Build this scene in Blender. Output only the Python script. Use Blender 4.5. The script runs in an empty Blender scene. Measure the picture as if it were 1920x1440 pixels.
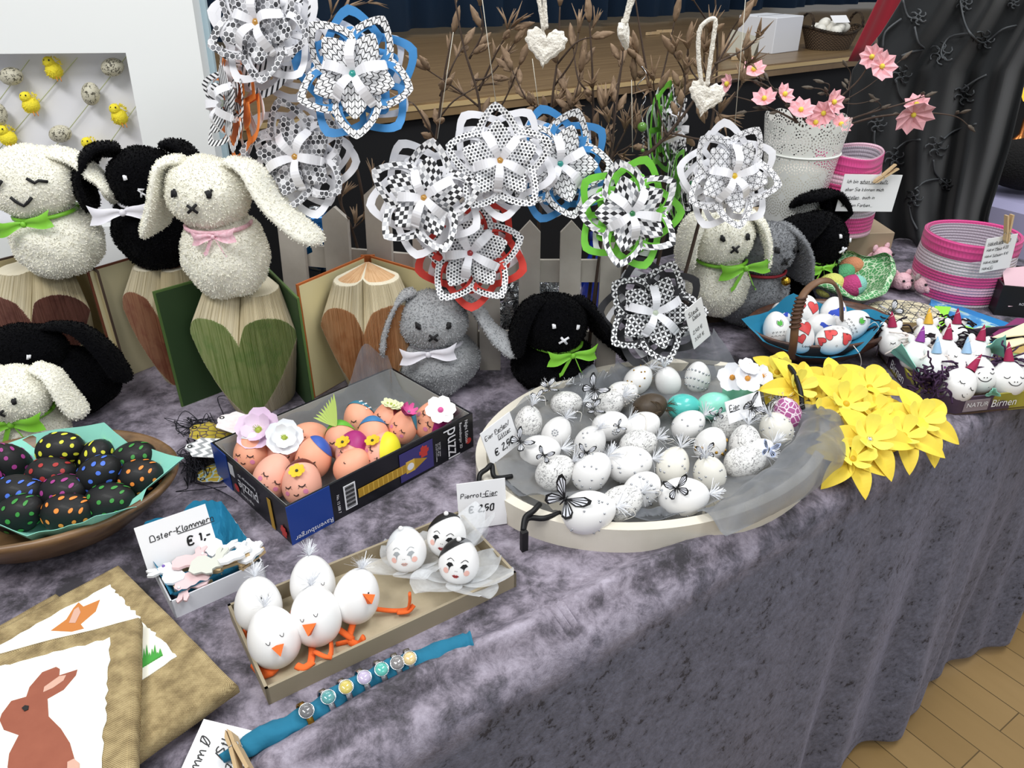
import bpy, math, random
from mathutils import Vector, Matrix, noise
R=random.Random(7)
PI=math.pi
# ---------------------------------------------------------------- camera, light, exposure
SC=bpy.context.scene
COL=SC.collection
CH=.62; FL=1440.0; PITCH=math.radians(30)      # camera height over the table top (z=0), focal length in px at 1920 wide, downward pitch
FLOOR=-.74
cam=bpy.data.cameras.new('camera'); camo=bpy.data.objects.new('camera',cam); COL.objects.link(camo)
camo.location=(0,0,CH); camo.rotation_euler=(PI/2-PITCH,0,0)
cam.sensor_fit='HORIZONTAL'; cam.sensor_width=36; cam.lens=36*FL/1920; cam.clip_start=.02; cam.clip_end=60
SC.camera=camo
SC.view_settings.view_transform='Standard'; SC.view_settings.look='None'
SC.view_settings.gamma=1; SC.view_settings.use_curve_mapping=False
SC.view_settings.exposure=0.0
w=bpy.data.worlds.new('hall_light'); SC.world=w; w.use_nodes=True
w.node_tree.nodes['Background'].inputs[0].default_value=(.93,.97,1,1)
w.node_tree.nodes['Background'].inputs[1].default_value=.44
def area(name,loc,tgt,sx,sy,power,col=(1,1,1)):
    l=bpy.data.lights.new(name,'AREA'); l.shape='RECTANGLE'; l.size=sx; l.size_y=sy; l.energy=power; l.color=col
    o=bpy.data.objects.new(name,l); COL.objects.link(o); o.location=loc
    o.rotation_euler=(Vector(tgt)-Vector(loc)).to_track_quat('-Z','Y').to_euler()
area('hall_tube_light',(-.9,-.3,2.3),(0,1.0,0),1.6,.5,40,(1,.99,.97))
area('hall_tube_light',(1.1,.9,2.4),(.3,1.1,0),1.6,.5,34,(.97,.99,1))
area('hall_tube_light',(-.3,2.6,2.7),(0,2.0,.2),2.2,.5,26,(1,.97,.92))
area('hall_tube_light',(1.6,-1.2,2.0),(.6,.8,-.3),1.4,.6,17,(.97,.99,1))

# ---------------------------------------------------------------- where things stand
def ray(px,py):
    u=(px-960)/FL; v=(py-720)/FL
    return u, math.cos(PITCH)-v*math.sin(PITCH), math.sin(PITCH)+v*math.cos(PITCH)
def T(px,py,z=0.0):
    u,f,d=ray(px,py); t=(CH-z)/d
    return Vector((u*t,f*t,z))
def Q(px,py,Y):
    u,f,d=ray(px,py); t=Y/f
    return Vector((u*t,Y,CH-d*t))
UPI=Vector((0,.5,.866)); BK=Vector((0,-.866,.5)); RT=Vector((1,0,0))
def frame(pos,X,Y,Z):
    M=Matrix((X,Y,Z)).transposed().to_4x4(); M.translation=pos; return M
def eggM(pos,ang=0,yaw=0,lean=0):
    """egg frame: long axis at ang degrees clockwise from upright as seen, leaning lean degrees forward, face turned by yaw"""
    a=math.radians(ang); l=math.radians(lean)
    U=Vector((0,.25,.97)).normalized(); B=Vector((0,-.97,.25)).normalized()
    A=((U*math.cos(l)+B*math.sin(l))*math.cos(a)+RT*math.sin(a)).normalized()
    F=(B*math.cos(l)-U*math.sin(l)); F=(F-A*F.dot(A)).normalized()
    F=Matrix.Rotation(math.radians(yaw),3,A)@F
    Yv=-F; X=Yv.cross(A).normalized()
    return frame(pos,X,Yv,A)
def standM(pos,yaw=0,back=0,roll=0,s=1):
    """upright frame: front is -Y turned by yaw, tipped back, rolled"""
    return Matrix.Translation(pos)@Matrix.Rotation(math.radians(yaw),4,'Z')@Matrix.Rotation(math.radians(-back),4,'X')@Matrix.Rotation(math.radians(roll),4,'Y')@Matrix.Scale(s,4)
def faceM(pos,yaw=0,pitch=20,roll=0):
    """flat thing seen from its +Z side: Z points at the viewer, turned by yaw, tipped up by pitch"""
    return Matrix.Translation(pos)@Matrix.Rotation(math.radians(yaw),4,'Z')@Matrix.Rotation(math.radians(90-pitch),4,'X')@Matrix.Rotation(math.radians(roll),4,'Z')

# ---------------------------------------------------------------- materials
MATS={}
def srgb(c):
    if isinstance(c,str): c=tuple(int(c[i:i+2],16)/255 for i in (0,2,4))
    return tuple((x/12.92 if x<=.04045 else ((x+.055)/1.055)**2.4) for x in c)+(1,)
class NT:
    def __init__(s,name):
        s.m=bpy.data.materials.new(name); s.m.use_nodes=True; s.t=s.m.node_tree; s.t.nodes.clear()
        s.out=s.n('ShaderNodeOutputMaterial'); s.b=s.n('ShaderNodeBsdfPrincipled'); s.l(s.b,0,s.out,0)
    def n(s,t): return s.t.nodes.new(t)
    def l(s,a,ao,b,bi): s.t.links.new(a.outputs[ao],b.inputs[bi])
    def put(s,node,key,v):
        if hasattr(v,'is_linked') or hasattr(v,'links'): s.t.links.new(v,node.inputs[key])
        else: node.inputs[key].default_value=v
    def math(s,op,a,b=0.0,c=0.0):
        n=s.n('ShaderNodeMath'); n.operation=op
        for i,v in enumerate((a,b,c)): s.put(n,i,v)
        return n.outputs[0]
    def vec(s,op,a,b=(0,0,0),out=0):
        n=s.n('ShaderNodeVectorMath'); n.operation=op; s.put(n,0,a)
        if op=='SCALE': s.put(n,3,b)
        else: s.put(n,1,b)
        return n.outputs['Value' if op in('DOT_PRODUCT','LENGTH') else 'Vector']
    def xyz(s,v):
        n=s.n('ShaderNodeSeparateXYZ'); s.put(n,0,v); return n.outputs[0],n.outputs[1],n.outputs[2]
    def comb(s,x,y,z=0.0):
        n=s.n('ShaderNodeCombineXYZ'); s.put(n,0,x); s.put(n,1,y); s.put(n,2,z); return n.outputs[0]
    def mix(s,f,a,b):
        n=s.n('ShaderNodeMix'); n.data_type='RGBA'; s.put(n,0,f); s.put(n,6,a); s.put(n,7,b); return n.outputs[2]
    def noise(s,scale,detail=3,rough=.5,dist=0,vec=None):
        n=s.n('ShaderNodeTexNoise'); n.inputs['Scale'].default_value=scale; n.inputs['Detail'].default_value=detail
        n.inputs['Roughness'].default_value=rough; n.inputs['Distortion'].default_value=dist
        if vec is not None: s.put(n,'Vector',vec)
        return n.outputs[0]
    def ramp(s,f,stops,interp='LINEAR'):
        n=s.n('ShaderNodeValToRGB'); n.color_ramp.interpolation=interp; e=n.color_ramp.elements
        while len(e)<len(stops): e.new(.5)
        for k,(p,c) in enumerate(stops): e[k].position=p; e[k].color=srgb(c)
        s.put(n,0,f); return n.outputs[0]
    def co(s,k='Object'): return s.n('ShaderNodeTexCoord').outputs[k]
    def bump(s,h,strength=.3,dist=.002):
        n=s.n('ShaderNodeBump'); n.inputs['Strength'].default_value=strength; n.inputs['Distance'].default_value=dist
        s.put(n,'Height',h); s.l(n,0,s.b,'Normal')
    def base(s,c): s.put(s.b,'Base Color',c)
def mat(name,c=None,rough=.6,metal=0,sheen=0,coat=0,bump=None,var=None,trans=0,ior=1.45,spec=.5,two=None):
    """plain material; bump=(scale,strength,dist); var=(scale,colour2,amount)"""
    if name in MATS: return MATS[name]
    t=NT(name); b=t.b; b.inputs['Roughness'].default_value=rough; b.inputs['Metallic'].default_value=metal
    b.inputs['Sheen Weight'].default_value=sheen; b.inputs['Coat Weight'].default_value=coat
    b.inputs['Transmission Weight'].default_value=trans; b.inputs['IOR'].default_value=ior
    b.inputs['Specular IOR Level'].default_value=spec
    col=srgb(c)
    if var:
        f=t.math('MULTIPLY',t.noise(var[0],4,.6,vec=t.co()),var[2]); t.base(t.mix(f,col,srgb(var[1])))
    else: t.base(col)
    if bump: t.bump(t.noise(bump[0],3,vec=t.co()),bump[1],bump[2])
    MATS[name]=t.m; return t.m
def sheer(name,c,alpha,rough=.5,sh=.3,streak=60):
    if name in MATS: return MATS[name]
    t=NT(name); t.base(srgb(c)); t.b.inputs['Roughness'].default_value=rough; t.b.inputs['Sheen Weight'].default_value=sh
    f=t.noise(streak,2,.6,vec=t.co()); a=t.math('ADD',t.math('MULTIPLY',f,.35),alpha-.17)
    t.put(t.b,'Alpha',a); MATS[name]=t.m; return t.m
def pattern(name,kind,scale,uvk='UV',cols=('f4f4f6','26262a','8b8d92'),rough=.55):
    """printed paper: dots, hex, chevron, check, argyle, grid, circles, stripes, zigzag"""
    if name in MATS: return MATS[name]
    t=NT(name); t.b.inputs['Roughness'].default_value=rough
    p=t.vec('SCALE',t.co(uvk),scale); p=t.vec('ADD',p,(50,50,0))
    A,B,C=(srgb(x) for x in cols)
    def wn(v):
        n=t.n('ShaderNodeTexWhiteNoise'); n.noise_dimensions='3D'; t.put(n,'Vector',v); return n.outputs[0]
    if kind in('dots','hex'):
        s=(1,1.7320508,1); h=(.5,.8660254,0)
        a=t.vec('SUBTRACT',t.vec('MODULO',p,s),h); b=t.vec('SUBTRACT',t.vec('MODULO',t.vec('SUBTRACT',p,h),s),h)
        a=t.vec('MULTIPLY',a,(1,1,0)); b=t.vec('MULTIPLY',b,(1,1,0))
        la=t.vec('LENGTH',a); lb=t.vec('LENGTH',b); sel=t.math('LESS_THAN',la,lb)
        n=t.n('ShaderNodeMix'); n.data_type='VECTOR'; t.put(n,0,sel); t.put(n,4,b); t.put(n,5,a); g=n.outputs[1]
        idv=t.vec('SNAP',t.vec('ADD',t.vec('SUBTRACT',p,g),(.05,.05,0)),(.25,.25,1)); r=wn(idv)
        tone=t.ramp(r,[(0,cols[1]),(.45,cols[1]),(.62,cols[2]),(1,cols[2])]) if kind=='dots' else t.ramp(t.math('ADD',t.math('MULTIPLY',r,.5),t.math('MULTIPLY',t.noise(.35,1,vec=p),.6)),[(.3,cols[1]),(.62,cols[2]),(.8,'d8d8dc')])
        if kind=='dots': f=t.math('LESS_THAN',t.vec('LENGTH',g),.33)
        else:
            ab=t.vec('ABSOLUTE',g); x,y,z=t.xyz(ab); d=t.math('MAXIMUM',x,t.vec('DOT_PRODUCT',ab,(.5,.8660254,0))); f=t.math('LESS_THAN',d,.43)
        t.base(t.mix(f,A,tone))
    elif kind in('chevron','zigzag','stripes'):
        x,y,z=t.xyz(p)
        if kind=='stripes': f=t.math('LESS_THAN',t.math('FRACT',x),.42)
        else:
            tri=t.math('ABSOLUTE',t.math('SUBTRACT',t.math('FRACT',x),.5)); yy=t.math('FRACT',t.math('ADD',y,t.math('MULTIPLY',tri,1.1)))
            f=t.math('LESS_THAN',yy,.2 if kind=='chevron' else .45)
            if kind=='chevron':
                e=t.math('GREATER_THAN',tri,.455); e2=t.math('LESS_THAN',tri,.03); f=t.math('MAXIMUM',f,t.math('MAXIMUM',e,e2))
        t.base(t.mix(f,A,B))
    elif kind in('check','argyle'):
        x,y,z=t.xyz(p)
        if kind=='argyle': u=t.math('ADD',x,t.math('MULTIPLY',y,.55)); v=t.math('SUBTRACT',x,t.math('MULTIPLY',y,.55))
        else: u=t.math('ADD',x,t.math('MULTIPLY',y,.75)); v=t.math('SUBTRACT',x,t.math('MULTIPLY',y,.75))
        iu=t.math('FLOOR',u); iv=t.math('FLOOR',v); par=t.math('FLOORED_MODULO',t.math('ADD',iu,iv),2)
        r=wn(t.comb(iu,iv)); tone=t.ramp(r,[(0,cols[1]),(.5,cols[2]),(.8,'c9cace')],'CONSTANT')
        t.base(t.mix(t.math('GREATER_THAN',par,.5),A,tone))
    elif kind=='grid':
        x,y,z=t.xyz(p); f=None
        for q in (x,y,t.math('ADD',x,y),t.math('SUBTRACT',x,y)):
            l=t.math('LESS_THAN',t.math('ABSOLUTE',t.math('SUBTRACT',t.math('FRACT',q),.5)),.045); f=l if f is None else t.math('MAXIMUM',f,l)
        t.base(t.mix(f,A,srgb('55565a')))
    elif kind=='circles':
        x,y,z=t.xyz(p); u=t.math('FRACT',x); v=t.math('FRACT',y)
        eu=t.math('MINIMUM',u,t.math('SUBTRACT',1,u)); ev=t.math('MINIMUM',v,t.math('SUBTRACT',1,v))
        f=t.math('MAXIMUM',t.math('LESS_THAN',ev,t.math('SUBTRACT',t.math('MULTIPLY',t.math('SINE',t.math('MULTIPLY',u,PI)),.24),.03)),t.math('LESS_THAN',eu,t.math('SUBTRACT',t.math('MULTIPLY',t.math('SINE',t.math('MULTIPLY',v,PI)),.24),.03)))
        t.base(t.mix(f,B,A))
    elif kind=='blobs':      # two-tone scattered print
        n=t.n('ShaderNodeTexVoronoi'); n.feature='DISTANCE_TO_EDGE'; t.put(n,'Vector',p); n.inputs['Scale'].default_value=1
        t.base(t.mix(t.math('LESS_THAN',n.outputs[0],.07),B,A))
    MATS[name]=t.m; return t.m

# ---------------------------------------------------------------- mesh building
class MB:
    def __init__(s): s.v=[];s.f=[];s.m=[];s.s=[];s.uv=[];s.huv=False
    def add(s,vs,fs,m=0,sm=False,M=None,uv=None):
        o=len(s.v)
        if M is not None: vs=[M@Vector(p) for p in vs]
        s.v+= [tuple(p) for p in vs]
        for k,f in enumerate(fs):
            s.f.append(tuple(i+o for i in f)); s.m.append(m if not isinstance(m,(list,tuple)) else m[k]); s.s.append(sm)
            if uv is not None: s.uv+= [tuple(uv[i]) for i in f]; s.huv=True
            else: s.uv+= [(0,0)]*len(f)
        return s
    def build(s,name,mats,parent=None,M=None):
        me=bpy.data.meshes.new(name); me.from_pydata(s.v,[],s.f)
        me.polygons.foreach_set('material_index',s.m); me.polygons.foreach_set('use_smooth',s.s)
        if s.huv:
            l=me.uv_layers.new(name='UVMap'); l.data.foreach_set('uv',[c for q in s.uv for c in q[:2]])
        for q in (mats if isinstance(mats,(list,tuple)) else [mats]): me.materials.append(q)
        me.update(); o=bpy.data.objects.new(name,me); COL.objects.link(o)
        if parent: o.parent=parent
        if M is not None: o.matrix_local=M if parent else M; 
        return o
    def box(s,c,d,m=0,M=None,bev=0):
        x,y,z=d[0]/2,d[1]/2,d[2]/2
        if bev<=0:
            vs=[(c[0]+a*x,c[1]+b*y,c[2]+e*z) for a in(-1,1) for b in(-1,1) for e in(-1,1)]
            return s.add(vs,[(0,1,3,2),(4,6,7,5),(0,4,5,1),(2,3,7,6),(0,2,6,4),(1,5,7,3)],m,False,M)
        q=[]; pts=[(-x,-y),(x,-y),(x,y),(-x,y)]
        def ring(i,zz):
            r=[]
            for a,b in ((-1,-1),(1,-1),(1,1),(-1,1)):
                X=a*(x-i);Y=b*(y-i)
                if i>=bev: r+= [(X,Y)]*2
                else:
                    r+= [(a*x,b*(y-bev)),(a*(x-bev),b*y)] if a*b<0 else [(a*(x-bev),b*y),(a*x,b*(y-bev))]
            # order fix
            return [(c[0]+p[0],c[1]+p[1],c[2]+zz) for p in r]
        def rr(k,zz):
            L=[(-x+k,-y,),(x-k,-y),(x,-y+k),(x,y-k),(x-k,y),(-x+k,y),(-x,y-k),(-x,-y+k)]
            return L
        vs=[]
        for zz,ins in((-z,bev),(-z+bev,0),(z-bev,0),(z,bev)):
            for (a,b) in rr(bev,0):
                vs.append((c[0]+a*(x-ins)/x,c[1]+b*(y-ins)/y,c[2]+zz))
        fs=[tuple(range(7,-1,-1)),tuple(range(24,32))]
        for r in range(3):
            for k in range(8): fs.append((r*8+k,r*8+(k+1)%8,(r+1)*8+(k+1)%8,(r+1)*8+k))
        return s.add(vs,fs,m,False,M)
    def grid(s,fn,nu,nv,m=0,sm=True,M=None,uvf=None,closeu=False,mf=None):
        vs=[];uv=[]
        for j in range(nv+1):
            for i in range(nu+1):
                vs.append(fn(i/nu,j/nv)); uv.append(uvf(i/nu,j/nv) if uvf else (i/nu,j/nv))
        fs=[];ms=[]
        for j in range(nv):
            for i in range(nu):
                a=j*(nu+1)+i; fs.append((a,a+1,a+nu+2,a+nu+1)); ms.append(mf((i+.5)/nu,(j+.5)/nv) if mf else m)
        return s.add(vs,fs,ms,sm,M,uv)
    def tube(s,pts,r,n=8,m=0,M=None,cap=True,flat=1.0,up=None,sm=True):
        """swept tube; r a number or list; flat squashes the section along the second axis"""
        pts=[Vector(p) for p in pts]; N=len(pts); rs=r if isinstance(r,(list,tuple)) else [r]*N
        vs=[];uv=[];ref=Vector(up) if up else None; L=0
        prev=None
        for i,p in enumerate(pts):
            t=(pts[min(i+1,N-1)]-pts[max(i-1,0)])
            t=t.normalized() if t.length>1e-9 else Vector((0,0,1))
            if ref is None: ref=Vector((0,0,1)) if abs(t.z)<.9 else Vector((1,0,0))
            a=ref-t*ref.dot(t)
            if a.length<1e-5: a=Vector((1,0,0))-t*t.x
            a.normalize(); b=t.cross(a)
            if not up: ref=a
            if i: L+=(p-pts[i-1]).length
            for k in range(n):
                q=2*PI*k/n; vs.append(p+a*math.cos(q)*rs[i]*flat+b*math.sin(q)*rs[i]); uv.append((k/n,L))
        fs=[]
        for i in range(N-1):
            for k in range(n): fs.append((i*n+k,i*n+(k+1)%n,(i+1)*n+(k+1)%n,(i+1)*n+k))
        if cap: fs.append(tuple(range(n-1,-1,-1))); fs.append(tuple((N-1)*n+k for k in range(n)))
        return s.add(vs,fs,m,sm,M,uv)
    def lathe(s,prof,n=32,m=0,M=None,sx=1,sy=1,mf=None,sm=True,wob=None):
        vs=[];uv=[];K=len(prof)
        for j,(r,z) in enumerate(prof):
            for k in range(n+1):
                a=2*PI*k/n; rr=r*(wob(a,j/(K-1)) if wob else 1); vs.append((rr*math.cos(a)*sx,rr*math.sin(a)*sy,z)); uv.append((k/n,j/(K-1)))
        fs=[];ms=[]
        for j in range(K-1):
            for k in range(n):
                a=j*(n+1)+k; fs.append((a,a+1,a+n+2,a+n+1)); ms.append(mf(k/n,(j+.5)/(K-1)) if mf else m)
        return s.add(vs,fs,ms,sm,M,uv)
    def ball(s,c,r,n=16,m=0,M=None):
        if not isinstance(r,(tuple,list)): r=(r,r,r)
        def fn(u,v):
            a=2*PI*u;t=PI*v; return (c[0]+r[0]*math.sin(t)*math.cos(a),c[1]+r[1]*math.sin(t)*math.sin(a),c[2]-r[2]*math.cos(t))
        return s.grid(fn,n,max(6,n//2),m,True,M)
    def poly(s,pts,m=0,M=None,uv=None,sm=False): return s.add(pts,[tuple(range(len(pts)))],m,sm,M,uv)
    def prism(s,pts,z0,z1,m=0,M=None,ms=None,uv=False):
        n=len(pts); vs=[(x,y,z0) for x,y in pts]+[(x,y,z1) for x,y in pts]
        fs=[tuple(range(n-1,-1,-1)),tuple(range(n,2*n))]+[(k,(k+1)%n,n+(k+1)%n,n+k) for k in range(n)]
        mm=[m,m]+[ms if ms is not None else m]*n
        return s.add(vs,fs,mm,False,M,[(x,y) for x,y in pts]*2 if uv else None)
    def ribbon(s,pts,w,nrm=(0,0,1),m=0,M=None,th=0,lift=0):
        """flat strip along pts, lying across nrm"""
        pts=[Vector(p) for p in pts]; N=len(pts); nr=Vector(nrm); vs=[]; ws=w if isinstance(w,(list,tuple)) else [w]*N; L=0;uv=[]
        for i,p in enumerate(pts):
            t=pts[min(i+1,N-1)]-pts[max(i-1,0)]; b=t.cross(nr)
            b=b.normalized() if b.length>1e-9 else Vector((1,0,0))
            if i: L+=(p-pts[i-1]).length
            vs+=[p-b*ws[i]/2,p+b*ws[i]/2]; uv+=[(0,L),(ws[i],L)]
        fs=[(2*i,2*i+1,2*i+3,2*i+2) for i in range(N-1)]
        return s.add(vs,fs,m,True,M,uv)
def empty(name,M):
    o=bpy.data.objects.new(name,None); COL.objects.link(o); o.empty_display_size=.02; o.matrix_world=M; return o
def tag(o,label,cat,group=None,kind=None):
    if label: o['label']=label
    if cat: o['category']=cat
    if group: o['group']=group
    if kind: o['kind']=kind
    return o
def thing(name,label,cat,M=None,group=None): return tag(empty(name,M if M is not None else Matrix()),label,cat,group)
def struct(o): o['kind']='structure'; return o
def smooth_path(pts,k=6):
    P=[Vector(p) for p in pts]; out=[]
    if len(P)<3: return P
    for i in range(len(P)-1):
        a=P[max(i-1,0)];b=P[i];c=P[i+1];d=P[min(i+2,len(P)-1)]
        for j in range(k):
            t=j/k; out.append(.5*((2*b)+(c-a)*t+(2*a-5*b+4*c-d)*t*t+(3*b-a-3*c+d)*t**3))
    out.append(P[-1]); return out
def solid(o,th,off=0):
    md=o.modifiers.new('s','SOLIDIFY'); md.thickness=th; md.offset=off; return o

# ---------------------------------------------------------------- handwriting: pen strokes on a 0-9 grid (baseline 2, x-height 6, capitals 9)
GL={}
def G(ch,w,*st): GL[ch]=(w,[[(int(q[i]),int(q[i+1])) for i in range(0,len(q),2)] for q in st])
G('a',5,'453626141322324546','4642'),G('b',5,'1912','1516364543321312'),G('c',4,'4536251413223242'),G('d',5,'453626141322324549','4942'),G('e',5,'14444536261413223243')
G('f',4,'4839282722','1636'),G('g',5,'453626141322324546','4641302011'),G('h',5,'1912','141526364542'),G('i',2,'1612','1818'),G('j',3,'26211001','2828'),G('k',5,'1912','461442')
G('l',2,'191322'),G('m',7,'1612','14263642','44566672'),G('n',5,'1612','1426364542'),G('o',5,'261413223243453626'),G('p',5,'1610','1516364543321312'),G('r',4,'1612','14263645'),G('s',4,'4536261534433212'),G('t',4,'28232232','1636')
G('u',5,'161322334246','4642'),G('v',5,'162246'),G('w',7,'1622344262'[:8]+'5266'),G('y',5,'1624','461100'),G('z',5,'16461242'),G('x',5,'1642','1246'),G('ä',5,'453626141322324546','4642','2828','3838'),G('ö',5,'261413223243453626','2828','3838'),G('ø',5,'291512325659392918','0159')
G('O',7,'391814123262645839'),G('K',6,'1912','591552'),G('P',6,'1912','1949584615'),G('E',6,'59191252','1545'),G('G',7,'5839191512325255','5535'),G('I',2,'1912'),G('S',6,'58492918174554432212'),G('F',6,'5919','1912','1545'),G('H',6,'1912','5952','1555'),G('B',6,'1912','194958461546','4553421212'),G('D',6,'1912','193958544212'),G('M',7,'1219356962'),G('N',6,'12195259')
G('1',3,'172822'),G('2',5,'1839494712 52'.replace(' ','')),G('0',5,'291713224347493929'),G('5',5,'491915364533221112'[:14]),G('7',5,'194922','1545'),G('4',5,'391454','4742'),G('3',5,'193948463644332212'),G('8',5,'3918263543322313354839'),G('€',6,'58391813224253','0646','0545')
G('-',4,'1545'),G(',',2,'2311'),G('.',2,'1212'),G('/',4,'1149'),G(':',2,'1212','1616'),G(' ',3)
def write(mb,text,x,y,h,m=0,wt=None,M=None,slant=.12,jit=.25,z=.0004,under=None):
    """pen writing in the local XY plane, cap height h, starting at x,y (baseline)"""
    k=h/7; rr=random.Random(hash(text)&0 or len(text)*7+int(h*1e5)); wt=wt or h*.13; cx=x; n=0
    x0=x
    for ch in text:
        w_,st=GL.get(ch,GL[' ']); jy=rr.uniform(-jit,jit)*k
        for s in st:
            P=[Vector((cx+(a+slant*(b-2))*k, y+(b-2)*k+jy+rr.uniform(-.1,.1)*k, z+n*2e-6)) for a,b in s]
            if len(P)==2 and (P[0]-P[1]).length<1e-6 or len(P)==1 or len(P)==2 and (P[0]-P[1]).length<.25*k: P=[P[0],P[0]+Vector((wt*.9,0,0))]
            P=smooth_path(P,3) if len(P)>2 else P
            mb.ribbon(P,wt,(0,0,1),m,M); n+=1
        cx+=w_*k
    if under:
        a,b=under; L=cx-x0; mb.ribbon([(x0+L*a,y-k*1.3,z),(x0+L*(a+b)/2,y-k*1.5,z),(x0+L*b,y-k*1.1,z)],wt,(0,0,1),m,M)
    return cx
def textmesh(mb,s,size,x,y,m=0,M=None,z=.0005,align='LEFT',squash=1):
    """printed lettering"""
    c=bpy.data.curves.new('t','FONT'); c.body=s; c.size=size; c.align_x=align; c.resolution_u=3
    o=bpy.data.objects.new('t',c); COL.objects.link(o)
    me=o.to_mesh(); vs=[(v.co.x*squash+x,v.co.y+y,z) for v in me.vertices]; fs=[tuple(p.vertices) for p in me.polygons]
    mb.add(vs,fs,m,False,M); o.to_mesh_clear(); bpy.data.objects.remove(o); bpy.data.curves.remove(c)
INK=mat('black_ink','141416',.5)
CARD=mat('white_card','f3f3f5',.55,bump=(300,.05,.0005))
def card(label,M,w,h,lines,name='price_card',th=.0012,cat='card'):
    """upright card, local XY plane is its face, origin at its lower left; lines=(text,x,y,h,under,weight)"""
    r=thing(name,label,cat,M)
    MB().box((w/2,h/2,-th/2),(w,h,th)).build('paper',CARD,r)
    mb=MB()
    for L in lines: write(mb,L[0],L[1],L[2],L[3],0,L[5] if len(L)>5 else None,under=L[4] if len(L)>4 else None)
    if lines: mb.build('handwriting',INK,r)
    return r
def cardM(bl,br,z0,z1px=None,back=15,pitch=None):
    """stands on the line bl-br (pixels at height z0), tipped back"""
    A=T(*bl,z0) if not isinstance(bl,Vector) else bl; B=T(*br,z0) if not isinstance(br,Vector) else br
    X=(B-A).normalized(); n=X.cross(Vector((0,0,1))).normalized()  # towards viewer
    b=math.radians(back); Yv=Vector((0,0,1))*math.cos(b)-n*math.sin(b); Yv=(Yv-X*Yv.dot(X)).normalized(); Z=X.cross(Yv)
    return frame(A,X,Yv,Z),(B-A).length
# ================================================================ the setting
E0=T(960,1284); E1=T(1920,738); AX=(E1-E0).normalized(); NX=Vector((-AX.y,AX.x,0))      # table edge and the way inwards
EN=E0.dot(NX); TD=1.22
def tb(s,n,z=0): return AX*s+NX*(EN+n)+Vector((0,0,z))       # along the edge, inwards from it
# parquet floor
t=NT('parquet'); c=t.co('Object'); x,y,z=t.xyz(c)
u=t.math('ADD',t.math('MULTIPLY',x,AX.x),t.math('MULTIPLY',y,AX.y)); v=t.math('SUBTRACT',t.math('MULTIPLY',y,AX.x),t.math('MULTIPLY',x,AX.y))
b=t.n('ShaderNodeTexBrick'); b.offset=.37; b.inputs['Scale'].default_value=1; b.inputs['Brick Width'].default_value=.42; b.inputs['Row Height'].default_value=.075; b.inputs['Mortar Size'].default_value=.0012
b.inputs['Color1'].default_value=srgb('a8895a'); b.inputs['Color2'].default_value=srgb('97794b'); b.inputs['Mortar'].default_value=srgb('4a3a20')
t.put(b,'Vector',t.comb(v,u,0.0)); g=t.noise(30,4,.6,vec=t.comb(t.math('MULTIPLY',v,.15),u,0.0))
t.base(t.mix(t.math('MULTIPLY',g,.5),b.outputs[0],srgb('8a6f42'))); t.b.inputs['Roughness'].default_value=.38
fl=MB().box((0,3,FLOOR-.05),(14,14,.1)).build('floor',t.m); struct(fl)
# crushed velvet cloth: nap's light and dark painted as colour, darker where it hangs
t=NT('crushed_velvet'); c=t.co('Object')
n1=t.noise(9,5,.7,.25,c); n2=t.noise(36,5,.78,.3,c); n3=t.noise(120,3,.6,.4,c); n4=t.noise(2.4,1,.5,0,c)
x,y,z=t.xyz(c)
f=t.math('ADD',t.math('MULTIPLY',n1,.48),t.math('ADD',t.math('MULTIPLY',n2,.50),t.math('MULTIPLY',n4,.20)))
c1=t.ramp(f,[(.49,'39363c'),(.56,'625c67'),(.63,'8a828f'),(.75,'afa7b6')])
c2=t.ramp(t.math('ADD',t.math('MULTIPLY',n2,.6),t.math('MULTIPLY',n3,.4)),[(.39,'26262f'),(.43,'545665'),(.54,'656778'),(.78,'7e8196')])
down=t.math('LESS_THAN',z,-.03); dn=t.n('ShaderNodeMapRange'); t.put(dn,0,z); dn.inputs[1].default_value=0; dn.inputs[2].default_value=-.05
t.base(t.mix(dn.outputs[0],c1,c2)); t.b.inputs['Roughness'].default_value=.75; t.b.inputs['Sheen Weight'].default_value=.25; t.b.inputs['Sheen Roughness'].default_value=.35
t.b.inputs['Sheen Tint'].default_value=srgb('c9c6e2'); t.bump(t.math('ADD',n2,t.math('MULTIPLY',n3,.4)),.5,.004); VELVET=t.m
ridge=[T(*p) for p in((1420,985),(1300,1045),(1160,1110),(1000,1195),(840,1265),(690,1345),(520,1450))]
rp=smooth_path(ridge,8)
def bumpz(P):
    d,qi=min((((P.x-q.x)**2+(P.y-q.y)**2)**.5,i) for i,q in enumerate(rp)); e=min((P-rp[0]).length,9)
    q=rp[qi]; side=(P-q).dot(NX); k=min(1,e/.12)
    h=.024*k*math.exp(-(d/(.020 if side>0 else .008))**2)
    return h+.0012*noise.noise(P*9)
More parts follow.
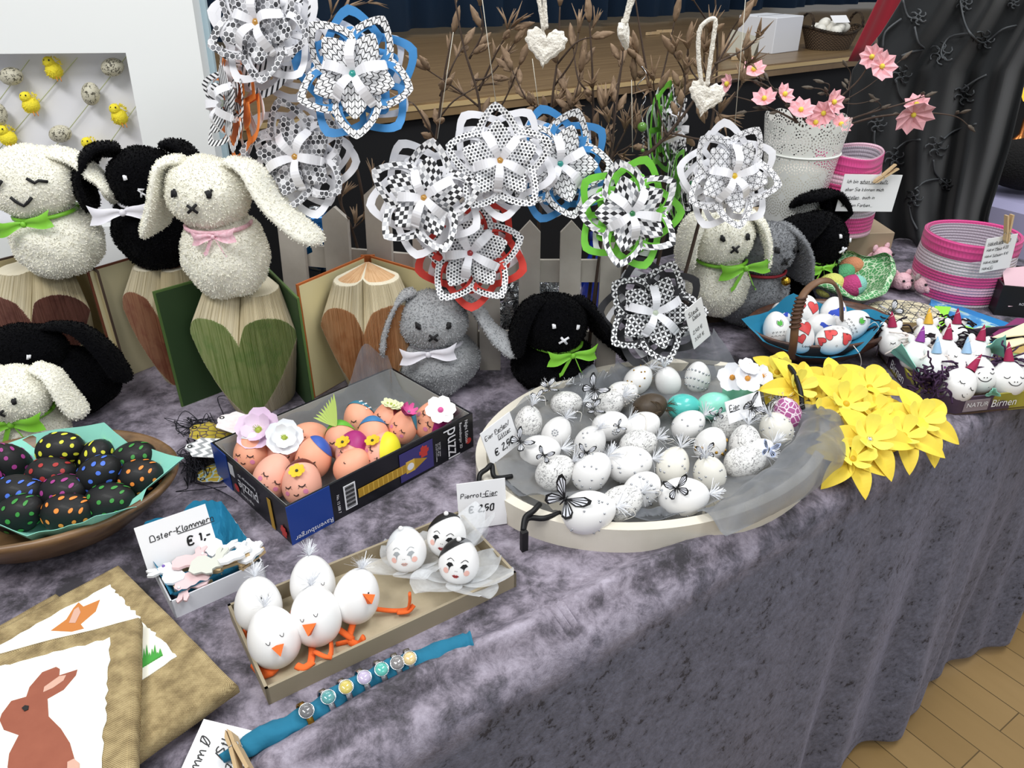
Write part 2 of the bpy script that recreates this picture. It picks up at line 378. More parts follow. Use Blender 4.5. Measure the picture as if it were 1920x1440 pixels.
def cloth(s,v):
    # v 0..1 : back of the table to the hem
    k_=max(0,min(1,(s-.33)/.06)); TD=1.22+(.76-1.22)*k_*k_*(3-2*k_)
    L1=TD; L2=.70
    d=(v/.55)*(TD-.36) if v<.0 else v*(L1+L2)
    d=TD*.70*(v/.22) if v<.22 else TD*.70+(v-.22)/.78*(TD*.30+L2)
    r=.03
    if d<=L1-r: 
        P=tb(s,TD-d); P.z=bumpz(P) if TD-d<.35 else .0012*noise.noise(P*9); return P
    a=(d-(L1-r)); arc=r*PI/2
    if a<arc: q=a/r; n=r-r*math.sin(q); z=-r+r*math.cos(q); dep=0
    else: dep=a-arc; n=0; z=-r-dep
    P=tb(s,n,z)
    k=min(1,dep/.55); ss=s
    env=max(0,min(1,(s-.62)/.5))
    w=math.sin(ss*26+2.1*math.sin(ss*7)+dep*1.2)*.020*k*env+math.sin(ss*61+1)*.006*k*env
    out=.022*k+w+.006*noise.noise(Vector((s*5,dep*5,1)))*min(1,dep*8)
    P=P-NX*out
    if a<arc: P.z+=bumpz(P)*.6
    return P
S0=-1.3; S1=1.86
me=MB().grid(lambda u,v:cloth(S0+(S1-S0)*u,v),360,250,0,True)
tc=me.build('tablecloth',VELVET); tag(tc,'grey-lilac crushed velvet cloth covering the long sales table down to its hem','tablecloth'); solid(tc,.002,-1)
# back drop of the table
# stage with its wooden top, black cladding and blue curtain
SZ=.25; SA=T(-265,0,SZ) if 0 else None
A=T(770,195,SZ); B=T(1628,100,SZ); sx=(B-A).normalized(); sn=Vector((-sx.y,sx.x,0)); sO=A-sx*2.2
M=frame(sO,sx,sn,Vector((0,0,1)))
t=NT('stage_boards'); c=t.co('Object'); x,y,z=t.xyz(c)
g=t.noise(9,5,.65,1,t.comb(t.math('MULTIPLY',x,.25),t.math('MULTIPLY',y,9.0),0.0))
t.base(t.ramp(g,[(.3,'675136'),(.55,'80694a'),(.75,'967c5a')])); t.b.inputs['Roughness'].default_value=.35
o=MB().box((3.4,1.6,-.02),(6.8,3.2,.04)).build('stage_floor',[t.m],M=M); struct(o)
BLK=mat('black_cladding','111216',.8)
o=MB().box((3.4,.03,-.52),(6.8,.02,.96)).build('stage_front',[BLK],M=M); struct(o)
o=MB().box((3.4,.0,-.012),(6.8,.006,.012),0).build('trim_1',[mat('pale_edge','c6ac7c',.5)],M=M); struct(o)
o=MB().box((3.4,3.3,.9),(8,.1,3.4)).build('wall_back',[mat('hall_wall','c9c6bd',.9)],M=M); struct(o)
# curtain
CU=T(900,62,SZ); CUn=(CU-A).dot(sn)
t=NT('blue_velvet'); t.base(srgb('12304f')); t.b.inputs['Roughness'].default_value=.8; t.b.inputs['Sheen Weight'].default_value=.4; t.b.inputs['Sheen Tint'].default_value=srgb('3a6a9a')
def cur(u,v):
    x=6.8*u; return (x,CUn+.06*math.sin(x*17+math.sin(x*5)*1.2)+.02*math.sin(x*41),.03+1.6*v)
o=MB().grid(cur,420,2,0,True).build('stage_curtain',[t.m],M=M); tag(o,'dark blue pleated velvet curtain hanging at the back of the stage','curtain'); solid(o,.006)

# big white box frame with speckled eggs and chicks on strings
FW=mat('white_lacquer','eceeed',.4); 
FY=1.30; fM=standM(Q(200,600,FY)*1.0,yaw=4,back=7)
fM=standM(Vector((Q(200,640,FY).x,FY,0)),yaw=4,back=7)
fi=fM.inverted()
def onframe(px,py,off=0):
    # where the sight line meets the frame's front plane
    o=fi@Vector((0,0,CH)); u,f,d=ray(px,py); r=(fi.to_3x3()@Vector((u,f,-d))); t=(off-o.y)/r.y; return o+r*t
TR=onframe(388,175); IN=onframe(243,99); BR=onframe(412,345); IN2=onframe(275,345)
xr=(TR.x+BR.x)/2; xi=(IN.x+IN2.x)/2; zi=IN.z; xl=-.55
fr=thing('box_frame','large white wooden box frame with speckled eggs and yellow chicks on slanted strings','picture frame',fM)
mb=MB(); H=.95
bw=xr-xi
mb.box(((xi+xr)/2,.02,H/2),(bw,.04,H)); mb.box(((xl+xi)/2,.02,(zi+H)/2),(xi-xl,.04,H-zi)); mb.box(((xl+xi)/2,.02,.09),(xi-xl,.04,.18)); mb.box((xl-.03,.02,H/2),(.06,.04,H))
mb.build('frame',FW,fr)
MB().box((xr-.002,.045,H/2),(.022,.012,H)).build('frame_edge',mat('pale_blue_edge','b3c9d2',.5),fr)
MB().box(((xl+xi)/2,.052,(zi+.08)/2),(xi-xl,.004,zi-.08)).build('backing_paper',mat('backing_white','e2e2e8',.7),fr)
mb=MB(); MB
STR=mat('pale_green_string','b9bf93',.8)
for a,b in (((-40,240),(55,112)),((-10,290),(145,108)),((60,330),(240,102)),((150,345),(258,195)),((210,352),(270,290))):
    o=MB().tube([onframe(*a,.044),onframe(*b,.044)],.0007,5).build('string',STR,fr)
t=NT('speckled_shell'); c=t.co(); t.base(t.mix(t.math('GREATER_THAN',t.noise(190,3,.7,1,c),.56),srgb('c9c4b0'),srgb('4f4a3c'))); t.b.inputs['Roughness'].default_value=.5; SPK=t.m
def ell(mb,c,rx,rz,ang,m=0,n=18,ry=None):
    M=Matrix.Translation(c)@Matrix.Rotation(math.radians(ang),4,'Y'); return mb.ball((0,0,0),(rx,ry or rx,rz),n,m,M)
for px,py,a in((21,143,80),(170,176,15),(211,126,75),(113,251,75),(207,361,-25),(-4,213,0)):
    o=ell(MB(),onframe(px,py,.028),.0145,.019,a).build('speckled_egg',SPK,fr)
YF=mat('chick_fluff','f4e23c',.9,bump=(400,.8,.002)); 
for px,py,a in((101,132,-15),(58,197,60),(224,219,-10),(15,259,80),(172,281,-10)):
    p=onframe(px,py,.03); mb=MB(); ell(mb,p,.013,.014,a); ell(mb,p+Vector((-.003,-.006,.013)),.009,.009,a)
    for k in range(160):
        d=Vector((R.gauss(0,1),R.gauss(0,1),R.gauss(0,1))).normalized(); q=p+d*.0125+(Vector((0,0,.008)) if d.z>0 else Vector()); s=d.cross(Vector((R.random(),R.random(),R.random()))).normalized()*.0012
        mb.add([q-s,q+s,q+d*.0035],[(0,1,2)])
    o=mb.build('chick',YF,fr)
    mb=MB(); mb.ball(p+Vector((-.006,-.013,.016)),.0014,8); mb.ball(p+Vector((.002,-.014,.016)),.0014,8); mb.build('eye',INK,o)
    mb=MB(); 
    for sgn in(-1,1): mb.tube([p+Vector((.008+sgn*.003,-.008,-.01)),p+Vector((.011+sgn*.003,-.012,-.017))],.0008,5)
    mb.build('foot',mat('chick_orange','d98a3a',.6),o)
SH=mat('brown_shell','c0a283',.6)
for px,py in((52,322),(243,296),(235,327)):
    p=onframe(px,py,.03)
    def sh(u,v):
        a=2*PI*u; t=v*(1.5+.35*math.sin(a*5+1)*.6); r=.0145; return (r*math.sin(t)*math.cos(a),-r*.6+r*math.cos(t)*-1+.01,r*math.sin(t)*math.sin(a)) if 0 else (r*math.sin(t)*math.cos(a),r*math.cos(t),r*math.sin(t)*math.sin(a))
    o=MB().grid(sh,20,7,0,True,Matrix.Translation(p)).build('cracked_eggshell',SH,fr); solid(o,.0008)
# small white frame at the far left
p=T(-70,700); M=standM(Vector((-1.13,1.16,0)),yaw=-3,back=0)
g=thing('small_box_frame','small white box frame standing before the big frame at the left end','picture frame',M)
mb=MB(); W_,H_=.26,.235
for c,d in(((W_/2,0,H_-.0125),(W_,.04,.025)),((W_/2,0,.0125),(W_,.04,.025)),((.0125,0,H_/2),(.025,.04,H_-.05)),((W_-.0125,0,H_/2),(.025,.04,H_-.05))): mb.box(c,d)
mb.build('frame',FW,g); MB().box((W_/2,.018,H_/2),(W_-.05,.003,H_-.05)).build('backing_paper',mat('backing_grey','c9cbc8',.7),g)

# picket fence: two panels end to end
WF=mat('whitewashed_wood','d3cdc3',.7,var=(40,'b5ada1',.7),bump=(60,.3,.001))
def fence(label,P0,P1,pickets,rx0,rx1,g):
    X=(P1-P0).normalized(); M=frame(P0,X,Vector((-X.y,X.x,0)),Vector((0,0,1)))@Matrix.Rotation(math.radians(-5),4,'X')
    r=thing('picket_fence',label,'fence',M,g)
    for (a,b,h) in pickets:
        w=b-a; mb=MB(); pts=[(a,0),(b,0),(b,h-.018),((a+b)/2,h),(a,h-.018)]
        mb.prism([(x,z) for x,z in pts],0,.009,0,Matrix(((1,0,0,0),(0,0,-1,0),(0,1,0,0),(0,0,0,1))))
        mb.build('picket',WF,r)
    for z0,z1 in((.150,.186),(.030,.066)): MB().box(((rx0+rx1)/2,.005,(z0+z1)/2),(rx1-rx0,.008,z1-z0)).build('rail',WF,r)
def fy(px): return 1.205-.08*(px-525)/(893-525) if px<893 else 1.125
def fpt(px): y=fy(px); return Vector((Q(px,500,y).x,y,0))
def picks(L,x0): return [((fpt(a)-fpt(x0)).length,(fpt(b)-fpt(x0)).length,h) for a,b,h in L]
fence('whitewashed picket fence panel behind the orange folded book and the red paper flower',fpt(525),fpt(893),picks([(526,571,.30),(609,655,.255),(688,733,.295),(773,815,.25),(852,892,.29)],525),0,(fpt(893)-fpt(525)).length,None)
fence('whitewashed picket fence panel behind the black bunny with the lime bow',fpt(896),fpt(1200),picks([(896,937,.29),(973,1013,.25),(1050,1090,.25),(1127,1166,.29)],896),0,(fpt(1185)-fpt(896)).length,None)

# black embroidered drape, red cloth, neighbouring table
def drape(u,v):
    y=-60+522*v
    L=[( -60,1722),(0,1692),(60,1655),(130,1600),(250,1585),(400,1615),(500,1640)]
    Rr=[(-60,2000),(0,1990),(130,1925),(277,1890),(405,1850),(500,1850)]
    def itp(K):
        for (a,b),(c,d) in zip(K,K[1:]):
            if y<=c: return b+(d-b)*(y-a)/(c-a)
        return K[-1][1]
    l=itp(L); r=itp(Rr); s=u
    dep=1.74+.04*math.sin(s*19+v*3)*min(1,s*2.2)+.03*math.sin(s*41)*s*.7+.12*(s-.3)**2
    P=Q(l+(r-l)*s,y,dep); P.z=max(P.z,.006); return P
BV=mat('black_drape','1f2123',.95,sheen=.12,bump=(500,.1,.001))
dr=thing('embroidered_drape','black fabric drape with stitched vine and blossom embroidery behind the pink baskets','drape')
o=MB().grid(drape,60,30,0,True).build('fabric',BV,dr); solid(o,.004,1)
EMB=mat('embroidery_thread','4a4d50',.6)
def onD(px,py):
    # nearest drape point for a pixel
    lo,hi=0,1; v=(py+60)/522
    for _ in range(22):
        m=(lo+hi)/2; P=drape(m,v); d=P-Vector((0,0,CH)); z=d.y*math.cos(PITCH)-d.z*math.sin(PITCH); X=960+FL*d.x/z
        if X<px: lo=m
        else: hi=m
    P=drape((lo+hi)/2,v); return P+(Vector((0,0,CH))-P).normalized()*.008
mb=MB()
vines=[[(1693,0),(1702,30),(1720,35)],[(1690,35),(1660,60),(1655,90)],[(1715,50),(1722,80),(1733,92),(1710,97),(1690,105)],[(1800,0),(1808,40),(1822,66),(1845,80),(1880,55),(1906,48)],[(1820,62),(1780,70),(1765,95),(1768,110)],[(1680,150),(1685,175),(1695,190)],[(1800,170),(1830,150),(1850,140)],[(1640,245),(1640,270),(1655,290)],[(1680,280),(1700,265),(1725,262)],[(1750,300),(1752,320),(1762,335)],[(1762,335),(1735,340),(1715,355)],[(1762,335),(1780,350),(1775,355)],[(1770,260),(1790,245),(1830,232)],[(1705,385),(1710,410),(1720,430)],[(1640,300),(1625,290)]]
for vv in vines: mb.tube(smooth_path([onD(*p) for p in vv],4),.0022,5)
for cx,cy,r in((1722,32,16),(1808,8,16),(1765,100,23),(1845,75,20),(1690,140,20),(1808,178,20),(1645,232,18),(1756,275,22),(1677,296,20),(1713,372,18),(1775,345,12),(1900,5,12)):
    for k in range(6):
        a=k*PI/3+cx; c=(cx+math.cos(a)*r*.6,cy+math.sin(a)*r*.6)
        P=[onD(c[0]+math.cos(b)*r*.4,c[1]+math.sin(b)*r*.33) for b in [q*PI/4+a for q in range(8)]]
        mb.tube(P[:7],.0016,4)
mb.build('embroidery',EMB,dr)
mb=MB().grid(lambda u,v:Q(1612+(110+60*v)*u+85*(1-v)-20,115-180*(1-v) if 0 else -60+175*v,2.25+.03*math.sin(u*9)),12,6)
tag(solid(mb.build('red_cloth',mat('red_cloth','8d1226',.85,sheen=.3)),.004,1),'strip of crimson cloth hanging behind the black embroidered drape','cloth')
# neighbouring table
A=T(1790,520,-.0)
M=Matrix.Translation(tb(2.83,.55,-.02))@Matrix.Rotation(math.radians(33),4,'Z')
o=MB().box((.3,0,-.345),(1.7,.75,.73),0,None,.02).build('lavender_tablecloth',mat('lavender_cotton','a7a4c6',.85,bump=(300,.15,.001)),M=M); tag(o,'lavender cloth over the neighbouring table behind the pink basket','tablecloth')
p=Q(1905,345,2.2)
o=MB(); o.ball((0,0,.06),(.13,.1,.07),20); tag(o.build('dark_fur_cushion',mat('dark_fur','0e0d0f',.95,bump=(200,.9,.01)),M=Matrix.Translation(Q(1920,348,2.16))),'dark furry cushion on the lavender table','cushion')
r=thing('lantern','small copper lantern with a yellow glow on the dark cushion','lantern',Matrix.Translation(Q(1915,250,2.2)))
COP=mat('copper','b5713f',.3,metal=1)
MB().lathe([(.0,-.05),(.05,-.05),(.055,-.03),(.02,-.02),(.006,0),(.006,.09)],20).build('base',COP,r)
t=NT('lit_glass'); t.base(srgb('e9b93a')); t.b.inputs['Emission Color'].default_value=srgb('f4c23c'); t.b.inputs['Emission Strength'].default_value=1.2
MB().ball((0,0,.11),(.03,.03,.035),16).build('lamp_glass',t.m,r)
# ================================================================ plush bunnies
def plushmat(name,c,c2): 
    return mat(name,c,.95,sheen=.25,bump=(260,.4,.002),var=(90,c2,.6))
CREAM=plushmat('cream_terry','f6f4e8','eae7d6'); BLACKP=mat('black_terry','050508',1,sheen=.03,bump=(260,.6,.003),spec=.1); GREYP=plushmat('grey_terry','b2b4b6','93959a'); DGREY=plushmat('dark_grey_terry','86888c','6a6c70')
THREADB=mat('black_thread','18181a',.7); THREADW=mat('white_thread','e6e6ea',.7)
def fuzz(mb,mesh_fs,n,L,rng,m=0):
    """loops of terry pile standing off the faces already in the builder"""
    V=[Vector(p) for p in mb.v]; tris=[]
    for f in mesh_fs:
        for k in range(1,len(f)-1):
            a,b,c=V[f[0]],V[f[k]],V[f[k+1]]; nn=(b-a).cross(c-a); A=nn.length/2
            if A>1e-9: tris.append((A,a,b,c,nn.normalized()))
    tot=sum(t[0] for t in tris); acc=0; vs=[];fs=[]
    for A,a,b,c,nn in tris:
        acc+=A/tot*n
        while acc>=1:
            acc-=1; u,v=rng.random(),rng.random()
            if u+v>1: u,v=1-u,1-v
            p=a+(b-a)*u+(c-a)*v; j=Vector((rng.gauss(0,.45),rng.gauss(0,.45),rng.gauss(0,.45)))
            d=(nn+j).normalized()*L*rng.uniform(.5,1.2); s=d.cross(Vector((rng.random()-.5,rng.random()-.5,rng.random()-.5))).normalized()*L*.28
            k=len(vs); vs+=[p-s,p+s,p+d+s*.6,p+d-s*.6]; fs.append((k,k+1,k+2,k+3))
    mb.add(vs,fs,m)
def blob(mb,c,r,n=24,amp=.06,seed=0,bottom=None):
    def fn(u,v):
        a=2*PI*u;t=PI*v
        d=Vector((math.sin(t)*math.cos(a),math.sin(t)*math.sin(a),-math.cos(t)))
        k=1+amp*noise.noise(d*2.3+Vector((seed,seed*1.7,0)))
        p=Vector((c[0]+r[0]*d.x*k,c[1]+r[1]*d.y*k,c[2]+r[2]*d.z*k))
        if bottom is not None and p.z<bottom: p.z=bottom+(p.z-bottom)*.12
        return p
    mb.grid(fn,n,n*2//3,0,True)
def bow(mb,c,s,tails=True,droop=.3,m=0):
    """two looped leaves and two notched tails, in the XZ plane facing -Y"""
    c=Vector(c)
    for sg in(-1,1):
        def fn(u,v,sg=sg):
            w=.62*s*(.20+.80*u**.8); x=sg*s*u*1.0-sg*.13*s*(1-abs(2*v-1))*(u>.99)
            return c+Vector((x,-.006*math.sin(PI*u)-.002-.0015*math.cos(v*9),(v-.5)*w+ .10*s*u*sg+.03*s*math.sin(u*7)))
        mb.grid(fn,8,4,m,True)
        if tails:
            def ft(u,v,sg=sg):
                w=.2*s; return c+Vector((sg*(.1+.75*u)*s*.55+ (v-.5)*w*.5,-.004-.003*u,-u*s*(.55+droop)-(v-.5)*w*.6+ (.12*s*abs(v-.5)*2 if u>.99 else 0)))
            mb.grid(ft,6,4,m,True)
    mb.ball((c.x,c.y-.004,c.z),(.1*s,.08*s,.12*s),10,m)
RIB={'lime':mat('lime_satin','7fc43a',.35),'white':mat('white_satin','eceaf2',.35),'pink':mat('pink_check_ribbon','c05a76',.5,var=(260,'f0c8d2',1.6)),'red':mat('red_cord','8d1f2c',.6),'gold':mat('gold_bell','c8a13a',.25,metal=1)}
def bunny(label,pos,s=1,yaw=0,roll=0,back=0,fur=CREAM,thread=THREADB,eyes='dots',mouth='x',ears=None,ribbon=None,head=(0,-.008,.128,.052,.047,.045),body=(.060,.055,.060),ht=(0,0),seed=1,group='plush rabbits'):
    rng=random.Random(seed); M=standM(pos,yaw,back,roll,s)
    r=thing('plush_bunny',label,'plush bunny',M)
    fl=.0026; nf=5200
    mb=MB(); bx,by,bz=body; blob(mb,(0,0,bz*.86),(bx,by,bz),26,.10,seed,0); F=list(mb.f); fuzz(mb,F,nf*1.3,fl,rng); mb.build('body',fur,r)
    hx,hy,hz,rx,ry,rz=head
    HM=Matrix.Translation((hx,hy,hz))@Matrix.Rotation(math.radians(ht[0]),4,'Z')@Matrix.Rotation(math.radians(ht[1]),4,'Y')
    mb=MB(); blob(mb,(0,0,0),(rx,ry,rz),26,.07,seed+3); mb.v=[tuple(HM@Vector(p)) for p in mb.v]; F=list(mb.f); fuzz(mb,F,nf,fl,rng); h=mb.build('head',fur,r)
    ears=ears or ([(-.03,.005,.162),(-.062,0,.160),(-.082,-.008,.120),(-.090,-.012,.075)],[(.03,.005,.162),(.062,0,.160),(.082,-.008,.120),(.098,-.012,.080)])
    for e in ears:
        P=smooth_path(e,5); n=len(P); ws=[.020*(.55+.75*math.sin(PI*min(1,(i/(n-1))*.62+.12))) *(1 if i<n-2 else (.8 if i<n-1 else .35)) for i in range(n)]
        ws=[w*1.6 for w in ws]
        mb=MB(); 
        ctr=Vector((hx,hy,hz)); up=Vector((0,0,1))
        # ear lies flat like a flap: thin across the direction away from the head
        vs=[];N=12
        for i,p in enumerate(P):
            tg=(P[min(i+1,n-1)]-P[max(i-1,0)]).normalized(); out=(p-ctr); out=(out-tg*out.dot(tg)); out=out.normalized() if out.length>1e-6 else Vector((0,0,1)); sd=tg.cross(out)
            for k in range(N):
                q=2*PI*k/N; vs.append(p+sd*math.cos(q)*ws[i]+out*math.sin(q)*(.0075 if 0<i<n-1 else .004)+out*(-.25*ws[i]*math.cos(q)**2))
        fs=[(i*N+k,(i+1)*N+k,(i+1)*N+(k+1)%N,i*N+(k+1)%N) for i in range(n-1) for k in range(N)]+[tuple(range(N)),tuple((n-1)*N+k for k in range(N-1,-1,-1))]
        mb.add(vs,fs,0,True); fuzz(mb,fs,2400,fl,rng); mb.build('ear',fur,r)
    def onh(a,b,e=.0035):
        a*=rx;b*=rz; y=-ry*math.sqrt(max(0,1-(a/rx)**2-(b/rz)**2)); return HM@Vector((a,y-e,b))
    def stitch(mb,pts,w=.0016): mb.tube([onh(*p) for p in pts],w,6)
    for sg in(-1,1):
        mb=MB()
        if eyes=='dots': 
            mb.ball(onh(sg*.42,.25,.002),(.0038,.0026,.0042),10)
            for q in range(5): stitch(mb,[(sg*.42+R.uniform(-.07,.07),.17+R.uniform(-.03,.03)),(sg*.42+R.uniform(-.07,.07),.34+R.uniform(-.03,.03))])
        elif eyes=='white': stitch(mb,[(sg*.36,.24),(sg*.38,.38)],.0019); stitch(mb,[(sg*.36+.045,.26),(sg*.38+.045,.37)],.0014)
        elif eyes=='sleep': stitch(mb,[(sg*.30-.04*sg,.20),(sg*.38,.33),(sg*.46,.30),(sg*.66,.50)] if 0 else [(sg*.28,.34),(sg*.42,.20),(sg*.50,.24),(sg*.66,.16)],.0022)
        if eyes: mb.build('eye',thread,h)
    mb=MB()
    if mouth=='x': stitch(mb,[(-.11,-.02),(.11,-.24)],.0019); stitch(mb,[(.12,0),(-.13,-.24)],.0019); stitch(mb,[(-.05,-.14),(.05,-.12)],.0018)
    elif mouth=='v': stitch(mb,[(-.20,-.08),(-.12,-.22),(0,-.36),(.12,-.28),(.25,-.16)],.0022)
    elif mouth=='y': stitch(mb,[(-.07,-.02),(0,-.12),(.07,-.02),(-.07,-.02)],.0018); stitch(mb,[(0,-.12),(-.03,-.26)],.0014); stitch(mb,[(0,-.12),(.12,-.24)],.0014)
    if mouth: mb.build('stitched_mouth',thread,h)
    if ribbon:
        kind,ox,oz,sz,tl=ribbon
        mb=MB(); yb=-max(by*.80,.036)
        if kind=='red':
            mb.tube([(.045*math.cos(a),.042*math.sin(a)-.004,.094) for a in [q*2*PI/20 for q in range(21)]],.0025,6); mb.build('collar',RIB['red'],r)
            MB().ball((ox,-.053,.088),.0075,14).build('bell',RIB['gold'],r)
        else:
            mb.tube([(.042*math.cos(a),.040*math.sin(a)-.004,oz+.002) for a in [q*2*PI/20 for q in range(21)]],.003,6)
            bow(mb,(ox,yb-.006,oz),sz,tl); mb.build('bow',RIB[kind],r)
    return r
BH=.188
bunny('cream plush bunny with sleeping eyes and lime bow on the leftmost folded book',T(132,508,BH),1.02,8,-4,0,CREAM,ribbon=('lime',-.012,.090,.038,False),eyes='sleep',mouth='v',head=(0,-.008,.134,.056,.05,.050),body=(.060,.055,.055),
  ears=([(-.03,.005,.172),(-.062,0,.168),(-.085,-.005,.135),(-.115,-.01,.098)],[(.03,.005,.172),(.062,.01,.158),(.085,.01,.125),(.098,0,.095)]),seed=2)
bunny('black plush bunny with white stitched eyes and white bow on the reddish-brown folded book',T(305,492,BH),1.02,14,3,0,BLACKP,THREADW,'white','y',ribbon=('white',-.03,.094,.045,False),seed=3,
  ears=([(-.03,.005,.170),(-.065,0,.168),(-.088,-.005,.130),(-.080,-.015,.085)],[(.03,.005,.17),(.058,0,.172),(.085,-.008,.13),(.11,.0,.09)]))
bunny('cream plush bunny with wide drooping ears and pink checked bow on the green folded book',T(437,545,BH),1.02,-4,0,0,CREAM,ribbon=('pink',.012,.096,.030,True),seed=4,head=(-.004,-.008,.140,.053,.048,.046),body=(.058,.053,.062),
  ears=([(-.03,.005,.178),(-.058,0,.172),(-.074,-.008,.128),(-.098,-.012,.083)],[(.03,.005,.178),(.062,0,.170),(.088,-.005,.128),(.140,-.008,.078)]))
bunny('black plush bunny lying behind the small cream bunny at the dotted egg bowl',T(150,800,0)+Vector((-.035,.050,0)),.92,10,0,0,BLACKP,THREADW,'white',None,seed=5,body=(.085,.06,.06),head=(-.035,-.012,.115,.062,.05,.045),
  ears=([(-.07,.0,.150),(-.10,0,.150),(-.13,-.02,.12),(-.14,-.02,.07)],[(.0,.005,.150),(.05,0,.145),(.088,-.015,.11),(.11,-.03,.06)]))
bunny('small cream plush bunny with lime bow beside the bowl of dotted black eggs',T(80,850,0)+Vector((0,.0,0)),.86,2,0,0,CREAM,seed=6,ribbon=('lime',.0,.084,.05,True),body=(.055,.045,.05),head=(0,-.01,.118,.052,.046,.044),
  ears=([(-.03,.005,.152),(-.055,.01,.145),(-.07,.01,.11),(-.08,.0,.07)],[(.030,.012,.156),(.056,.012,.142),(.070,.008,.11),(.086,.008,.07)]))
bunny('light grey plush bunny with white bow in front of the picket fence',T(815,745,0)+Vector((0,.035,0)),1.02,6,2,0,GREYP,THREADB,seed=7,ribbon=('white',-.012,.084,.042,False),body=(.066,.055,.055),head=(-.004,-.014,.122,.052,.048,.044),
  ears=([(-.03,.005,.158),(-.058,0,.150),(-.076,-.006,.11),(-.082,-.015,.065)],[(.03,.0,.160),(.062,-.008,.138),(.088,-.02,.105),(.130,-.025,.078)]))
bunny('black plush bunny with lime bow on the velvet beside the egg tray',T(1032,742,0)+Vector((0,.035,0)),1.0,16,4,0,BLACKP,THREADW,'white','x',seed=8,ribbon=('lime',.012,.078,.04,True),body=(.066,.055,.05),head=(-.008,-.012,.115,.052,.048,.046),ht=(0,6),
  ears=([(-.03,.005,.150),(-.050,0,.140),(-.066,-.006,.11),(-.072,-.012,.065)],[(.03,.0,.150),(.055,-.005,.130),(.085,-.012,.09),(.118,-.015,.055)]))
SX=Q(1340,640,1.22)
bunny('cream plush bunny with long lime bow beside the black-and-white paper flower',T(1345,600,.035)+Vector((0,.04,0)),1.06,12,0,0,CREAM,seed=9,ribbon=('lime',.022,.094,.045,True),head=(-.006,-.008,.137,.052,.047,.047),body=(.054,.05,.058),
  ears=([(-.03,.005,.176),(-.058,0,.165),(-.072,-.004,.13),(-.070,-.008,.085)],[(.028,.0,.176),(.052,-.008,.160),(.068,-.014,.125),(.078,-.012,.085)]))
MB().box((0,0,.0175),(.13,.11,.035),0,None,.002).build
o=MB().box((0,0,.0175),(.12,.09,.034),0,None,.002).build('wooden_block',mat('dark_wood_block','4a3d30',.6,var=(30,'33291f',.8)),M=standM(T(1345,606,0)+Vector((0,.045,0)),12)); tag(o,'dark wooden block under the cream bunny with the long lime bow','block')
bunny('dark grey plush bunny with red collar and brass bell behind the handled egg basket',T(1405,622,0)+Vector((.005,.05,0)),1.12,22,3,0,DGREY,THREADB,seed=10,ribbon=('red',.018,.09,.03,False),body=(.062,.055,.058),head=(0,-.008,.128,.050,.046,.044),ht=(8,6),
  ears=([(-.03,.005,.162),(-.05,.02,.16),(-.06,.03,.12),(-.06,.02,.08)],[(.03,.0,.164),(.055,-.004,.145),(.078,-.01,.11),(.090,-.012,.065)]))
bunny('black plush bunny with ears thrown back in front of the brown cardboard box',T(1500,575,0)+Vector((0,.03,0)),1.15,32,12,0,BLACKP,THREADW,'white','x',seed=11,ribbon=('lime',-.035,.075,.03,True),body=(.06,.055,.055),head=(-.01,-.01,.112,.050,.046,.044),ht=(6,10),
  ears=([(-.03,.0,.135),(-.05,-.005,.145),(-.085,-.005,.120),(-.11,-.0,.105)],[(.02,.005,.147),(.03,.01,.165),(.0,.02,.18),(-.05,.02,.165)]))

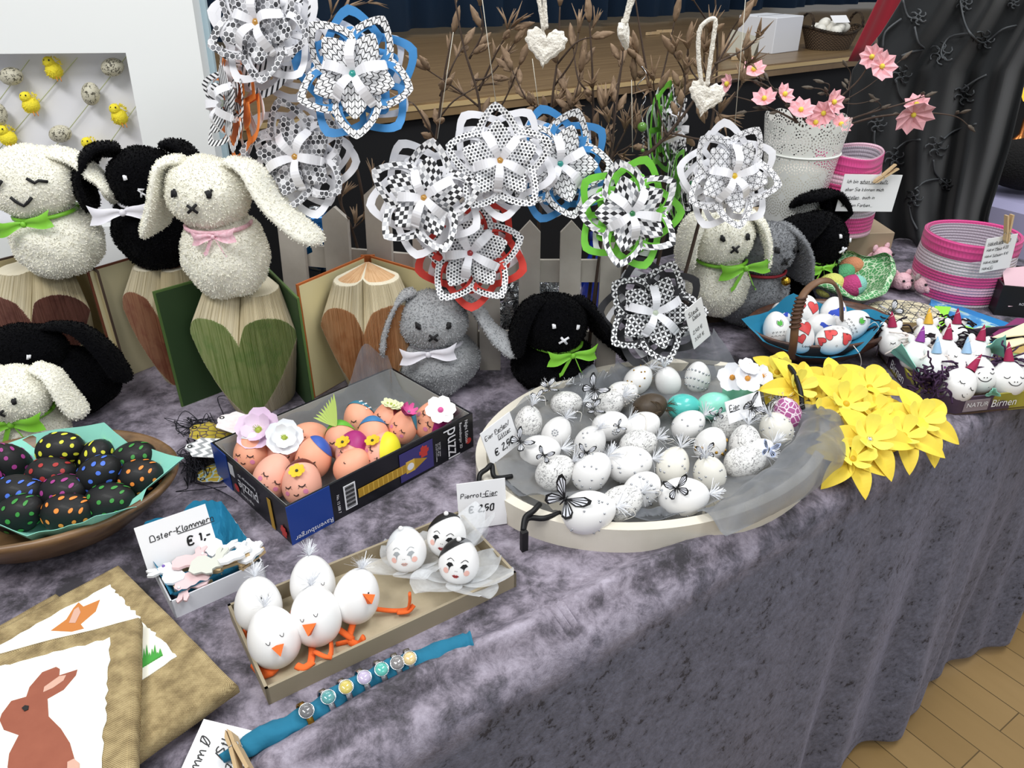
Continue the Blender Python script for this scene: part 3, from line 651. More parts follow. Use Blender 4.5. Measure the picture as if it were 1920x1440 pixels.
# ================================================================ folded heart books
def book(label,pos,yaw,paint,cover,inside,paint2,topcol,Rr=.135,H=.186,half=40,cang=45,CL=.160,seed=0,edgec=None,roll=0,halfR=None,cangR=None):
    rng=random.Random(seed); M=standM(pos,yaw,0,roll)
    r=thing('folded_heart_book',label,'folded book',M)
    a0=math.radians(half); aR=math.radians(halfR or half)
    def an(s): return s*(a0 if s<0 else aR)
    t=NT('heart_edge_'+paint+str(seed)); c=t.co('UV'); x,y,z=t.xyz(c)
    st=t.noise(1,4,.7,0,t.comb(t.math('MULTIPLY',x,26.0),t.math('MULTIPLY',y,.7),float(seed))); bl=t.noise(3.2,3,.6,.5,t.comb(x,y,float(seed)+3))
    t.base(t.mix(t.math('MULTIPLY',t.math('SUBTRACT',bl,.48),2.4),t.ramp(st,[(.27,paint2[0]),(.38,paint),(.54,paint2[1])]),srgb(paint2[2]))); t.b.inputs['Roughness'].default_value=.8; PM=t.m
    t=NT('book_paper_'+str(seed)); c=t.co('UV'); x,y,z=t.xyz(c); st=t.noise(1,3,.7,0,t.comb(t.math('MULTIPLY',x,90.0),t.math('MULTIPLY',y,.4),1.0))
    t.base(t.ramp(st,[(.33,'b3a684'),(.45,'e6ddc4'),(.7,'f3ecd8')])); t.b.inputs['Roughness'].default_value=.85; PP=t.m
    def zt(s): q=abs(s); return H*(.56+.30*math.sqrt(max(0,1-((q-.46)/.58)**2))-.10*max(0,1-q/.16)**1.2)
    def zb(s): q=abs(s); return H*(.0+.66*min(1,q)**1.25)
    NP=150; nu=NP*2
    def Rf(s,z,k):
        R0=Rr*(1-.06*abs(s)**2)
        d=max(0,z-zt(s))*.75; e=max(0,zb(s)-z)*.42
        return R0-d-e-(.0028 if k%2 else 0)-.0008*hs[k%len(hs)]
    hs=[rng.random() for _ in range(nu+1)]
    rows=[('b',i/8) for i in range(9)]+[('h',i/18) for i in range(1,19)]+[('t',i/10) for i in range(1,11)]
    vs=[];uv=[]
    for kind,f in rows:
        for k in range(nu+1):
            s=-1+2*k/nu; jz=.0012*(hs[(k//2*7)%nu]-.5)
            a=an(s)
            zz={'b':zb(s)*f,'h':zb(s)+(zt(s)-zb(s))*f,'t':zt(s)+(H-zt(s))*f}[kind]+(jz if f not in(0,) else 0)
            rr=Rf(s,zz,k); vs.append((rr*math.sin(a),-rr*math.cos(a),zz)); uv.append((s,zz/H*2))
    fs=[];ms=[]; W=nu+1
    for j in range(len(rows)-1):
        for k in range(nu):
            fs.append((j*W+k,j*W+k+1,(j+1)*W+k+1,(j+1)*W+k)); ms.append(1 if rows[j+1][0]=='h' else 0)
    mb=MB(); mb.add(vs,fs,ms,False,None,uv)
    # top face of the fanned leaves
    nr=8; tv=[];tu=[]
    for i in range(nr+1):
        for k in range(nu+1):
            s=-1+2*k/nu; rr=Rf(s,H,k)*(1-i/nr*.97); tv.append((rr*math.sin(an(s)),-rr*math.cos(an(s)),H-.004*(1-math.exp(-i))*0)); tu.append((s,i/nr))
    tf=[];tm=[]
    for i in range(nr):
        for k in range(nu):
            s=-1+2*(k+.5)/nu
            tf.append((i*W+k,i*W+k+1,(i+1)*W+k+1,(i+1)*W+k)); tm.append(2 if topcol and i>=1 and (abs(abs(s)-.45)<.40+.03*math.sin(s*40)) else 0)
    mb.add(tv,tf,tm,False,None,tu)
    mb.build('pages',[PP,PM,PM],r)
    CM=mat('cover_'+cover,cover,.6); IM=mat('cover_inside_'+inside,inside,.7); 
    for sg in(-1,1):
        a=sg*math.radians(cang if sg<0 else (cangR or cang))
        C=Matrix.Translation((sg*.002,.006,0))@Matrix.Rotation(a,4,'Z')
        # board runs out along -Y of the turned frame
        o=MB(); o.box((sg*.004,-CL/2,(H+.006)/2),(.003,CL,H+.006),0,C,0); o.box((sg*.0022,-CL/2,(H+.006)/2),(.0006,CL-.006,H),1,C,0)
        o.build('cover',[CM,IM],r)
    MB().box((0,.012,(H+.006)/2),(.022,.004,H+.006)).build('spine',CM,r)
    return r
book('folded book with a dark brown heart of page edges at the left end',Vector((-.735,1.185,0)),4,'86594a','4a3a30','c9b98c',('5a3a30','a8786a','6d3f3c'),None,seed=1,halfR=36,cangR=40)
book('folded book with a reddish-brown heart and matching painted top under the black bunny',Vector((-.535,1.200,0)),-2,'b07a5e','6d3a28','c8bf9c',('8d5a45','c79a7a','9c5348'),True,seed=2,half=32,cang=36,halfR=26,cangR=29)
book('folded book with a green heart and dark green covers under the cream bunny',Vector((-.388,1.105,0)),0,'93a45e','4f6a34','27401f',('5c6c2c','b6c088','86a862'),None,seed=3,cangR=33,halfR=37)
book('folded book with an orange-brown heart and orange painted top beside the picket fence',Vector((-.226,1.135,0)),4,'c99a6a','b5622c','e2d5a4',('8f5c34','deb68a','c08450'),True,seed=4,half=34,cang=38,Rr=.125,CL=.14,halfR=44,cangR=50)
tag(card('price card with handwriting and the number 5 behind the black bunny at the left edge',cardM((-70,740),(62,738),.02,back=6)[0]@Matrix.Translation((0,.0,0)),.125,.085,[('Hasen',.062,.060,.014,(0,1)),('€ 5',.080,.026,.022)],cat='card'),None,None)
# ================================================================ paper flowers
PAT={'hex':pattern('paper_honeycomb','hex',150,cols=('ececf0','26262b','76777c')),
'dots':pattern('paper_dots','dots',210),'chevron':pattern('paper_chevron','chevron',125),
'check':pattern('paper_harlequin','check',150),'argyle':pattern('paper_diamonds','argyle',150),
'grid':pattern('paper_triangle_grid','grid',110,cols=('f2f2f6','55565a','55565a')),'circles':pattern('paper_overlapping_circles','circles',130),
'stripes':pattern('paper_stripes','stripes',170),'zigzag':pattern('paper_zigzag','zigzag',100)}
PAPER={'white':mat('paper_white','eeeef3',.6),'blue':mat('paper_blue','3f8ac8',.6),'orange':mat('paper_orange','f0873a',.6),'red':mat('paper_red','cf3b30',.6),'green':mat('paper_green','74c63f',.6),'black':mat('paper_black','2b2b2f',.6),'yellow':mat('paper_yellow','f6e04a',.6)}
GEM={'teal':mat('gem_teal','1d8f86',.1,coat=1),'amber':mat('gem_amber','b5832a',.15,coat=1),'red':mat('gem_red','9c1c22',.1,coat=1),'green':mat('gem_green','17733a',.1,coat=1),'clear':mat('gem_clear','b9c4b0',.1,coat=1),'yellow':mat('gem_yellow','d8b21f',.12,coat=1)}
def pw(t,kind):
    if kind=='round': return math.sin(PI*min(1,t)**.80)**.72*(1 if t<.85 else 1-((t-.85)/.15)**2*.0)
    return (t/.55)**.8 if t<.55 else ((1-t)/.45)**.62
def petal(mb,ang,L,W,kind,z0,curl,mats,holes=True,inner=True,th=.0,rot=0):
    """outline band, gap and inner leaf, joined at the root; lies in XY, tip along ang, rises with curl"""
    ca,sa=math.cos(ang),math.sin(ang)
    def P(x,y,dz=0):
        r=max(0,y)/L; z=z0+curl*L*(r**2)*.5-.9*curl*abs(x)**1.5*2+dz
        return (x*ca-y*sa*-1 if 0 else (y*ca-x*sa),(y*sa+x*ca),z)
    n=22
    def out(k,sc,off): # k 0..2n around the outline
        t=k/n if k<=n else 2-k/n; sg=1 if k<=n else -1
        return (sg*W*sc*pw(t,kind),off+(t*L*(sc)))
    ring=[];uvs=[]
    A=[out(k,1,0) for k in range(2*n+1)]; sc=.72; off=L*.14
    B=[(x,y) for x,y in (out(k,sc,off) for k in range(2*n+1))]
    vs=[P(*p) for p in A]+[P(*p) for p in B]; uv=[(p[0],p[1]) for p in A]+[(p[0],p[1]) for p in B]; m=2*n+1
    mb.add(vs,[(i,i+1,m+i+1,m+i) for i in range(2*n)],mats[0],False,None,uv)
    if inner:
        s2=.56; o2=L*.13; nn=12; vs=[];uv=[]
        for i in range(nn+1):
            t=i/nn
            for j in range(5):
                x=(j/2-1)*W*s2*pw(max(.02,min(.985,t)),'round' if kind=='round' else kind); y=o2+t*L*s2
                vs.append(P(x,y,.004+.35*abs(x)**1.1*.3+curl*.12*t*L)); uv.append((x,y))
        mb.add(vs,[(i*5+j,i*5+j+1,i*5+j+6,i*5+j+5) for i in range(nn) for j in range(4)],mats[0],True,None,uv)
    # cross strips holding the leaf
def paper_flower(label,M,Rad,front,back,ribc='white',gem='amber',np_=5,rot=0,seed=0,backlayers=2,curl=.5,inback=True,group=None):
    rng=random.Random(seed); r=thing('paper_flower',label,'paper flower',M,group)
    for k in range(np_):
        a=rot+2*PI*(k+.5)/np_
        mb=MB(); petal(mb,a,Rad*1.0,Rad*.46,'point',-.014-.0012*k,.22,[0]); ob=mb.build('back_petal',PAPER[back],r); solid(ob,.0004)
        if backlayers>1:
            mb=MB(); petal(mb,a+.28,Rad*.88,Rad*.36,'point',-.020-.001*k,.12,[0],inner=False); solid(mb.build('back_petal',PAPER['white'] if back!='black' else PAPER['white'],r),.0004)
    for k in range(np_):
        a=rot+2*PI*k/np_+rng.uniform(-.05,.05)
        mb=MB(); petal(mb,a,Rad*.93,Rad*.385,'round',-.002+.0018*(k%2)+.001*rng.random(),curl*.6,[0]); o=mb.build('front_petal',PAT[front],r); solid(o,.0004)
        # coloured lining strip inside the petal opening
        ca,sa=math.cos(a),math.sin(a); mb=MB()
        L=Rad*.9
        for sg in(-1,1):
            pts=[]
            for i in range(9):
                t=i/8; x=sg*Rad*.27*math.sin(PI*(.15+.7*t))**.8; y=L*(.22+.60*t); z=-.006+curl*.6*L*(y/L)**2*.5+.003*math.sin(PI*t)
                pts.append((y*ca-x*sa,y*sa+x*ca,z))
            mb.ribbon(pts,Rad*.10,(0,0,1))
        mb.build('inner_strip',PAPER[back],r)
    for k in range(np_):
        a=rot+2*PI*(k+.5)/np_-.15+rng.uniform(-.08,.08); ca,sa=math.cos(a),math.sin(a)
        L=Rad*rng.uniform(.40,.50); pts=[]
        for i in range(11):
            t=i/10; y=L*(t if t<.85 else .85+.15*math.sin((t-.85)*8)); z=.006+.016*math.sin(PI*t*.95)+(.0)
            pts.append((y*ca,y*sa,z))
        # curled over end
        e=Vector(pts[-1])
        for q in range(1,5):
            b=q*.55; pts.append((e.x+ca*(.004*math.sin(b)),e.y+sa*(.004*math.sin(b)),e.z-.005*(1-math.cos(b))))
        mb=MB(); n=len(pts); mb.ribbon(pts,[Rad*(.10+.05*math.sin(PI*i/n)) for i in range(n)],(0,0,1)); mb.s=[False]*len(mb.s); o=mb.build('ribbon_loop',PAPER[ribc],r); solid(o,.0003)
    mb=MB(); mb.lathe([(0.0001,0),(.0046,.0),(.0052,.0015),(.0042,.0035),(.0018,.0050),(.0001,.0053)],16); mb.build('gem',GEM[gem],r,Matrix.Translation((0,0,.0075)))
    return r
def pf(px,py,Y,rpx,yaw=0,pitch=18,rot=0):
    P=Q(px,py,Y); d=(P-Vector((0,0,CH))); z=d.y*math.cos(PITCH)-d.z*math.sin(PITCH)
    return faceM(P,yaw,pitch,rot),rpx*z/FL
def PFL(label,px,py,Y,rpx,front,back,**k):
    yaw=k.pop('yaw',0);pitch=k.pop('pitch',18)
    M,r=pf(px,py,Y,rpx,yaw,pitch); return paper_flower(label,M,r,front,back,**k)
D2=math.radians
PFL('honeycomb-patterned paper flower at the top of the hanging bunch beside the white frame',487,45,1.02,118,'hex','white',gem='amber',rot=D2(60),seed=1,yaw=-12)
PFL('orange-backed striped paper flower seen from its side at the edge of the white frame',428,195,1.05,108,'stripes','orange',gem='clear',rot=D2(20),seed=2,yaw=-50,pitch=12)
PFL('striped paper flower behind the topmost honeycomb paper flower',505,75,1.07,118,'stripes','white',gem='clear',rot=D2(40),seed=14,yaw=5)
PFL('bright blue paper flower with chevron print and teal gem',665,141,1.0,126,'chevron','blue',gem='teal',rot=D2(60),seed=3,yaw=-4)
PFL('grey honeycomb-patterned paper flower with amber gem below the blue chevron one',558,295,1.03,116,'hex','white',gem='amber',rot=D2(34),seed=4,yaw=-6)
PFL('paper flower in black-and-white harlequin check with brass gem beside the dotted white one',797,371,1.0,116,'check','white',gem='amber',rot=D2(80),seed=5,yaw=-4)
PFL('dotted black-and-white paper flower with white backing in front of the right blue one',937,302,1.02,112,'dots','white',gem='amber',rot=D2(92),seed=6,yaw=4)
PFL('blue paper flower half hidden behind the dotted white one',1048,308,1.07,112,'chevron','blue',gem='teal',rot=D2(70),seed=7,yaw=8)
PFL('red paper flower with dotted petals and dark red gem',882,474,1.03,112,'dots','red',gem='red',rot=D2(54-36),seed=8,yaw=0)
PFL('lime green paper flower with harlequin petals and green gem',1182,401,1.03,110,'argyle','green',gem='green',rot=D2(36),seed=9,yaw=6)
PFL('white paper flower with fine triangle grid print and yellow gem',1371,331,1.05,106,'grid','white',gem='yellow',rot=D2(60),seed=10,yaw=10)
PFL('black paper flower with overlapping-circle print standing by the cream bunny',1226,586,1.06,108,'circles','black',gem='clear',rot=D2(70),seed=11,yaw=4,pitch=22)
PFL('zigzag paper flower with green lining seen edge-on among the twigs',1258,240,1.18,88,'zigzag','green',gem='green',rot=D2(30),seed=12,yaw=62,pitch=8)
PFL('green and grey paper flower edge hanging behind the triangle grid one',1284,345,1.16,72,'argyle','green',gem='green',rot=D2(10),seed=13,yaw=70,pitch=5)

# ================================================================ budding branches
BARK=mat('twig_bark','382e28',.8,var=(80,'5a483c',.9)); BUD=mat('bud_scale','6d5644',.75,var=(140,'a58c70',.9)); BUDP=mat('bud_scale_pale','8f7558',.75)
def bud(mb,p,d,L,w,opened=0,rng=R):
    d=d.normalized()
    if not opened:
        N=6; mb.tube([p,p+d*L*.2,p+d*L*.5,p+d*L*.8,p+d*L],[w*.4,w*.85,w,w*.6,w*.08],6)
        for q in range(3):
            s=Vector((rng.uniform(-1,1),rng.uniform(-1,1),rng.uniform(-1,1))).cross(d).normalized()
            mb.tube([p+d*L*.15*q,p+d*L*(.15*q+.25)+s*w*.75,p+d*L*(.15*q+.5)+s*w*.5],[w*.4,w*.5,w*.05],5)
    else:
        for q in range(6):
            s=Vector((rng.uniform(-1,1),rng.uniform(-1,1),rng.uniform(-1,1))).cross(d).normalized()
            e=p+d*L*.9+s*L*rng.uniform(.3,.6)
            mb.tube([p,p+d*L*.4+s*L*.14,e],[w*.5,w*.55,w*.08],5,flat=.5)
def branch(label,pts,Y,side=(),r0=.0035,buds=12,seed=0,bl=.031,bloom=.2,budmat=None,name='budding_branch',cat='branch'):
    """main stem through pixels at depth Y (number or one per point), side twigs = lists of pixels"""
    rng=random.Random(seed); r=thing(name,label,cat)
    Ys=Y if isinstance(Y,(list,tuple)) else [Y]*len(pts)
    P=smooth_path([Q(a,b,y) for (a,b),y in zip(pts,Ys)],6); 
    if name=='budding_branch' and P[0].z>.03:
        a=P[0]; P=smooth_path([Vector((a.x*.85+.01,a.y+.01,.004)),Vector((a.x*.95,a.y+.005,a.z*.5))]+[a],5)[:-1]+P
    n=len(P)
    MB().tube(P,[r0*(1-.7*i/(n-1)) for i in range(n)],7).build('stem',BARK,r)
    ends=[(P[-1],P[-1]-P[-3])]; paths=[P]
    for sd in side:
        yy=Ys[len(Ys)//2]; S=smooth_path([Q(a,b,yy+.012*math.sin(i*2+seed)) for i,(a,b) in enumerate(sd)],5); m=len(S)
        MB().tube(S,[r0*.5*(1-.55*i/(m-1)) for i in range(m)],6).build('twig',BARK,r); ends.append((S[-1],S[-1]-S[-2])); paths.append(S)
    for p,d in ends:
        mb=MB(); bud(mb,p,d,bl*1.15,bl*.17,rng.random()<bloom,rng); mb.build('bud',budmat or BUD,r)
    for k in range(buds):
        S=paths[rng.randrange(len(paths))]; i=rng.randrange(len(S)//3 if S is P else 0,len(S)-1); t=(S[i+1]-S[i]).normalized()
        s=Vector((rng.uniform(-1,1),rng.uniform(-.5,.5),rng.uniform(-.6,1))).cross(t).normalized(); d=(t+s*.75)
        mb=MB(); q=S[i]+d*.006; mb.tube([S[i],q],.0009,5); bud(mb,q,d,bl*rng.uniform(.7,1.1),bl*.16,rng.random()<bloom,rng); mb.build('bud',budmat or BUD,r)
    return r
branch('budding branch rising left of the left crochet heart',[(905,420),(900,300),(898,190),(870,90),(850,-20)],1.19,[[(898,200),(860,170),(800,130)],[(898,170),(930,100),(960,50)],[(880,110),(905,60),(900,10)],[(890,150),(920,140),(965,80)],[(905,250),(945,190),(975,120)]],seed=1,buds=16)
branch('budding branch behind the left crochet heart reaching the curtain',[(1010,420),(1025,300),(1035,190),(1045,110),(1050,10)],1.17,[[(1030,250),(1075,190),(1090,120)],[(1040,160),(1075,110),(1085,60)],[(1030,220),(990,190),(960,130)],[(1045,120),(1080,80),(1110,70)]],seed=2,buds=22,bloom=.15)
branch('budding branch with dense buds between the two left crochet hearts',[(1120,430),(1115,300),(1112,200),(1110,120),(1105,40)],1.16,[[(1115,260),(1080,220),(1060,170)],[(1113,220),(1150,180),(1165,120)],[(1112,180),(1085,150),(1075,90)],[(1115,330),(1145,290),(1150,190)]],seed=3,buds=18)
branch('slender upright branch below the narrow crochet heart',[(1130,430),(1145,300),(1155,200),(1166,120),(1168,95)],1.12,[[(1148,270),(1140,230),(1132,200)]],seed=4,buds=5,r0=.0028)
branch('budding branch by the clothespins on the stage',[(1250,420),(1240,300),(1222,190),(1205,90),(1190,-10)],1.2,[[(1225,200),(1245,130),(1265,40)],[(1215,140),(1200,120),(1195,100)],[(1235,250),(1275,170),(1290,90)],[(1238,290),(1200,240),(1190,150)]],seed=5,buds=16)
branch('thick forked branch in front of the edge-on zigzag flower',[(1200,300),(1250,255),(1300,190),(1350,110),(1385,50)],1.13,[[(1300,190),(1330,200),(1350,215)],[(1270,235),(1285,150),(1262,100)],[(1340,120),(1400,90),(1420,70)],[(1320,160),(1295,130),(1290,90)],[(1250,255),(1230,190),(1225,150)],[(1260,250),(1330,260),(1350,210)]],seed=6,buds=16,bloom=.6)
branch('budding branch behind the right crochet heart',[(1310,420),(1325,300),(1340,190),(1345,90),(1340,-20)],1.2,[[(1340,200),(1320,120),(1330,60)],[(1344,120),(1370,60),(1395,25)],[(1335,230),(1390,160),(1400,110)],[(1343,60),(1320,30),(1300,0)]],seed=7,buds=14,bloom=.4)
branch('low budding branch with withered blossoms beside the green beads',[(1135,400),(1140,330),(1150,290),(1165,260),(1180,230)],1.15,[[(1140,330),(1120,300),(1125,270)],[(1150,290),(1185,270),(1195,240)]],seed=8,buds=10,bloom=.9)
branch('budding branch rising beside the bright blue paper flower',[(800,420),(810,300),(820,240),(835,130),(850,60)],1.2,[[(815,260),(780,200),(760,190)],[(825,180),(850,120),(870,85)],[(818,230),(850,190),(900,160)]],seed=9,buds=14,bloom=.3)
branch('budding twigs at the top behind the striped and blue flowers',[(690,430),(665,300),(610,150),(595,60),(590,-10)],1.22,[[(640,230),(620,190),(600,160)],[(598,60),(640,20),(690,5)]],seed=10,buds=8,bloom=.7)
branch('dark branch rising behind the picket fence under the honeycomb flower',[(680,500),(660,430),(640,380),(650,330)],1.2,[[(660,430),(690,400),(700,340)],[(655,410),(640,390),(620,300)]],seed=11,buds=5)
# strings the flowers hang on
THR=mat('thin_thread','c9c4b6',.6)
for lab,a,b,Y in (('thread holding the dotted white paper flower',(930,195),(903,-10),1.05),('thread holding the harlequin paper flower',(820,260),(850,60),1.05),('pair of threads holding the triangle grid paper flower',(1378,232),(1398,-5),1.09),('thread holding the right blue paper flower',(1010,200),(998,110),1.09),('thread holding the lime green paper flower',(1186,285),(1184,150),1.08)):
    mb=MB(); mb.tube([Q(*a,Y),Q(*b,Y)],.0005,5); tag(mb.build('hanging_thread',THR),lab,'thread')

# crochet hearts
YARN=mat('white_yarn','ece7dc',.9,bump=(330,1,.003),sheen=.3)
def heart_pts(n=44):
    P=[]
    for i in range(n):
        a=2*PI*i/n; P.append((16*math.sin(a)**3/17,(13*math.cos(a)-5*math.cos(2*a)-2*math.cos(3*a)-math.cos(4*a)+2)/17))
    return P
def crochet_heart(label,px,py,Y,s,yaw,loop,roll=0):
    r=thing('crochet_heart',label,'crochet heart',faceM(Q(px,py,Y),yaw,12,roll))
    mb=MB(); H=heart_pts(44)
    def fn(u,v):
        k=u*44; i=int(k)%44; j=(i+1)%44; f=k-int(k); x=H[i][0]*(1-f)+H[j][0]*f; y=H[i][1]*(1-f)+H[j][1]*f
        q=abs(v*2-1); sc=.08+.92*(1-q**4)**.5 if 0 else math.sin(PI*v)**.55
        zz=-math.cos(PI*v)*.30*(1-.35*(1-abs(2*v-1)))
        bumpy=1+.05*math.sin(u*2*PI*18)*math.sin(PI*v)
        dim=1-.5*math.exp(-(sc/.25)**2)
        return (x*s*sc*bumpy,y*s*sc*bumpy,s*zz*dim*.9+.04*s*math.sin(sc*24))
    mb.grid(fn,88,18,0,True); mb.build('heart',YARN,r)
    M=r.matrix_world.inverted(); mb=MB()
    P=smooth_path([M@Q(a,b,Y) for a,b in loop],5); 
    mb.tube(P,.0026,7); 
    for ph in(0,PI):
        Q2=[]; 
        for i,p in enumerate(P): Q2.append(p+Vector((math.cos(i*1.3+ph)*.0013,0,math.sin(i*1.3+ph)*.0013)))
        mb.tube(Q2,.0019,6)
    mb.build('yarn_loop',YARN,r); return r
crochet_heart('white crochet heart with a small centre hole, leftmost of the three',1022,90,1.0,.0265,-6,[(1019,55),(1014,20),(1008,-20),(1018,-20),(1022,20),(1024,52)],-6)
crochet_heart('white crochet heart seen edge-on hanging between the other two',1170,65,1.02,.020,70,[(1170,45),(1176,20),(1185,-15),(1190,-10),(1180,18),(1174,42)],10)
crochet_heart('cream crochet heart on a twisted loop, rightmost of the three',1323,185,1.0,.0245,8,[(1316,160),(1310,110),(1311,60),(1325,40),(1341,37),(1338,70),(1331,120),(1326,160)],-14)
# spiral wire with green bead
WIRE=mat('silver_wire','b9bcc0',.25,metal=1)
r=thing('bead_pendant','silver spiral wire pendant with a green bead hanging among the twigs','pendant')
pts=[]
for i in range(60):
    v=i/59; pts.append(Q(1204+9*math.sin(v*14)*(.6+.4*math.sin(v*5)),125+105*v,1.12)+Vector((0,.004*math.cos(v*14),0)))
MB().tube(pts,.0007,6).build('wire',WIRE,r)
pts=[Q(1206+3*math.sin(v*1.6),246+38*v/20,1.12) for v in range(21)]
MB().tube(pts,.0007,6).build('wire',WIRE,r)
MB().ball(Q(1204,238,1.12),.0068,16).build('bead',mat('green_glass_bead','5d8f36',.2,coat=.8),r); MB().ball(Q(1205,282,1.12),.003,10).build('bead',mat('green_glass_bead','5d8f36',.2),r)
# things behind the fence
r=thing('bauble','shiny dark blue glass bauble behind the left picket fence','bauble',Matrix.Translation(Q(598,452,1.26)))
MB().ball((0,0,.0),.052,24).build('glass_ball',mat('blue_glass','0f4f86',.08,metal=.6),r); MB().lathe([(.0,.05),(.009,.05),(.009,.06),(.0,.061)],12).build('cap',WIRE,r); MB().tube([(0,0,-.05),(0,0,-Q(598,452,1.26).z+.004)],[.006,.006],8).build('stand',mat('stand_grey','3a3c40',.5),r); MB().lathe([(0,0),(.03,0),(.03,.006),(0,.007)],20).build('foot',mat('stand_grey','3a3c40',.5),r,Matrix.Translation((0,0,-Q(598,452,1.26).z+.002)))
FOIL=mat('foil','b9bcbf',.18,metal=1,bump=(90,1,.01))
for px,py,s,lab in((975,562,.030,'crumpled silver foil ball behind the fence beside the red flower'),(1022,575,.036,'crumpled silver foil mass behind the right fence panel'),(955,600,.028,'small crumpled silver foil ball low behind the fence')):
    mb=MB()
    def fn(u,v):
        a=2*PI*u;t=PI*v; d=Vector((math.sin(t)*math.cos(a),math.sin(t)*math.sin(a),-math.cos(t))); k=1+.35*noise.cell(d*4)+.25*noise.noise(d*6); return d*s*k
    mb.grid(fn,26,18,0,False); tag(mb.build('foil_ball',FOIL,M=Matrix.Translation(Q(px,py,1.19))),lab,'foil')
r=thing('bottle','cobalt blue glass bottle behind the right picket fence','bottle',Matrix.Translation(T(1112,612,0)+Vector((0,.06,0))))
MB().lathe([(0,0),(.018,0),(.02,.004),(.02,.09),(.012,.11),(.008,.12),(.008,.15)],24).build('glass_body',mat('cobalt_glass','1231a0',.08,coat=1),r); MB().lathe([(.0095,.148),(.0095,.16),(0,.161)],20).build('stopper',mat('cobalt_cap','0c1f66',.4),r)
# ================================================================ eggs
def eggshape(L,W,k=.11):
    a=L/2;b=W/2
    def S(th,ph,e=0): # th from the narrow end
        r=b*math.sin(th)*(1-k*math.cos(th)); z=a*math.cos(th)
        n=Vector((math.sin(th)*math.cos(ph)/b*a,math.sin(th)*math.sin(ph)/b*a,math.cos(th))).normalized()
        return Vector((r*math.cos(ph),r*math.sin(ph),z))+n*e
    return S
class Egg:
    def __init__(s,L=.058,W=.044,n=28,cap=None,mf=None):
        s.L,s.W=L,W; s.S=eggshape(L,W); s.mb=MB(); s.k=0
        s.mb.grid(lambda u,v:s.S(PI*v,2*PI*u),n,n*3//4,0,True,mf=mf)
        # outward winding
        s.mb.f=[f[::-1] for f in s.mb.f]
    def at(s,a,b,e=.0003):
        """a to the side, b up, in units of the half width, on the front of the egg"""
        th=PI/2-b*s.W/s.L*1.0; th=max(.05,min(PI-.05,th)); ph=-PI/2+a/max(.25,math.sin(th)); return s.S(th,ph,e)
    def disc(s,a,b,r,m,e=None,sx=1,n=12):
        s.k+=1; e=e if e is not None else .00035+s.k*.00001
        vs=[s.at(a,b,e)]
        for q in (.5,1):
            for i in range(n): vs.append(s.at(a+r*sx*q*math.cos(2*PI*i/n),b+r*q*math.sin(2*PI*i/n),e))
        fs=[(0,1+i,1+(i+1)%n) for i in range(n)]+[(1+i,1+n+i,1+n+(i+1)%n,1+(i+1)%n) for i in range(n)]
        s.mb.add(vs,fs,m,True)
    def poly(s,pts,c,m,e=None):
        s.k+=1; e=e or .0004+s.k*.00001; n=len(pts)
        vs=[s.at(*c,e)]
        for q in(.5,1):
            for a,b in pts: vs.append(s.at(c[0]+(a-c[0])*q,c[1]+(b-c[1])*q,e))
        s.mb.add(vs,[(0,1+i,1+(i+1)%n) for i in range(n)]+[(1+i,1+n+i,1+n+(i+1)%n,1+(i+1)%n) for i in range(n)],m,True)
    def line(s,pts,w,m,k=4):
        s.k+=1; e=.0006+s.k*.00001
        P=smooth_path([Vector((a,b,0)) for a,b in pts],k); N=len(P); vs=[]
        for i,p in enumerate(P):
            t=P[min(i+1,N-1)]-P[max(i-1,0)]; b=Vector((-t.y,t.x,0)); b=b.normalized()*w/2 if b.length>0 else Vector((w/2,0,0))
            f=1 if 0<i<N-1 else .5
            vs+=[s.at(*(p-b*f).xy,e),s.at(*(p+b*f).xy,e)]
        s.mb.add(vs,[(2*i,2*i+2,2*i+3,2*i+1) for i in range(N-1)],m,True)
    def face(s,m,cheek=None,ang=0,eye=.36,w=.05,dx=0,dy=0,mouth='smile',lash=True,ms=None):
        ca,sa=math.cos(ang),math.sin(ang)
        def X(p): return (dx+p[0]*ca-p[1]*sa,dy+p[0]*sa+p[1]*ca)
        for sg in(-1,1):
            s.line([X((sg*eye-.17,.12)),X((sg*eye-.07,.03)),X((sg*eye+.07,.03)),X((sg*eye+.17,.12))],w,m)
            if lash:
                for q in(-.13,0,.13): s.line([X((sg*eye+q,.05)),X((sg*eye+q*1.6,-.06))],w*.6,m)
            if cheek is not None: s.disc(*X((sg*(eye+.12),-.25)),.13,cheek)
        if mouth=='smile': s.line([X((-.12,-.32)),X((-.05,-.40)),X((.05,-.40)),X((.12,-.32))],w,m if ms is None else ms)
        if mouth=='wide': s.line([X((-.38,-.18)),X((-.2,-.38)),X((.1,-.42)),X((.38,-.22))],w,m)
    def build(s,name,mats,parent=None,M=None): return s.mb.build(name,mats,parent,M)
def capshell(S,th0,mat_,parent,name='cap',e=.0008,tilt=0,axis='top',dirv=None):
    """painted or worn cap: the part of the shell within th0 of dirv"""
    mb=MB(); d=(dirv or Vector((0,0,1))).normalized(); q=Vector((0,0,1)).rotation_difference(d)
    def fn(u,v):
        w=q@Vector((math.sin(th0*v)*math.cos(2*PI*u),math.sin(th0*v)*math.sin(2*PI*u),math.cos(th0*v)))
        th=math.acos(max(-1,min(1,w.z))); ph=math.atan2(w.y,w.x); return S(th,ph,e)
    mb.grid(fn,28,8,0,True); mb.f=[f[::-1] for f in mb.f]; return mb.build(name,mat_,parent)
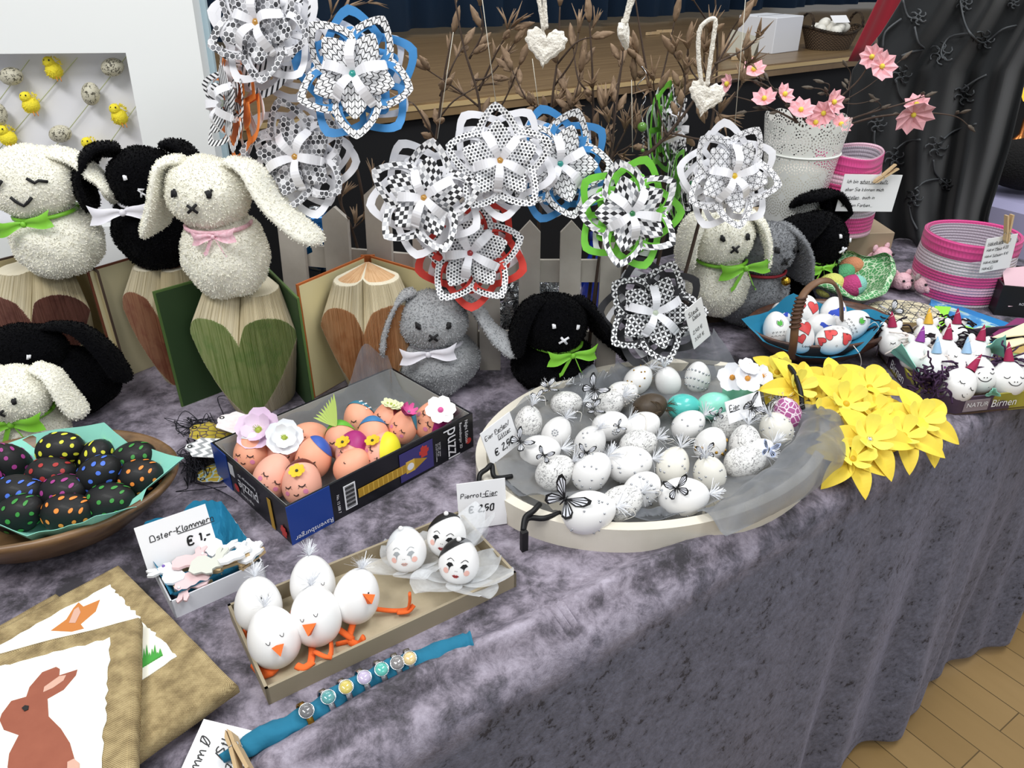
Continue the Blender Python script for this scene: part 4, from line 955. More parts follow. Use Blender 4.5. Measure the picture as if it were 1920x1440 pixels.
def feather(mb,p,d,L,n,rng,w=.0006,spread=.8,m=0):
    d=Vector(d).normalized()
    for k in range(n):
        j=Vector((rng.gauss(0,1),rng.gauss(0,1),rng.gauss(0,.8)))*spread*.5; e=(d+j).normalized(); c=j.cross(d)*.3
        P=[p,p+e*L*.4+c*L*.2,p+e*L*rng.uniform(.7,1.1)+c*L*.5+Vector((0,0,-.1*L))]
        mb.tube(smooth_path(P,2),[w*.5]*4+[w*.2],3,m) if 0 else mb.ribbon(smooth_path(P,3),w,(rng.random(),rng.random(),1),m)
SHELLW=mat('white_egg_shell','f0efee',.35,coat=.15); DOWN=mat('white_down','f0f2f7',.9)
BLKEGG=mat('matt_black_egg','0e0e10',.6,coat=.03)
POLKA={k:mat('polka_'+k,v,.5) for k,v in dict(magenta='a03a86',yellow='d8d63c',green='3d8f3e',red='a8302e',blue='4a72d8',orange='ee8a38').items()}

# ---------------------------------------------------------------- wooden bowl of dotted eggs
WOODB=NT('bowl_wood'); c=WOODB.co(); x,y,z=WOODB.xyz(c)
g=WOODB.noise(8,5,.65,.8,WOODB.comb(WOODB.math('MULTIPLY',x,1.0),WOODB.math('MULTIPLY',y,4.0),WOODB.math('MULTIPLY',z,6.0)))
WOODB.base(WOODB.ramp(g,[(.3,'4e3a26'),(.5,'73573b'),(.75,'8f7050')])); WOODB.b.inputs['Roughness'].default_value=.38; WOOD=WOODB.m
BC=Vector((-.56,.72,0)); bM=Matrix.Translation(BC)@Matrix.Rotation(math.radians(12),4,'Z')
prof=[(0,.004),(.06,.004),(.075,.002),(.105,.016),(.135,.040),(.156,.060),(.160,.066),(.157,.070),(.150,.069),(.138,.055),(.105,.030),(.07,.016),(0,.014)]
bo=MB().lathe(prof,64,sx=1,sy=.72).build('wooden_bowl',WOOD,M=bM); tag(bo,'shallow brown wooden bowl holding dotted black eggs and a mint napkin','bowl')
MINT=mat('mint_paper','8fd6c4',.8,bump=(40,.2,.001)); TEALP=mat('teal_paper','1f7fa3',.8,bump=(40,.25,.0015))
def napkin(name,label,M,mtl,pts,rimz,depth,cat='napkin',n=40,fold=.004,seed=0):
    """paper liner: a sheet pressed into a vessel; pts = corner outline in the vessel's frame"""
    rng=random.Random(seed); N=len(pts); 
    def edge(u):
        k=u*N; i=int(k)%N; f=k-int(k); a=Vector(pts[i]); b=Vector(pts[(i+1)%N]); return a*(1-f)+b*f
    def fn(u,v):
        e=edge(u); r=v; p=Vector((e.x*r,e.y*r,0)); z=depth+(e.z-depth)*r**2.6+fold*math.sin(u*2*PI*9+seed)*r*r*noise.noise(Vector((u*9,r*2,seed)))*2.0
        return (p.x,p.y,z)
    mb=MB(); mb.grid(fn,N*12,10,0,False); o=mb.build(name,mtl,M=M); solid(o,.0006,1); return tag(o,label,cat)
bi=bM.inverted()
def loc(inv,px,py,z): p=inv@T(px,py,z); return (p.x,p.y,z)
napkin('paper_napkin','mint green paper napkin lining the bowl of dotted eggs',bM,MINT,[loc(bi,195,792,.100),loc(bi,240,830,.08),loc(bi,345,858,.088),loc(bi,275,915,.078),loc(bi,262,950,.066),loc(bi,180,968,.09),loc(bi,120,990,.070),loc(bi,50,1005,.075),loc(bi,-60,960,.07),loc(bi,-60,860,.07),loc(bi,60,815,.07)],.07,.022,seed=2)
DOTS=[(17,868,'magenta',-20,28,.060),(114,843,'yellow',75,33,.078),(182,862,'yellow',30,27,.060),(251,862,'green',60,30,.068),(96,890,'red',80,30,.062),(187,890,'blue',50,33,.072),(262,895,'orange',70,34,.062),(34,925,'blue',80,32,.062),(120,924,'magenta',70,30,.060),(38,962,'green',60,36,.052),(128,960,'orange',80,36,.052),(206,940,'green',75,36,.054),(-25,905,'magenta',10,30,.050)]
words={'magenta':'magenta','yellow':'yellow','green':'green','red':'dark red','blue':'blue','orange':'orange'}
spots={0:'at the left edge of the photo',1:'at the top beside the cream bunny',2:'half hidden behind the blue-dotted one',3:'at the back by the napkin corner',4:'in the middle of the bowl',5:'right of the red-dotted one',6:'at the right by the napkin',7:'on the left above the green-dotted one',8:'between the orange and blue ones',9:'at the front left of the bowl',10:'at the front by the napkin fold',11:'at the front right of the bowl',12:'cut by the photo edge'}
for i,(px,py,cn,a,rp,zc) in enumerate(DOTS):
    rng=random.Random(i+50); P=T(px,py,zc); sz=.0425
    e=Egg(.060,.045)
    for b in (-1.05,-.45,.15,.75,1.25):
        for q in range(7):
            aa=-2.4+q*.78+(.35 if int(b*10)%2 else 0)+rng.uniform(-.1,.1); 
            rr=.13*rng.uniform(.85,1.1); e.disc(aa*math.cos(b*.55),b+rng.uniform(-.06,.06),rr,1,sx=1)
    o=e.build('dotted_egg',[BLKEGG,POLKA[cn]],M=eggM(P,a,R.uniform(-40,40),R.uniform(5,30))); tag(o,'matt black egg with %s dots %s'%(words[cn],spots[i]),'painted egg','dotted black eggs in the wooden bowl')

# ---------------------------------------------------------------- puzzle box with face eggs
pA=T(549,1024); pB=T(448,916); pC=T(888,840)
ux=(pC-pA).normalized(); pw_=(pC-pA).length; uy=Vector((-ux.y,ux.x,0)); pd=.185
PM_=frame(pA,ux,uy,Vector((0,0,1))); PHt=.058
NAVY=mat('box_night_black','14151b',.3); ROY=mat('box_royal_blue','1d3f8f',.35); GRYC=mat('box_inside_grey','a9aaa5',.8); WPR=mat('print_white','e8e8ec',.5); REDP=mat('print_red','c03a34',.5); GOLDP=mat('print_gold','b28a2a',.5); VIO=mat('print_violet','3b3572',.5)
r=thing('puzzle_box','open black and royal blue cardboard puzzle box tray filled with face eggs','box',PM_)
th=.003; bl=.058
mb=MB()
# walls, outer skins by material: 0 black 1 blue 2 grey
mb.box((pw_/2,th/2,PHt/2),(pw_,th,PHt),0); mb.box((pw_/2,pd-th/2,PHt/2),(pw_,th,PHt),0); mb.box((th/2,pd/2,PHt/2),(th,pd-2*th,PHt),0); mb.box((pw_-th/2,pd/2,PHt/2),(th,pd-2*th,PHt),0)
mb.box((pw_/2,pd/2,.0015),(pw_-2*th,pd-2*th,.003),2)
for c,d in(((pw_/2,th+.0004,PHt/2),(pw_-2*th,.0006,PHt-.001)),((pw_/2,pd-th-.0004,PHt/2),(pw_-2*th,.0006,PHt-.001)),((th+.0004,pd/2,PHt/2),(.0006,pd-2*th,PHt-.001)),((pw_-th-.0004,pd/2,PHt/2),(.0006,pd-2*th,PHt-.001))): mb.box(c,d,2)
mb.box((bl/2-.0003,-.0004,PHt/2),(bl+.0004,.0008,PHt+.0004),1); mb.box((-.0004,pd-.02,PHt/2),(.0008,.04,PHt+.0004),1)
mb.build('tray',[NAVY,ROY,GRYC],r)
# printed front (local X along, Z up); upside-down maker's name, side-on title
F=Matrix(((1,0,0,0),(0,0,-1,-.0010),(0,1,0,0),(0,0,0,1)))
def rot2(a,x,y,M): return M@Matrix.Translation((x,y,0))@Matrix.Rotation(math.radians(a),4,'Z')
mb=MB(); textmesh(mb,'Ravensburger',.0100,0,0,0,rot2(180,bl-.001,.012,F),squash=.95); mb.build('maker_lettering',WPR,r); mb=MB()
textmesh(mb,'puzzle',.030,0,0,0,rot2(-90,pw_-.047,.054,F),squash=.83)
textmesh(mb,'Ravensburger 3D',.0066,0,0,0,rot2(-90,pw_-.026,.054,F),squash=.9); textmesh(mb,'Night Edition',.0078,0,0,0,rot2(-90,pw_-.016,.054,F),squash=.9)
mb.build('title_lettering',WPR,r); mb=MB()
textmesh(mb,'No. 12 588 7',.0052,0,0,0,rot2(-90,bl+.007,.040,F)); mb.build('number_lettering',WPR,r); mb=MB(); textmesh(mb,'216 Teile · pieces\n12 x 12 x 44 cm\n4.7 x 4.7 x 17.3 inches',.0032,0,0,0,rot2(-90,pw_-.062,.040,F))
mb.build('lettering',WPR,r)
mb=MB(); mb.box((bl+.026,-.0012,.029),(.017,.0006,.036),0)
for k in range(16): mb.box((bl+.026,-.0016,.0135+k*.0021),(.013,.0004,.0007+.0006*(k%3)),1)
mb.build('barcode',[WPR,INK],r)
mb=MB()
# clock tower lying on its side, lit against violet dusk
x0=bl+.045
mb.box((x0+.085,-.0010,.029),(.055,.0004,.044),2)
mb.box((x0+.030,-.0013,.026),(.075,.0005,.013),0); mb.box((x0+.074,-.0013,.026),(.014,.0005,.018),1)
mb.add([(x0+.081,-.0014,.035),(x0+.081,-.0014,.017),(x0+.102,-.0014,.026)],[(0,1,2)],0)
for k in range(9): mb.box((x0+.000+k*.0075,-.0017,.026),(.0014,.0003,.012),1)
mb.lathe([(0,0),(.0055,0)],20,3,Matrix.Translation((x0+.074,-.0018,.026))@Matrix.Rotation(PI/2,4,'X'))
mb.build('tower_picture',[GOLDP,mat('print_amber','d8b04a',.5),VIO,WPR],r)
mb=MB(); P=[(0,-6),(4,-6),(4,-2),(6,-1),(6,3),(4,2),(4,6),(0,6),(-1,8),(-3,6),(-4,6),(-4,2),(-6,2),(-6,-2),(-4,-2),(-4,-6)]
for (x,z,s) in((pw_-.088,.038,.0013),): mb.prism([(x+a*s,z+b*s) for a,b in P],0,.0005,0,F)
mb.build('puzzle_piece_emblem',[REDP],r); mb=MB(); mb.lathe([(0,0),(.0048,0)],20,0,F@Matrix.Translation((pw_-.010,.018,.0003)))
mb.build('round_emblem',[REDP],r)
# left end print
F2=Matrix(((0,0,-1,-.0010),(-1,0,0,0),(0,1,0,0),(0,0,0,1)))
mb=MB(); textmesh(mb,'puzzle',.025,0,0,0,rot2(180,-.038-0,.046,F2)@Matrix.Translation((0,0,0)),squash=.9) if 0 else None
textmesh(mb,'puzzle',.024,0,0,0,F2@Matrix.Translation((-.138,.026,0))@Matrix.Rotation(0,4,'Z'),squash=.9) if 0 else textmesh(mb,'puzzle',.024,0,0,0,rot2(180,-.068,.036,F2),squash=.85)
textmesh(mb,'Ravensburger 3D',.0062,0,0,0,rot2(180,-.072,.046,F2)); textmesh(mb,'Night Edition',.006,0,0,0,rot2(180,-.085,.016,F2))
for k in range(12): mb.box((-.0012,.128+k*.0010,.042),(.0004,.0005,.018),0)
mb.build('end_lettering',WPR,r)
mb=MB(); mb.prism([(-.014+a*.0012,.014+b*.0012) for a,b in P],0,.0005,0,F2); mb.lathe([(0,0),(.006,0)],20,0,F2@Matrix.Translation((-.128,.017,.0003))); mb.box((-.0012,.040,.026),(.0005,.008,.045),1); mb.build('end_emblem',[REDP,GOLDP],r)
# grey organza lining the box
ORG=sheer('grey_organza','6f737a',.64); ORGW=sheer('white_organza','e9edf2',.42,streak=90)
def organza(label,fn,nu,nv,M,m=None,cat='fabric',name='organza_cloth'):
    o=MB().grid(fn,nu,nv,0,True).build(name,m or ORG,M=M); return tag(o,label,cat)
def pboxorg(u,v):
    x=.012+(pw_-.02)*u; y=pd*v
    e=1-min(1,min(v,1-v)*5); e2=max(0,1-(1-u)*6)
    z=.012+.040*e**1.5+.006*noise.noise(Vector((u*7,v*5,2)))+.003*math.sin(u*30+v*9)
    z+= (.062*math.exp(-((u-.86)/.10)**2)*max(0,v-.55)/.45)+.02*e2
    y=th+.002+(pd-2*th-.004)*v; x=min(x,pw_-th-.002)
    if v>.97: y=pd-th-.003
    return (x,y,min(z,.13))
organza('sheer grey organza lining the puzzle box and rising at its far corner',pboxorg,50,24,PM_,sheer('thin_grey_organza','7b7f86',.40))
# the face eggs
SKIN=mat('painted_skin','f3ab8c',.5); SKIN2=mat('painted_skin_pale','f0b09a',.5); CHEEK=mat('cheek_pink','d884a6',.6); CHK2=mat('cheek_red','e8836f',.6); FACEL=mat('face_ink','3a2420',.6)
CAPM={k:mat('cap_'+k,v,.45) for k,v in dict(white='e8e8ea',blue='3d5fb8',teal='3a8098',midblue='3f7fb4',maroon='6d1f28',brown='6a2a22',green='68b93c',magenta='a82a74',yellow='ecdf2c',pinkcap='d85a9a').items()}
def small_flower(mb,c,nrm,r,petals=5,m0=0,m1=1,cup=.25,wid=.42,rot=0,pl=None):
    q=Vector((0,0,1)).rotation_difference(Vector(nrm).normalized()); c=Vector(c)
    for k in range(petals):
        a=2*PI*k/petals+rot; ca,sa=math.cos(a),math.sin(a)
        def fn(u,v):
            y=r*u; w=r*wid*math.sin(PI*min(1,.1+u*.82))**.6*(v-.5)*2; z=cup*r*(u*u)+.12*abs(w)+.0001*k
            return c+q@Vector((y*ca-w*sa,y*sa+w*ca,z))
        mb.grid(fn,6,4,m0,True)
    mb.ball(tuple(c+q@Vector((0,0,.0012))),r*.2,8,m1)
FACES=[
(473,849,.040,5,-8,.047,'white','pale egg face in a white cap at the box corner below the silk blossoms',SKIN,0,(0,.1,1),.95),
(530,846,.038,-25,20,.043,'blue','face egg in a blue cap wedged behind the white-capped one',SKIN2,.2,(.1,.2,1),1.0),
(588,858,.042,10,-10,.046,'blue','face egg in a blue cap above the brown-banded one in the puzzle box',SKIN,-.1,(.5,.2,1),.9),
(579,822,.036,70,-20,.045,None,'plain orange egg with only a small mouth behind the blue-capped faces',SKIN,0,None,0),
(512,893,.038,20,10,.048,None,'peach smiling face egg leaning on the left box wall',SKIN2,-.3,None,0),
(566,905,.040,0,-4,.048,'brown','large face egg with brown band and daisy at the front corner of the box',SKIN2,.15,(-.2,.5,1),.95),
(640,825,.040,-10,0,.044,'green','face egg in a grass green cap with a leaf tuft in the box centre',SKIN,-.1,(.0,.6,1),1.25),
(674,787,.038,-15,10,.044,'teal','face egg in a dotted teal cap at the back of the puzzle box',SKIN,-.2,(.4,.5,.8),1.1),
(700,817,.040,-5,-10,.044,'midblue','face egg in a mid blue cap in the centre of the puzzle box',SKIN,-.1,(-.1,.4,1),1.1),
(728,785,.042,20,-15,.042,'maroon','face egg in a maroon cap with a cream flower at the back of the box',SKIN,-.4,(.9,.3,.6),1.1),
(756,800,.040,20,-10,.040,'teal','face egg with a pink thistle bloom on its head near the box end',SKIN,-.4,(.8,.3,.9),.8),
(812,787,.042,35,-20,.050,'magenta','face egg in a magenta cap with a big white felt flower',SKIN,-.5,(1,.1,.3),1.15),
(662,846,.044,10,-5,.044,'magenta','egg in a magenta cap with a yellow flower left of the yellow-capped one',SKIN2,-.1,(.2,0,1),1.2),
(660,874,.040,40,-10,.042,'magenta','half hidden pink-banded egg at the front wall of the puzzle box',SKIN,0,(.7,0,-.3),.9),
(716,850,.042,25,-15,.048,'yellow','face egg in a bright yellow cap at the front wall of the puzzle box',SKIN2,-.5,(.8,-.1,.55),1.2)]
extra={}
for i,(px,py,zc,a,yw,W,cap,lab,sk,fa,cd,ct) in enumerate(FACES):
    r=thing('face_egg',lab,'painted egg',eggM(T(px,py,zc),a,yw,-14),'painted face eggs in the puzzle box')
    e=Egg(W*1.22,W)
    if i==3: e.line([(-.25,.1),(-.18,.05),(-.1,.1)],.05,1); e.disc(.2,.1,.04,1)
    elif i==13: e.line([(-.3,.1),(-.22,.05),(-.14,.1)],.05,1)
    else: e.face(1,2,fa,dy=-.12 if cap else 0,w=.06)
    e.build('shell',[sk,FACEL,CHEEK],r)
    if cap: capshell(e.S,ct,CAPM[cap],r,dirv=Vector(cd))
    if i in(5,12,14,9,0,1,6,10,11,7,2):
        mb=MB()
        yel=CAPM['yellow']; gy=mat('daisy_yellow','e3c02a',.5); gc=mat('daisy_centre','3a3a2a',.5)
        if i in(5,14,12): small_flower(mb,e.at(.05 if i==5 else -.45,.72 if i==5 else .5,.002),(0 if i==5 else -.3,-.8,.7),.010,7,0,1,.15); mb.build('daisy',[gy,gc],r)
        if i==9: 
            for q in range(4): small_flower(mb,e.at(-.1+.22*q,1.0+.06*(q%2),.003),(.1,-.7,.8),.009,5,0,1,.3)
            mb.build('cream_blossom',[mat('cream_petal','dfe3b8',.7),mat('lime_heart','a9b84a',.6)],r)
        if i==10:
            for q in range(3): small_flower(mb,e.at(.1+.05*q,.95,.004+.003*q),(.3,-.6,.8),.011,7,0,1,.8,.3)
            mb.build('thistle_bloom',[CAPM['pinkcap'],mat('thistle_grey','8f9196',.8)],r)
        if i==11: small_flower(mb,e.at(.35,.75,.003),(.2,-.9,.5),.021,6,0,1,.1,.48); mb.build('felt_flower',[mat('white_felt','f3f2f0',.8),CAPM['pinkcap']],r)
        if i==6:
            for q in range(9):
                t=-1+q*.2; b=e.at(.0,1.0,.001); d=Vector((-.8+.12*q,-.1,.55+.1*q)); P=[b,b+d*.018,b+d*.033+Vector((0,0,-.002))]
                mb.ribbon(smooth_path(P,3),[.002,.004,.005,.005,.004,.002,.0005],(0,-1,.3))
            mb.build('leaf_tuft',mat('leaf_tuft_green','b7cf6a',.7),r)
        if i==7:
            for q in range(9): mb.ball(tuple(e.S(.5+.3*(q%3),-.6-.3*(q//3)+.4,.001)),.0012,6)
            mb.build('pearl_dots',SHELLW,r)
# silk blossoms lying on the box corner
SILK=mat('silk_petal','ece2ec',.6,var=(30,'d9a8d6',.9)); SILKW=mat('silk_white','edf0f4',.6); LIMEH=mat('lime_heart','a9b84a',.6)
for px,py,z,rr,m,lab,nr in((487,808,.066,.026,SILK,'lilac-white silk blossom lying on the corner of the puzzle box',(-.1,-.55,.8)),(533,822,.064,.021,SILKW,'white silk blossom beside the lilac one on the puzzle box corner',(.25,-.6,.7))):
    mb=MB(); small_flower(mb,(0,0,0),nr,rr*1.12,5,0,1,.35,.62,.3); small_flower(mb,Vector(nr).normalized()*.003,nr,rr*.75,5,0,1,.6,.55,.9)
    for k in range(14): 
        a=k*2.4; mb.tube([(0,0,0),Vector(nr).normalized()*rr*.35+Vector((math.cos(a),0,math.sin(a)))*rr*.22],.0004,4,1)
    tag(mb.build('silk_blossom',[m,LIMEH],M=Matrix.Translation(T(px,py,z))),lab,'artificial flower')
# gift tags with dark cords
GT=[pattern('tag_zigzag','zigzag',75,cols=('f0f2f2','a2a5a8','8b8d92')),pattern('tag_gold_print','blobs',95,cols=('6b5a4a','b8a43a','888888')),mat('tag_pale_pink','e6d0d4',.6,var=(90,'ffffff',1.2)),pattern('tag_gold_leaf','blobs',80,cols=('a8c4c8','b39a35','888888'))]
def gift_tag(label,px,py,z,a,m,w=.042,h=.058,dark=None):
    pts=[]
    for k in range(13):
        t=k/12*PI; 
    pts=[(-w/2,-h/2+.006),(-w/2+.006,-h/2),(w/2-.006,-h/2),(w/2,-h/2+.006),(w/2,h*.28),(w/2-.005,h*.34),(w*.28,h*.36),(w*.2,h*.44),(w*.1,h*.5),(-w*.1,h*.5),(-w*.2,h*.44),(-w*.28,h*.36),(-w/2+.005,h*.34),(-w/2,h*.28)]
    M=Matrix.Translation(T(px,py,z))@Matrix.Rotation(math.radians(a),4,'Z')@Matrix.Rotation(.12,4,'X')
    r=thing('gift_tag',label,'gift tag',M,'gift tags by the puzzle box')
    MB().prism(pts,0,.0008,0,ms=1,uv=True).build('tag_paper',[m,CARD],r)
    MB().lathe([(.0018,.0010),(.0034,.0012),(.0036,.0009)],16).build('eyelet',INK,r,Matrix.Translation((0,h*.42,0)))
    return r
gift_tag('gold and blue confetti-print gift tag on top of the dark cords',392,812,.020,70,GT[1])
gift_tag('grey and white zigzag gift tag beside the puzzle box',395,840,.028,95,GT[0],.044,.064)
gift_tag('gold-leaf print gift tag lowest in the heap beside the puzzle box',408,885,.006,150,GT[3])
gift_tag('pale pink gift tag leaning under the silk blossoms',440,792,.036,70,GT[2],.044,.05)
CORD=mat('navy_cord','15151f',.8)
for i,(lab,cx,cy,w,h) in enumerate((('tangle of thin navy cords behind the gift tags',375,800,42,26),('tangle of thin navy cords left of the zigzag tag',365,860,26,45))):
    rng=random.Random(i); mb=MB()
    for k in range(16):
        P=[T(cx+rng.gauss(0,w*.55),cy+rng.gauss(0,h*.5),.004+abs(rng.gauss(0,.008))) for _ in range(6)]
        mb.tube(smooth_path(P,5),.0006,4)
    tag(mb.build('cord_tangle',CORD),lab,'cord')
for lab,P in (('loose navy cord loop in front of the green heart book',[(470,806),(472,770),(455,750),(420,742),(408,748),(418,775),(430,800)]),('loose navy cord end trailing left of the puzzle box',[(365,905),(400,915),(430,930),(445,940)]),('long navy cord trailing on the velvet beside the bowl',[(345,895),(352,915),(330,922),(375,918),(425,912)])):
    tag(MB().tube(smooth_path([T(a,b,.003+.012*(k in(2,3))) for k,(a,b) in enumerate(P)],6),.0006,5).build('cord',CORD),lab,'cord')

# ---------------------------------------------------------------- white box of wooden bunny pegs
kA=T(330,1162); kB=T(500,1085); kD=T(290,1070)
ux=(kB-kA).normalized(); kw=(kB-kA).length; uy=Vector((-ux.y,ux.x,0)); kd=.125
KM=frame(kA,ux,uy,Vector((0,0,1))); kh=.026
WBX=mat('white_box_card','e6e8ee',.5)
r=thing('white_gift_box','small open white box lined with teal tissue and filled with bunny pegs','box',KM)
mb=MB(); t_=.0015
for c,d in(((kw/2,t_/2,kh/2),(kw,t_,kh)),((kw/2,kd-t_/2,kh/2),(kw,t_,kh)),((t_/2,kd/2,kh/2),(t_,kd,kh)),((kw-t_/2,kd/2,kh/2),(t_,kd,kh)),((kw/2,kd/2,t_/2),(kw,kd,t_))): mb.box(c,d)
mb.build('tray',WBX,r)
def tissue(u,v):
    x=kw*(.02+.96*u); y=kd*(.02+.96*v); e=1-min(1,min(u,1-u,v,1-v)*6); f=.004*noise.noise(Vector((u*14,v*14,5)))
    z=.006+(kh+.001)*e**1.3+f+.016*max(0,v-.9)*10*math.sin(PI*u)**.4*(.6+.4*math.sin(u*11))
    return (x,y,z)
tag(MB().grid(tissue,40,30,0,False).build('tissue_paper',TEALP,M=KM),'crumpled teal tissue lining the white box of bunny pegs','paper')
BUNO=[(-10,-6),(-11,2),(-8,7),(-2,8),(3,6),(5,8),(4,13),(6,17),(8,16),(8,11),(9,15),(12,17),(13,15),(11,10),(11,7),(14,4),(13,0),(9,-1),(7,-3),(8,-6),(4,-7),(0,-6),(-5,-8)]
for i,(px,py,z,a,cn,lab) in enumerate(((352,1055,.034,15,'pink','pale pink wooden bunny peg at the left of the white box'),(385,1062,.038,-5,'grey','pale grey wooden bunny peg in the middle of the white box'),(437,1045,.040,30,'white','white wooden bunny peg with cut-out ears at the right of the white box'),(365,1088,.028,-160,'pink','pale pink wooden bunny peg upside down at the front of the white box'),(402,1030,.030,-40,'white','white wooden flower-faced peg at the back of the white box'),(470,1040,.034,60,'white','white wooden bunny peg sticking out over the right box wall'),(325,1078,.030,120,'white','white wooden bunny peg with a purple bead at the left front'))):
    m=mat('peg_'+cn,{'pink':'e3c3c4','grey':'cfd0c6','white':'eceef0'}[cn],.55)
    M=Matrix.Translation(T(px,py,z))@Matrix.Rotation(math.radians(a),4,'Z')@Matrix.Rotation(R.uniform(-.25,.25),4,'X')
    r=thing('bunny_peg',lab,'decorated clothespin',M,'wooden bunny pegs in the white box')
    s=.00145
    MB().prism([(x*s,y*s) for x,y in BUNO],0,.003).build('bunny_cutout',m,r)
    pegm=mat('peg_wood','c9ae84',.6); mb=MB(); mb.box((0,0,-.003),(.034,.006,.003)); mb.box((0,0,-.0075),(.034,.006,.003)); mb.build('peg',pegm,r)
    MB().ball((.011*1.4,.007,.0035),.0018,8).build('bead',mat('lilac_bead','7a5fb0',.3) if i in(4,6) else SHELLW,r)
M,_=cardM((268,1072),(400,1018),.012,back=18)
M,_w=cardM((283,1064),(407,1018),.028,back=20)
card('white price card reading Oster-Klammern in the white box',M@Matrix.Translation((-.004,-.004,.0)),_w+.004,.052,[('Oster-Klammern',.010,.031,.0070,(.42,1.0)),('€ 1,-',.045,.013,.0098,None,.0020)])

# ---------------------------------------------------------------- burlap canvases
t=NT('burlap'); c=t.co('UV'); x,y,z=t.xyz(c)
wx=t.math('SINE',t.math('MULTIPLY',x,3300.0)); wy=t.math('SINE',t.math('MULTIPLY',y,3300.0))
wv=t.math('MULTIPLY',wx,wy); n=t.noise(60,3,.6,0,c)
f=t.math('ADD',t.math('MULTIPLY',wv,.26),n)
t.base(t.ramp(f,[(.25,'6b5a3c'),(.5,'a18c62'),(.75,'c4b083')])); t.b.inputs['Roughness'].default_value=.9; t.bump(wv,.6,.0006); BUR=t.m
def canvas(label,M,w,h,paint,pics=(),seed=0,th=.017):
    """stretched burlap; local XY is the painted face; paint=(x0,y0,x1,y1)"""
    r=thing('burlap_canvas',label,'picture',M)
    rng=random.Random(seed); mb=MB(); b=.006
    prof=[(0,-th),(0,-b),(-.0018+.0018,-b*.4),(b*.4,-.0006),(b,0)]
    rings=[]
    vs=[];uv=[]
    for (i_,z_) in [(0.002,-th),(0,-th+.002),(0,-b),(b*.3,-b*.3),(b,0)]:
        P=[(i_,i_),(w-i_,i_),(w-i_,h-i_),(i_,h-i_)]
        for q in range(4):
            a,bb=P[q],P[(q+1)%4]
            for k in range(16):
                f=k/16; x_=a[0]+(bb[0]-a[0])*f; y_=a[1]+(bb[1]-a[1])*f; j=.0012*noise.noise(Vector((x_*25,y_*25,z_*20+seed)))
                vs.append((x_+j,y_+j,z_)); uv.append((x_+(z_ if q%2==1 else 0),y_+(z_ if q%2==0 else 0)))
    fs=[]
    for rr in range(4):
        for k in range(64): fs.append((rr*64+k,rr*64+(k+1)%64,(rr+1)*64+(k+1)%64,(rr+1)*64+k))
    mb.add(vs,fs,0,True,None,uv); mb.poly([vs[256+k] for k in range(64)],0,None,[uv[256+k] for k in range(64)]); mb.add([vs[k] for k in range(64)],[tuple(range(63,-1,-1))],0)
    mb.build('burlap',BUR,r)
    if paint:
        x0,y0,x1,y1=paint; pts=[]
        for (ax,ay),(bx,by) in(((x0,y0),(x1,y0)),((x1,y0),(x1,y1)),((x1,y1),(x0,y1)),((x0,y1),(x0,y0))):
            for k in range(36): f=k/36; pts.append((ax+(bx-ax)*f+rng.uniform(-.0016,.0016),ay+(by-ay)*f+rng.uniform(-.0016,.0016)))
        MB().prism(pts,.0002,.0010).build('painted_ground',mat('cream_paint','f3f1e4',.6,bump=(80,.25,.001)),r)
    zz=.0013
    for nm,m,polys in pics:
        mb=MB()
        for k,P in enumerate(polys): mb.prism(P,.0009,zz+.00005*k)
        zz+=.0004; mb.build(nm,m,r)
    return r
def onplane(M,px,py):
    inv=M.inverted(); o=inv@Vector((0,0,CH)); u,f,d=ray(px,py); r_=inv.to_3x3()@Vector((u,f,-d)); t_=-o.z/r_.z; q=o+r_*t_; return (q.x,q.y)
RB=mat('rabbit_brown','8a4a36',.6,var=(60,'a8644c',.6)); RBL=mat('rabbit_blush','cfa592',.6); ORB=mat('hare_orange','c47a3a',.6); OUT=mat('paint_black','1c1a1a',.6); GRN=mat('paint_green','3f9a3a',.6)
def canM(corner,other,up,z):
    A=T(*corner,z); B=T(*other,z); X=(B-A).normalized(); Y=Vector((-X.y,X.x,0)); return frame(A,X,Y,Vector((0,0,1)))
# top canvas: right edge from (250,1160) down to (240,1440)
def canR(tr,dirpt,z,w,h):
    """frame from the top right corner and another point of the right edge"""
    A=T(*tr,z); D=(T(*dirpt,z)-A).normalized(); Y=-D; X=Vector((Y.y,-Y.x,0)); return frame(A-X*w-Y*h,X,Y,Vector((0,0,1)))
M3=canR((262,1152),(252,1440),.053,.30,.30)
m3=lambda L:[onplane(M3,a,b) for a,b in L]
px1=onplane(M3,209,1197); px2=onplane(M3,178,1440)
rab=[(62,1560),(30,1500),(15,1440),(18,1415),(36,1380),(8,1370),(0,1352),(4,1340),(22,1316),(50,1308),(56,1290),(80,1262),(106,1252),(113,1256),(112,1268),(146,1257),(143,1268),(120,1295),(90,1312),(92,1345),(115,1368),(132,1395),(142,1430),(138,1480),(110,1560)]
ear1=[(56,1290),(80,1262),(106,1252),(113,1258),(112,1268),(88,1292),(72,1304)]
canvas('top burlap canvas painted with a brown sitting rabbit in the bottom left corner',M3,.30,.30,(.03,.03,px1[0],px1[1]),[('painted_rabbit',RB,[m3(rab)[::-1]]),('ear_blush',RBL,[m3([(82,1300),(84,1290),(112,1270),(125,1268),(120,1278),(100,1292)])[::-1]]),('painted_eye',OUT,[m3([(42,1330),(48,1325),(55,1326),(54,1333),(47,1336)])[::-1]]),('painted_tail',RBL,[m3([(128,1432),(140,1426),(150,1434),(150,1480),(126,1480)])[::-1]])],seed=1)
M2=canR((222,1055),(425,1258),.034,.30,.235)
m2=lambda L:[onplane(M2,a,b) for a,b in L]
a_=onplane(M2,200,1100); b_=onplane(M2,332,1232)
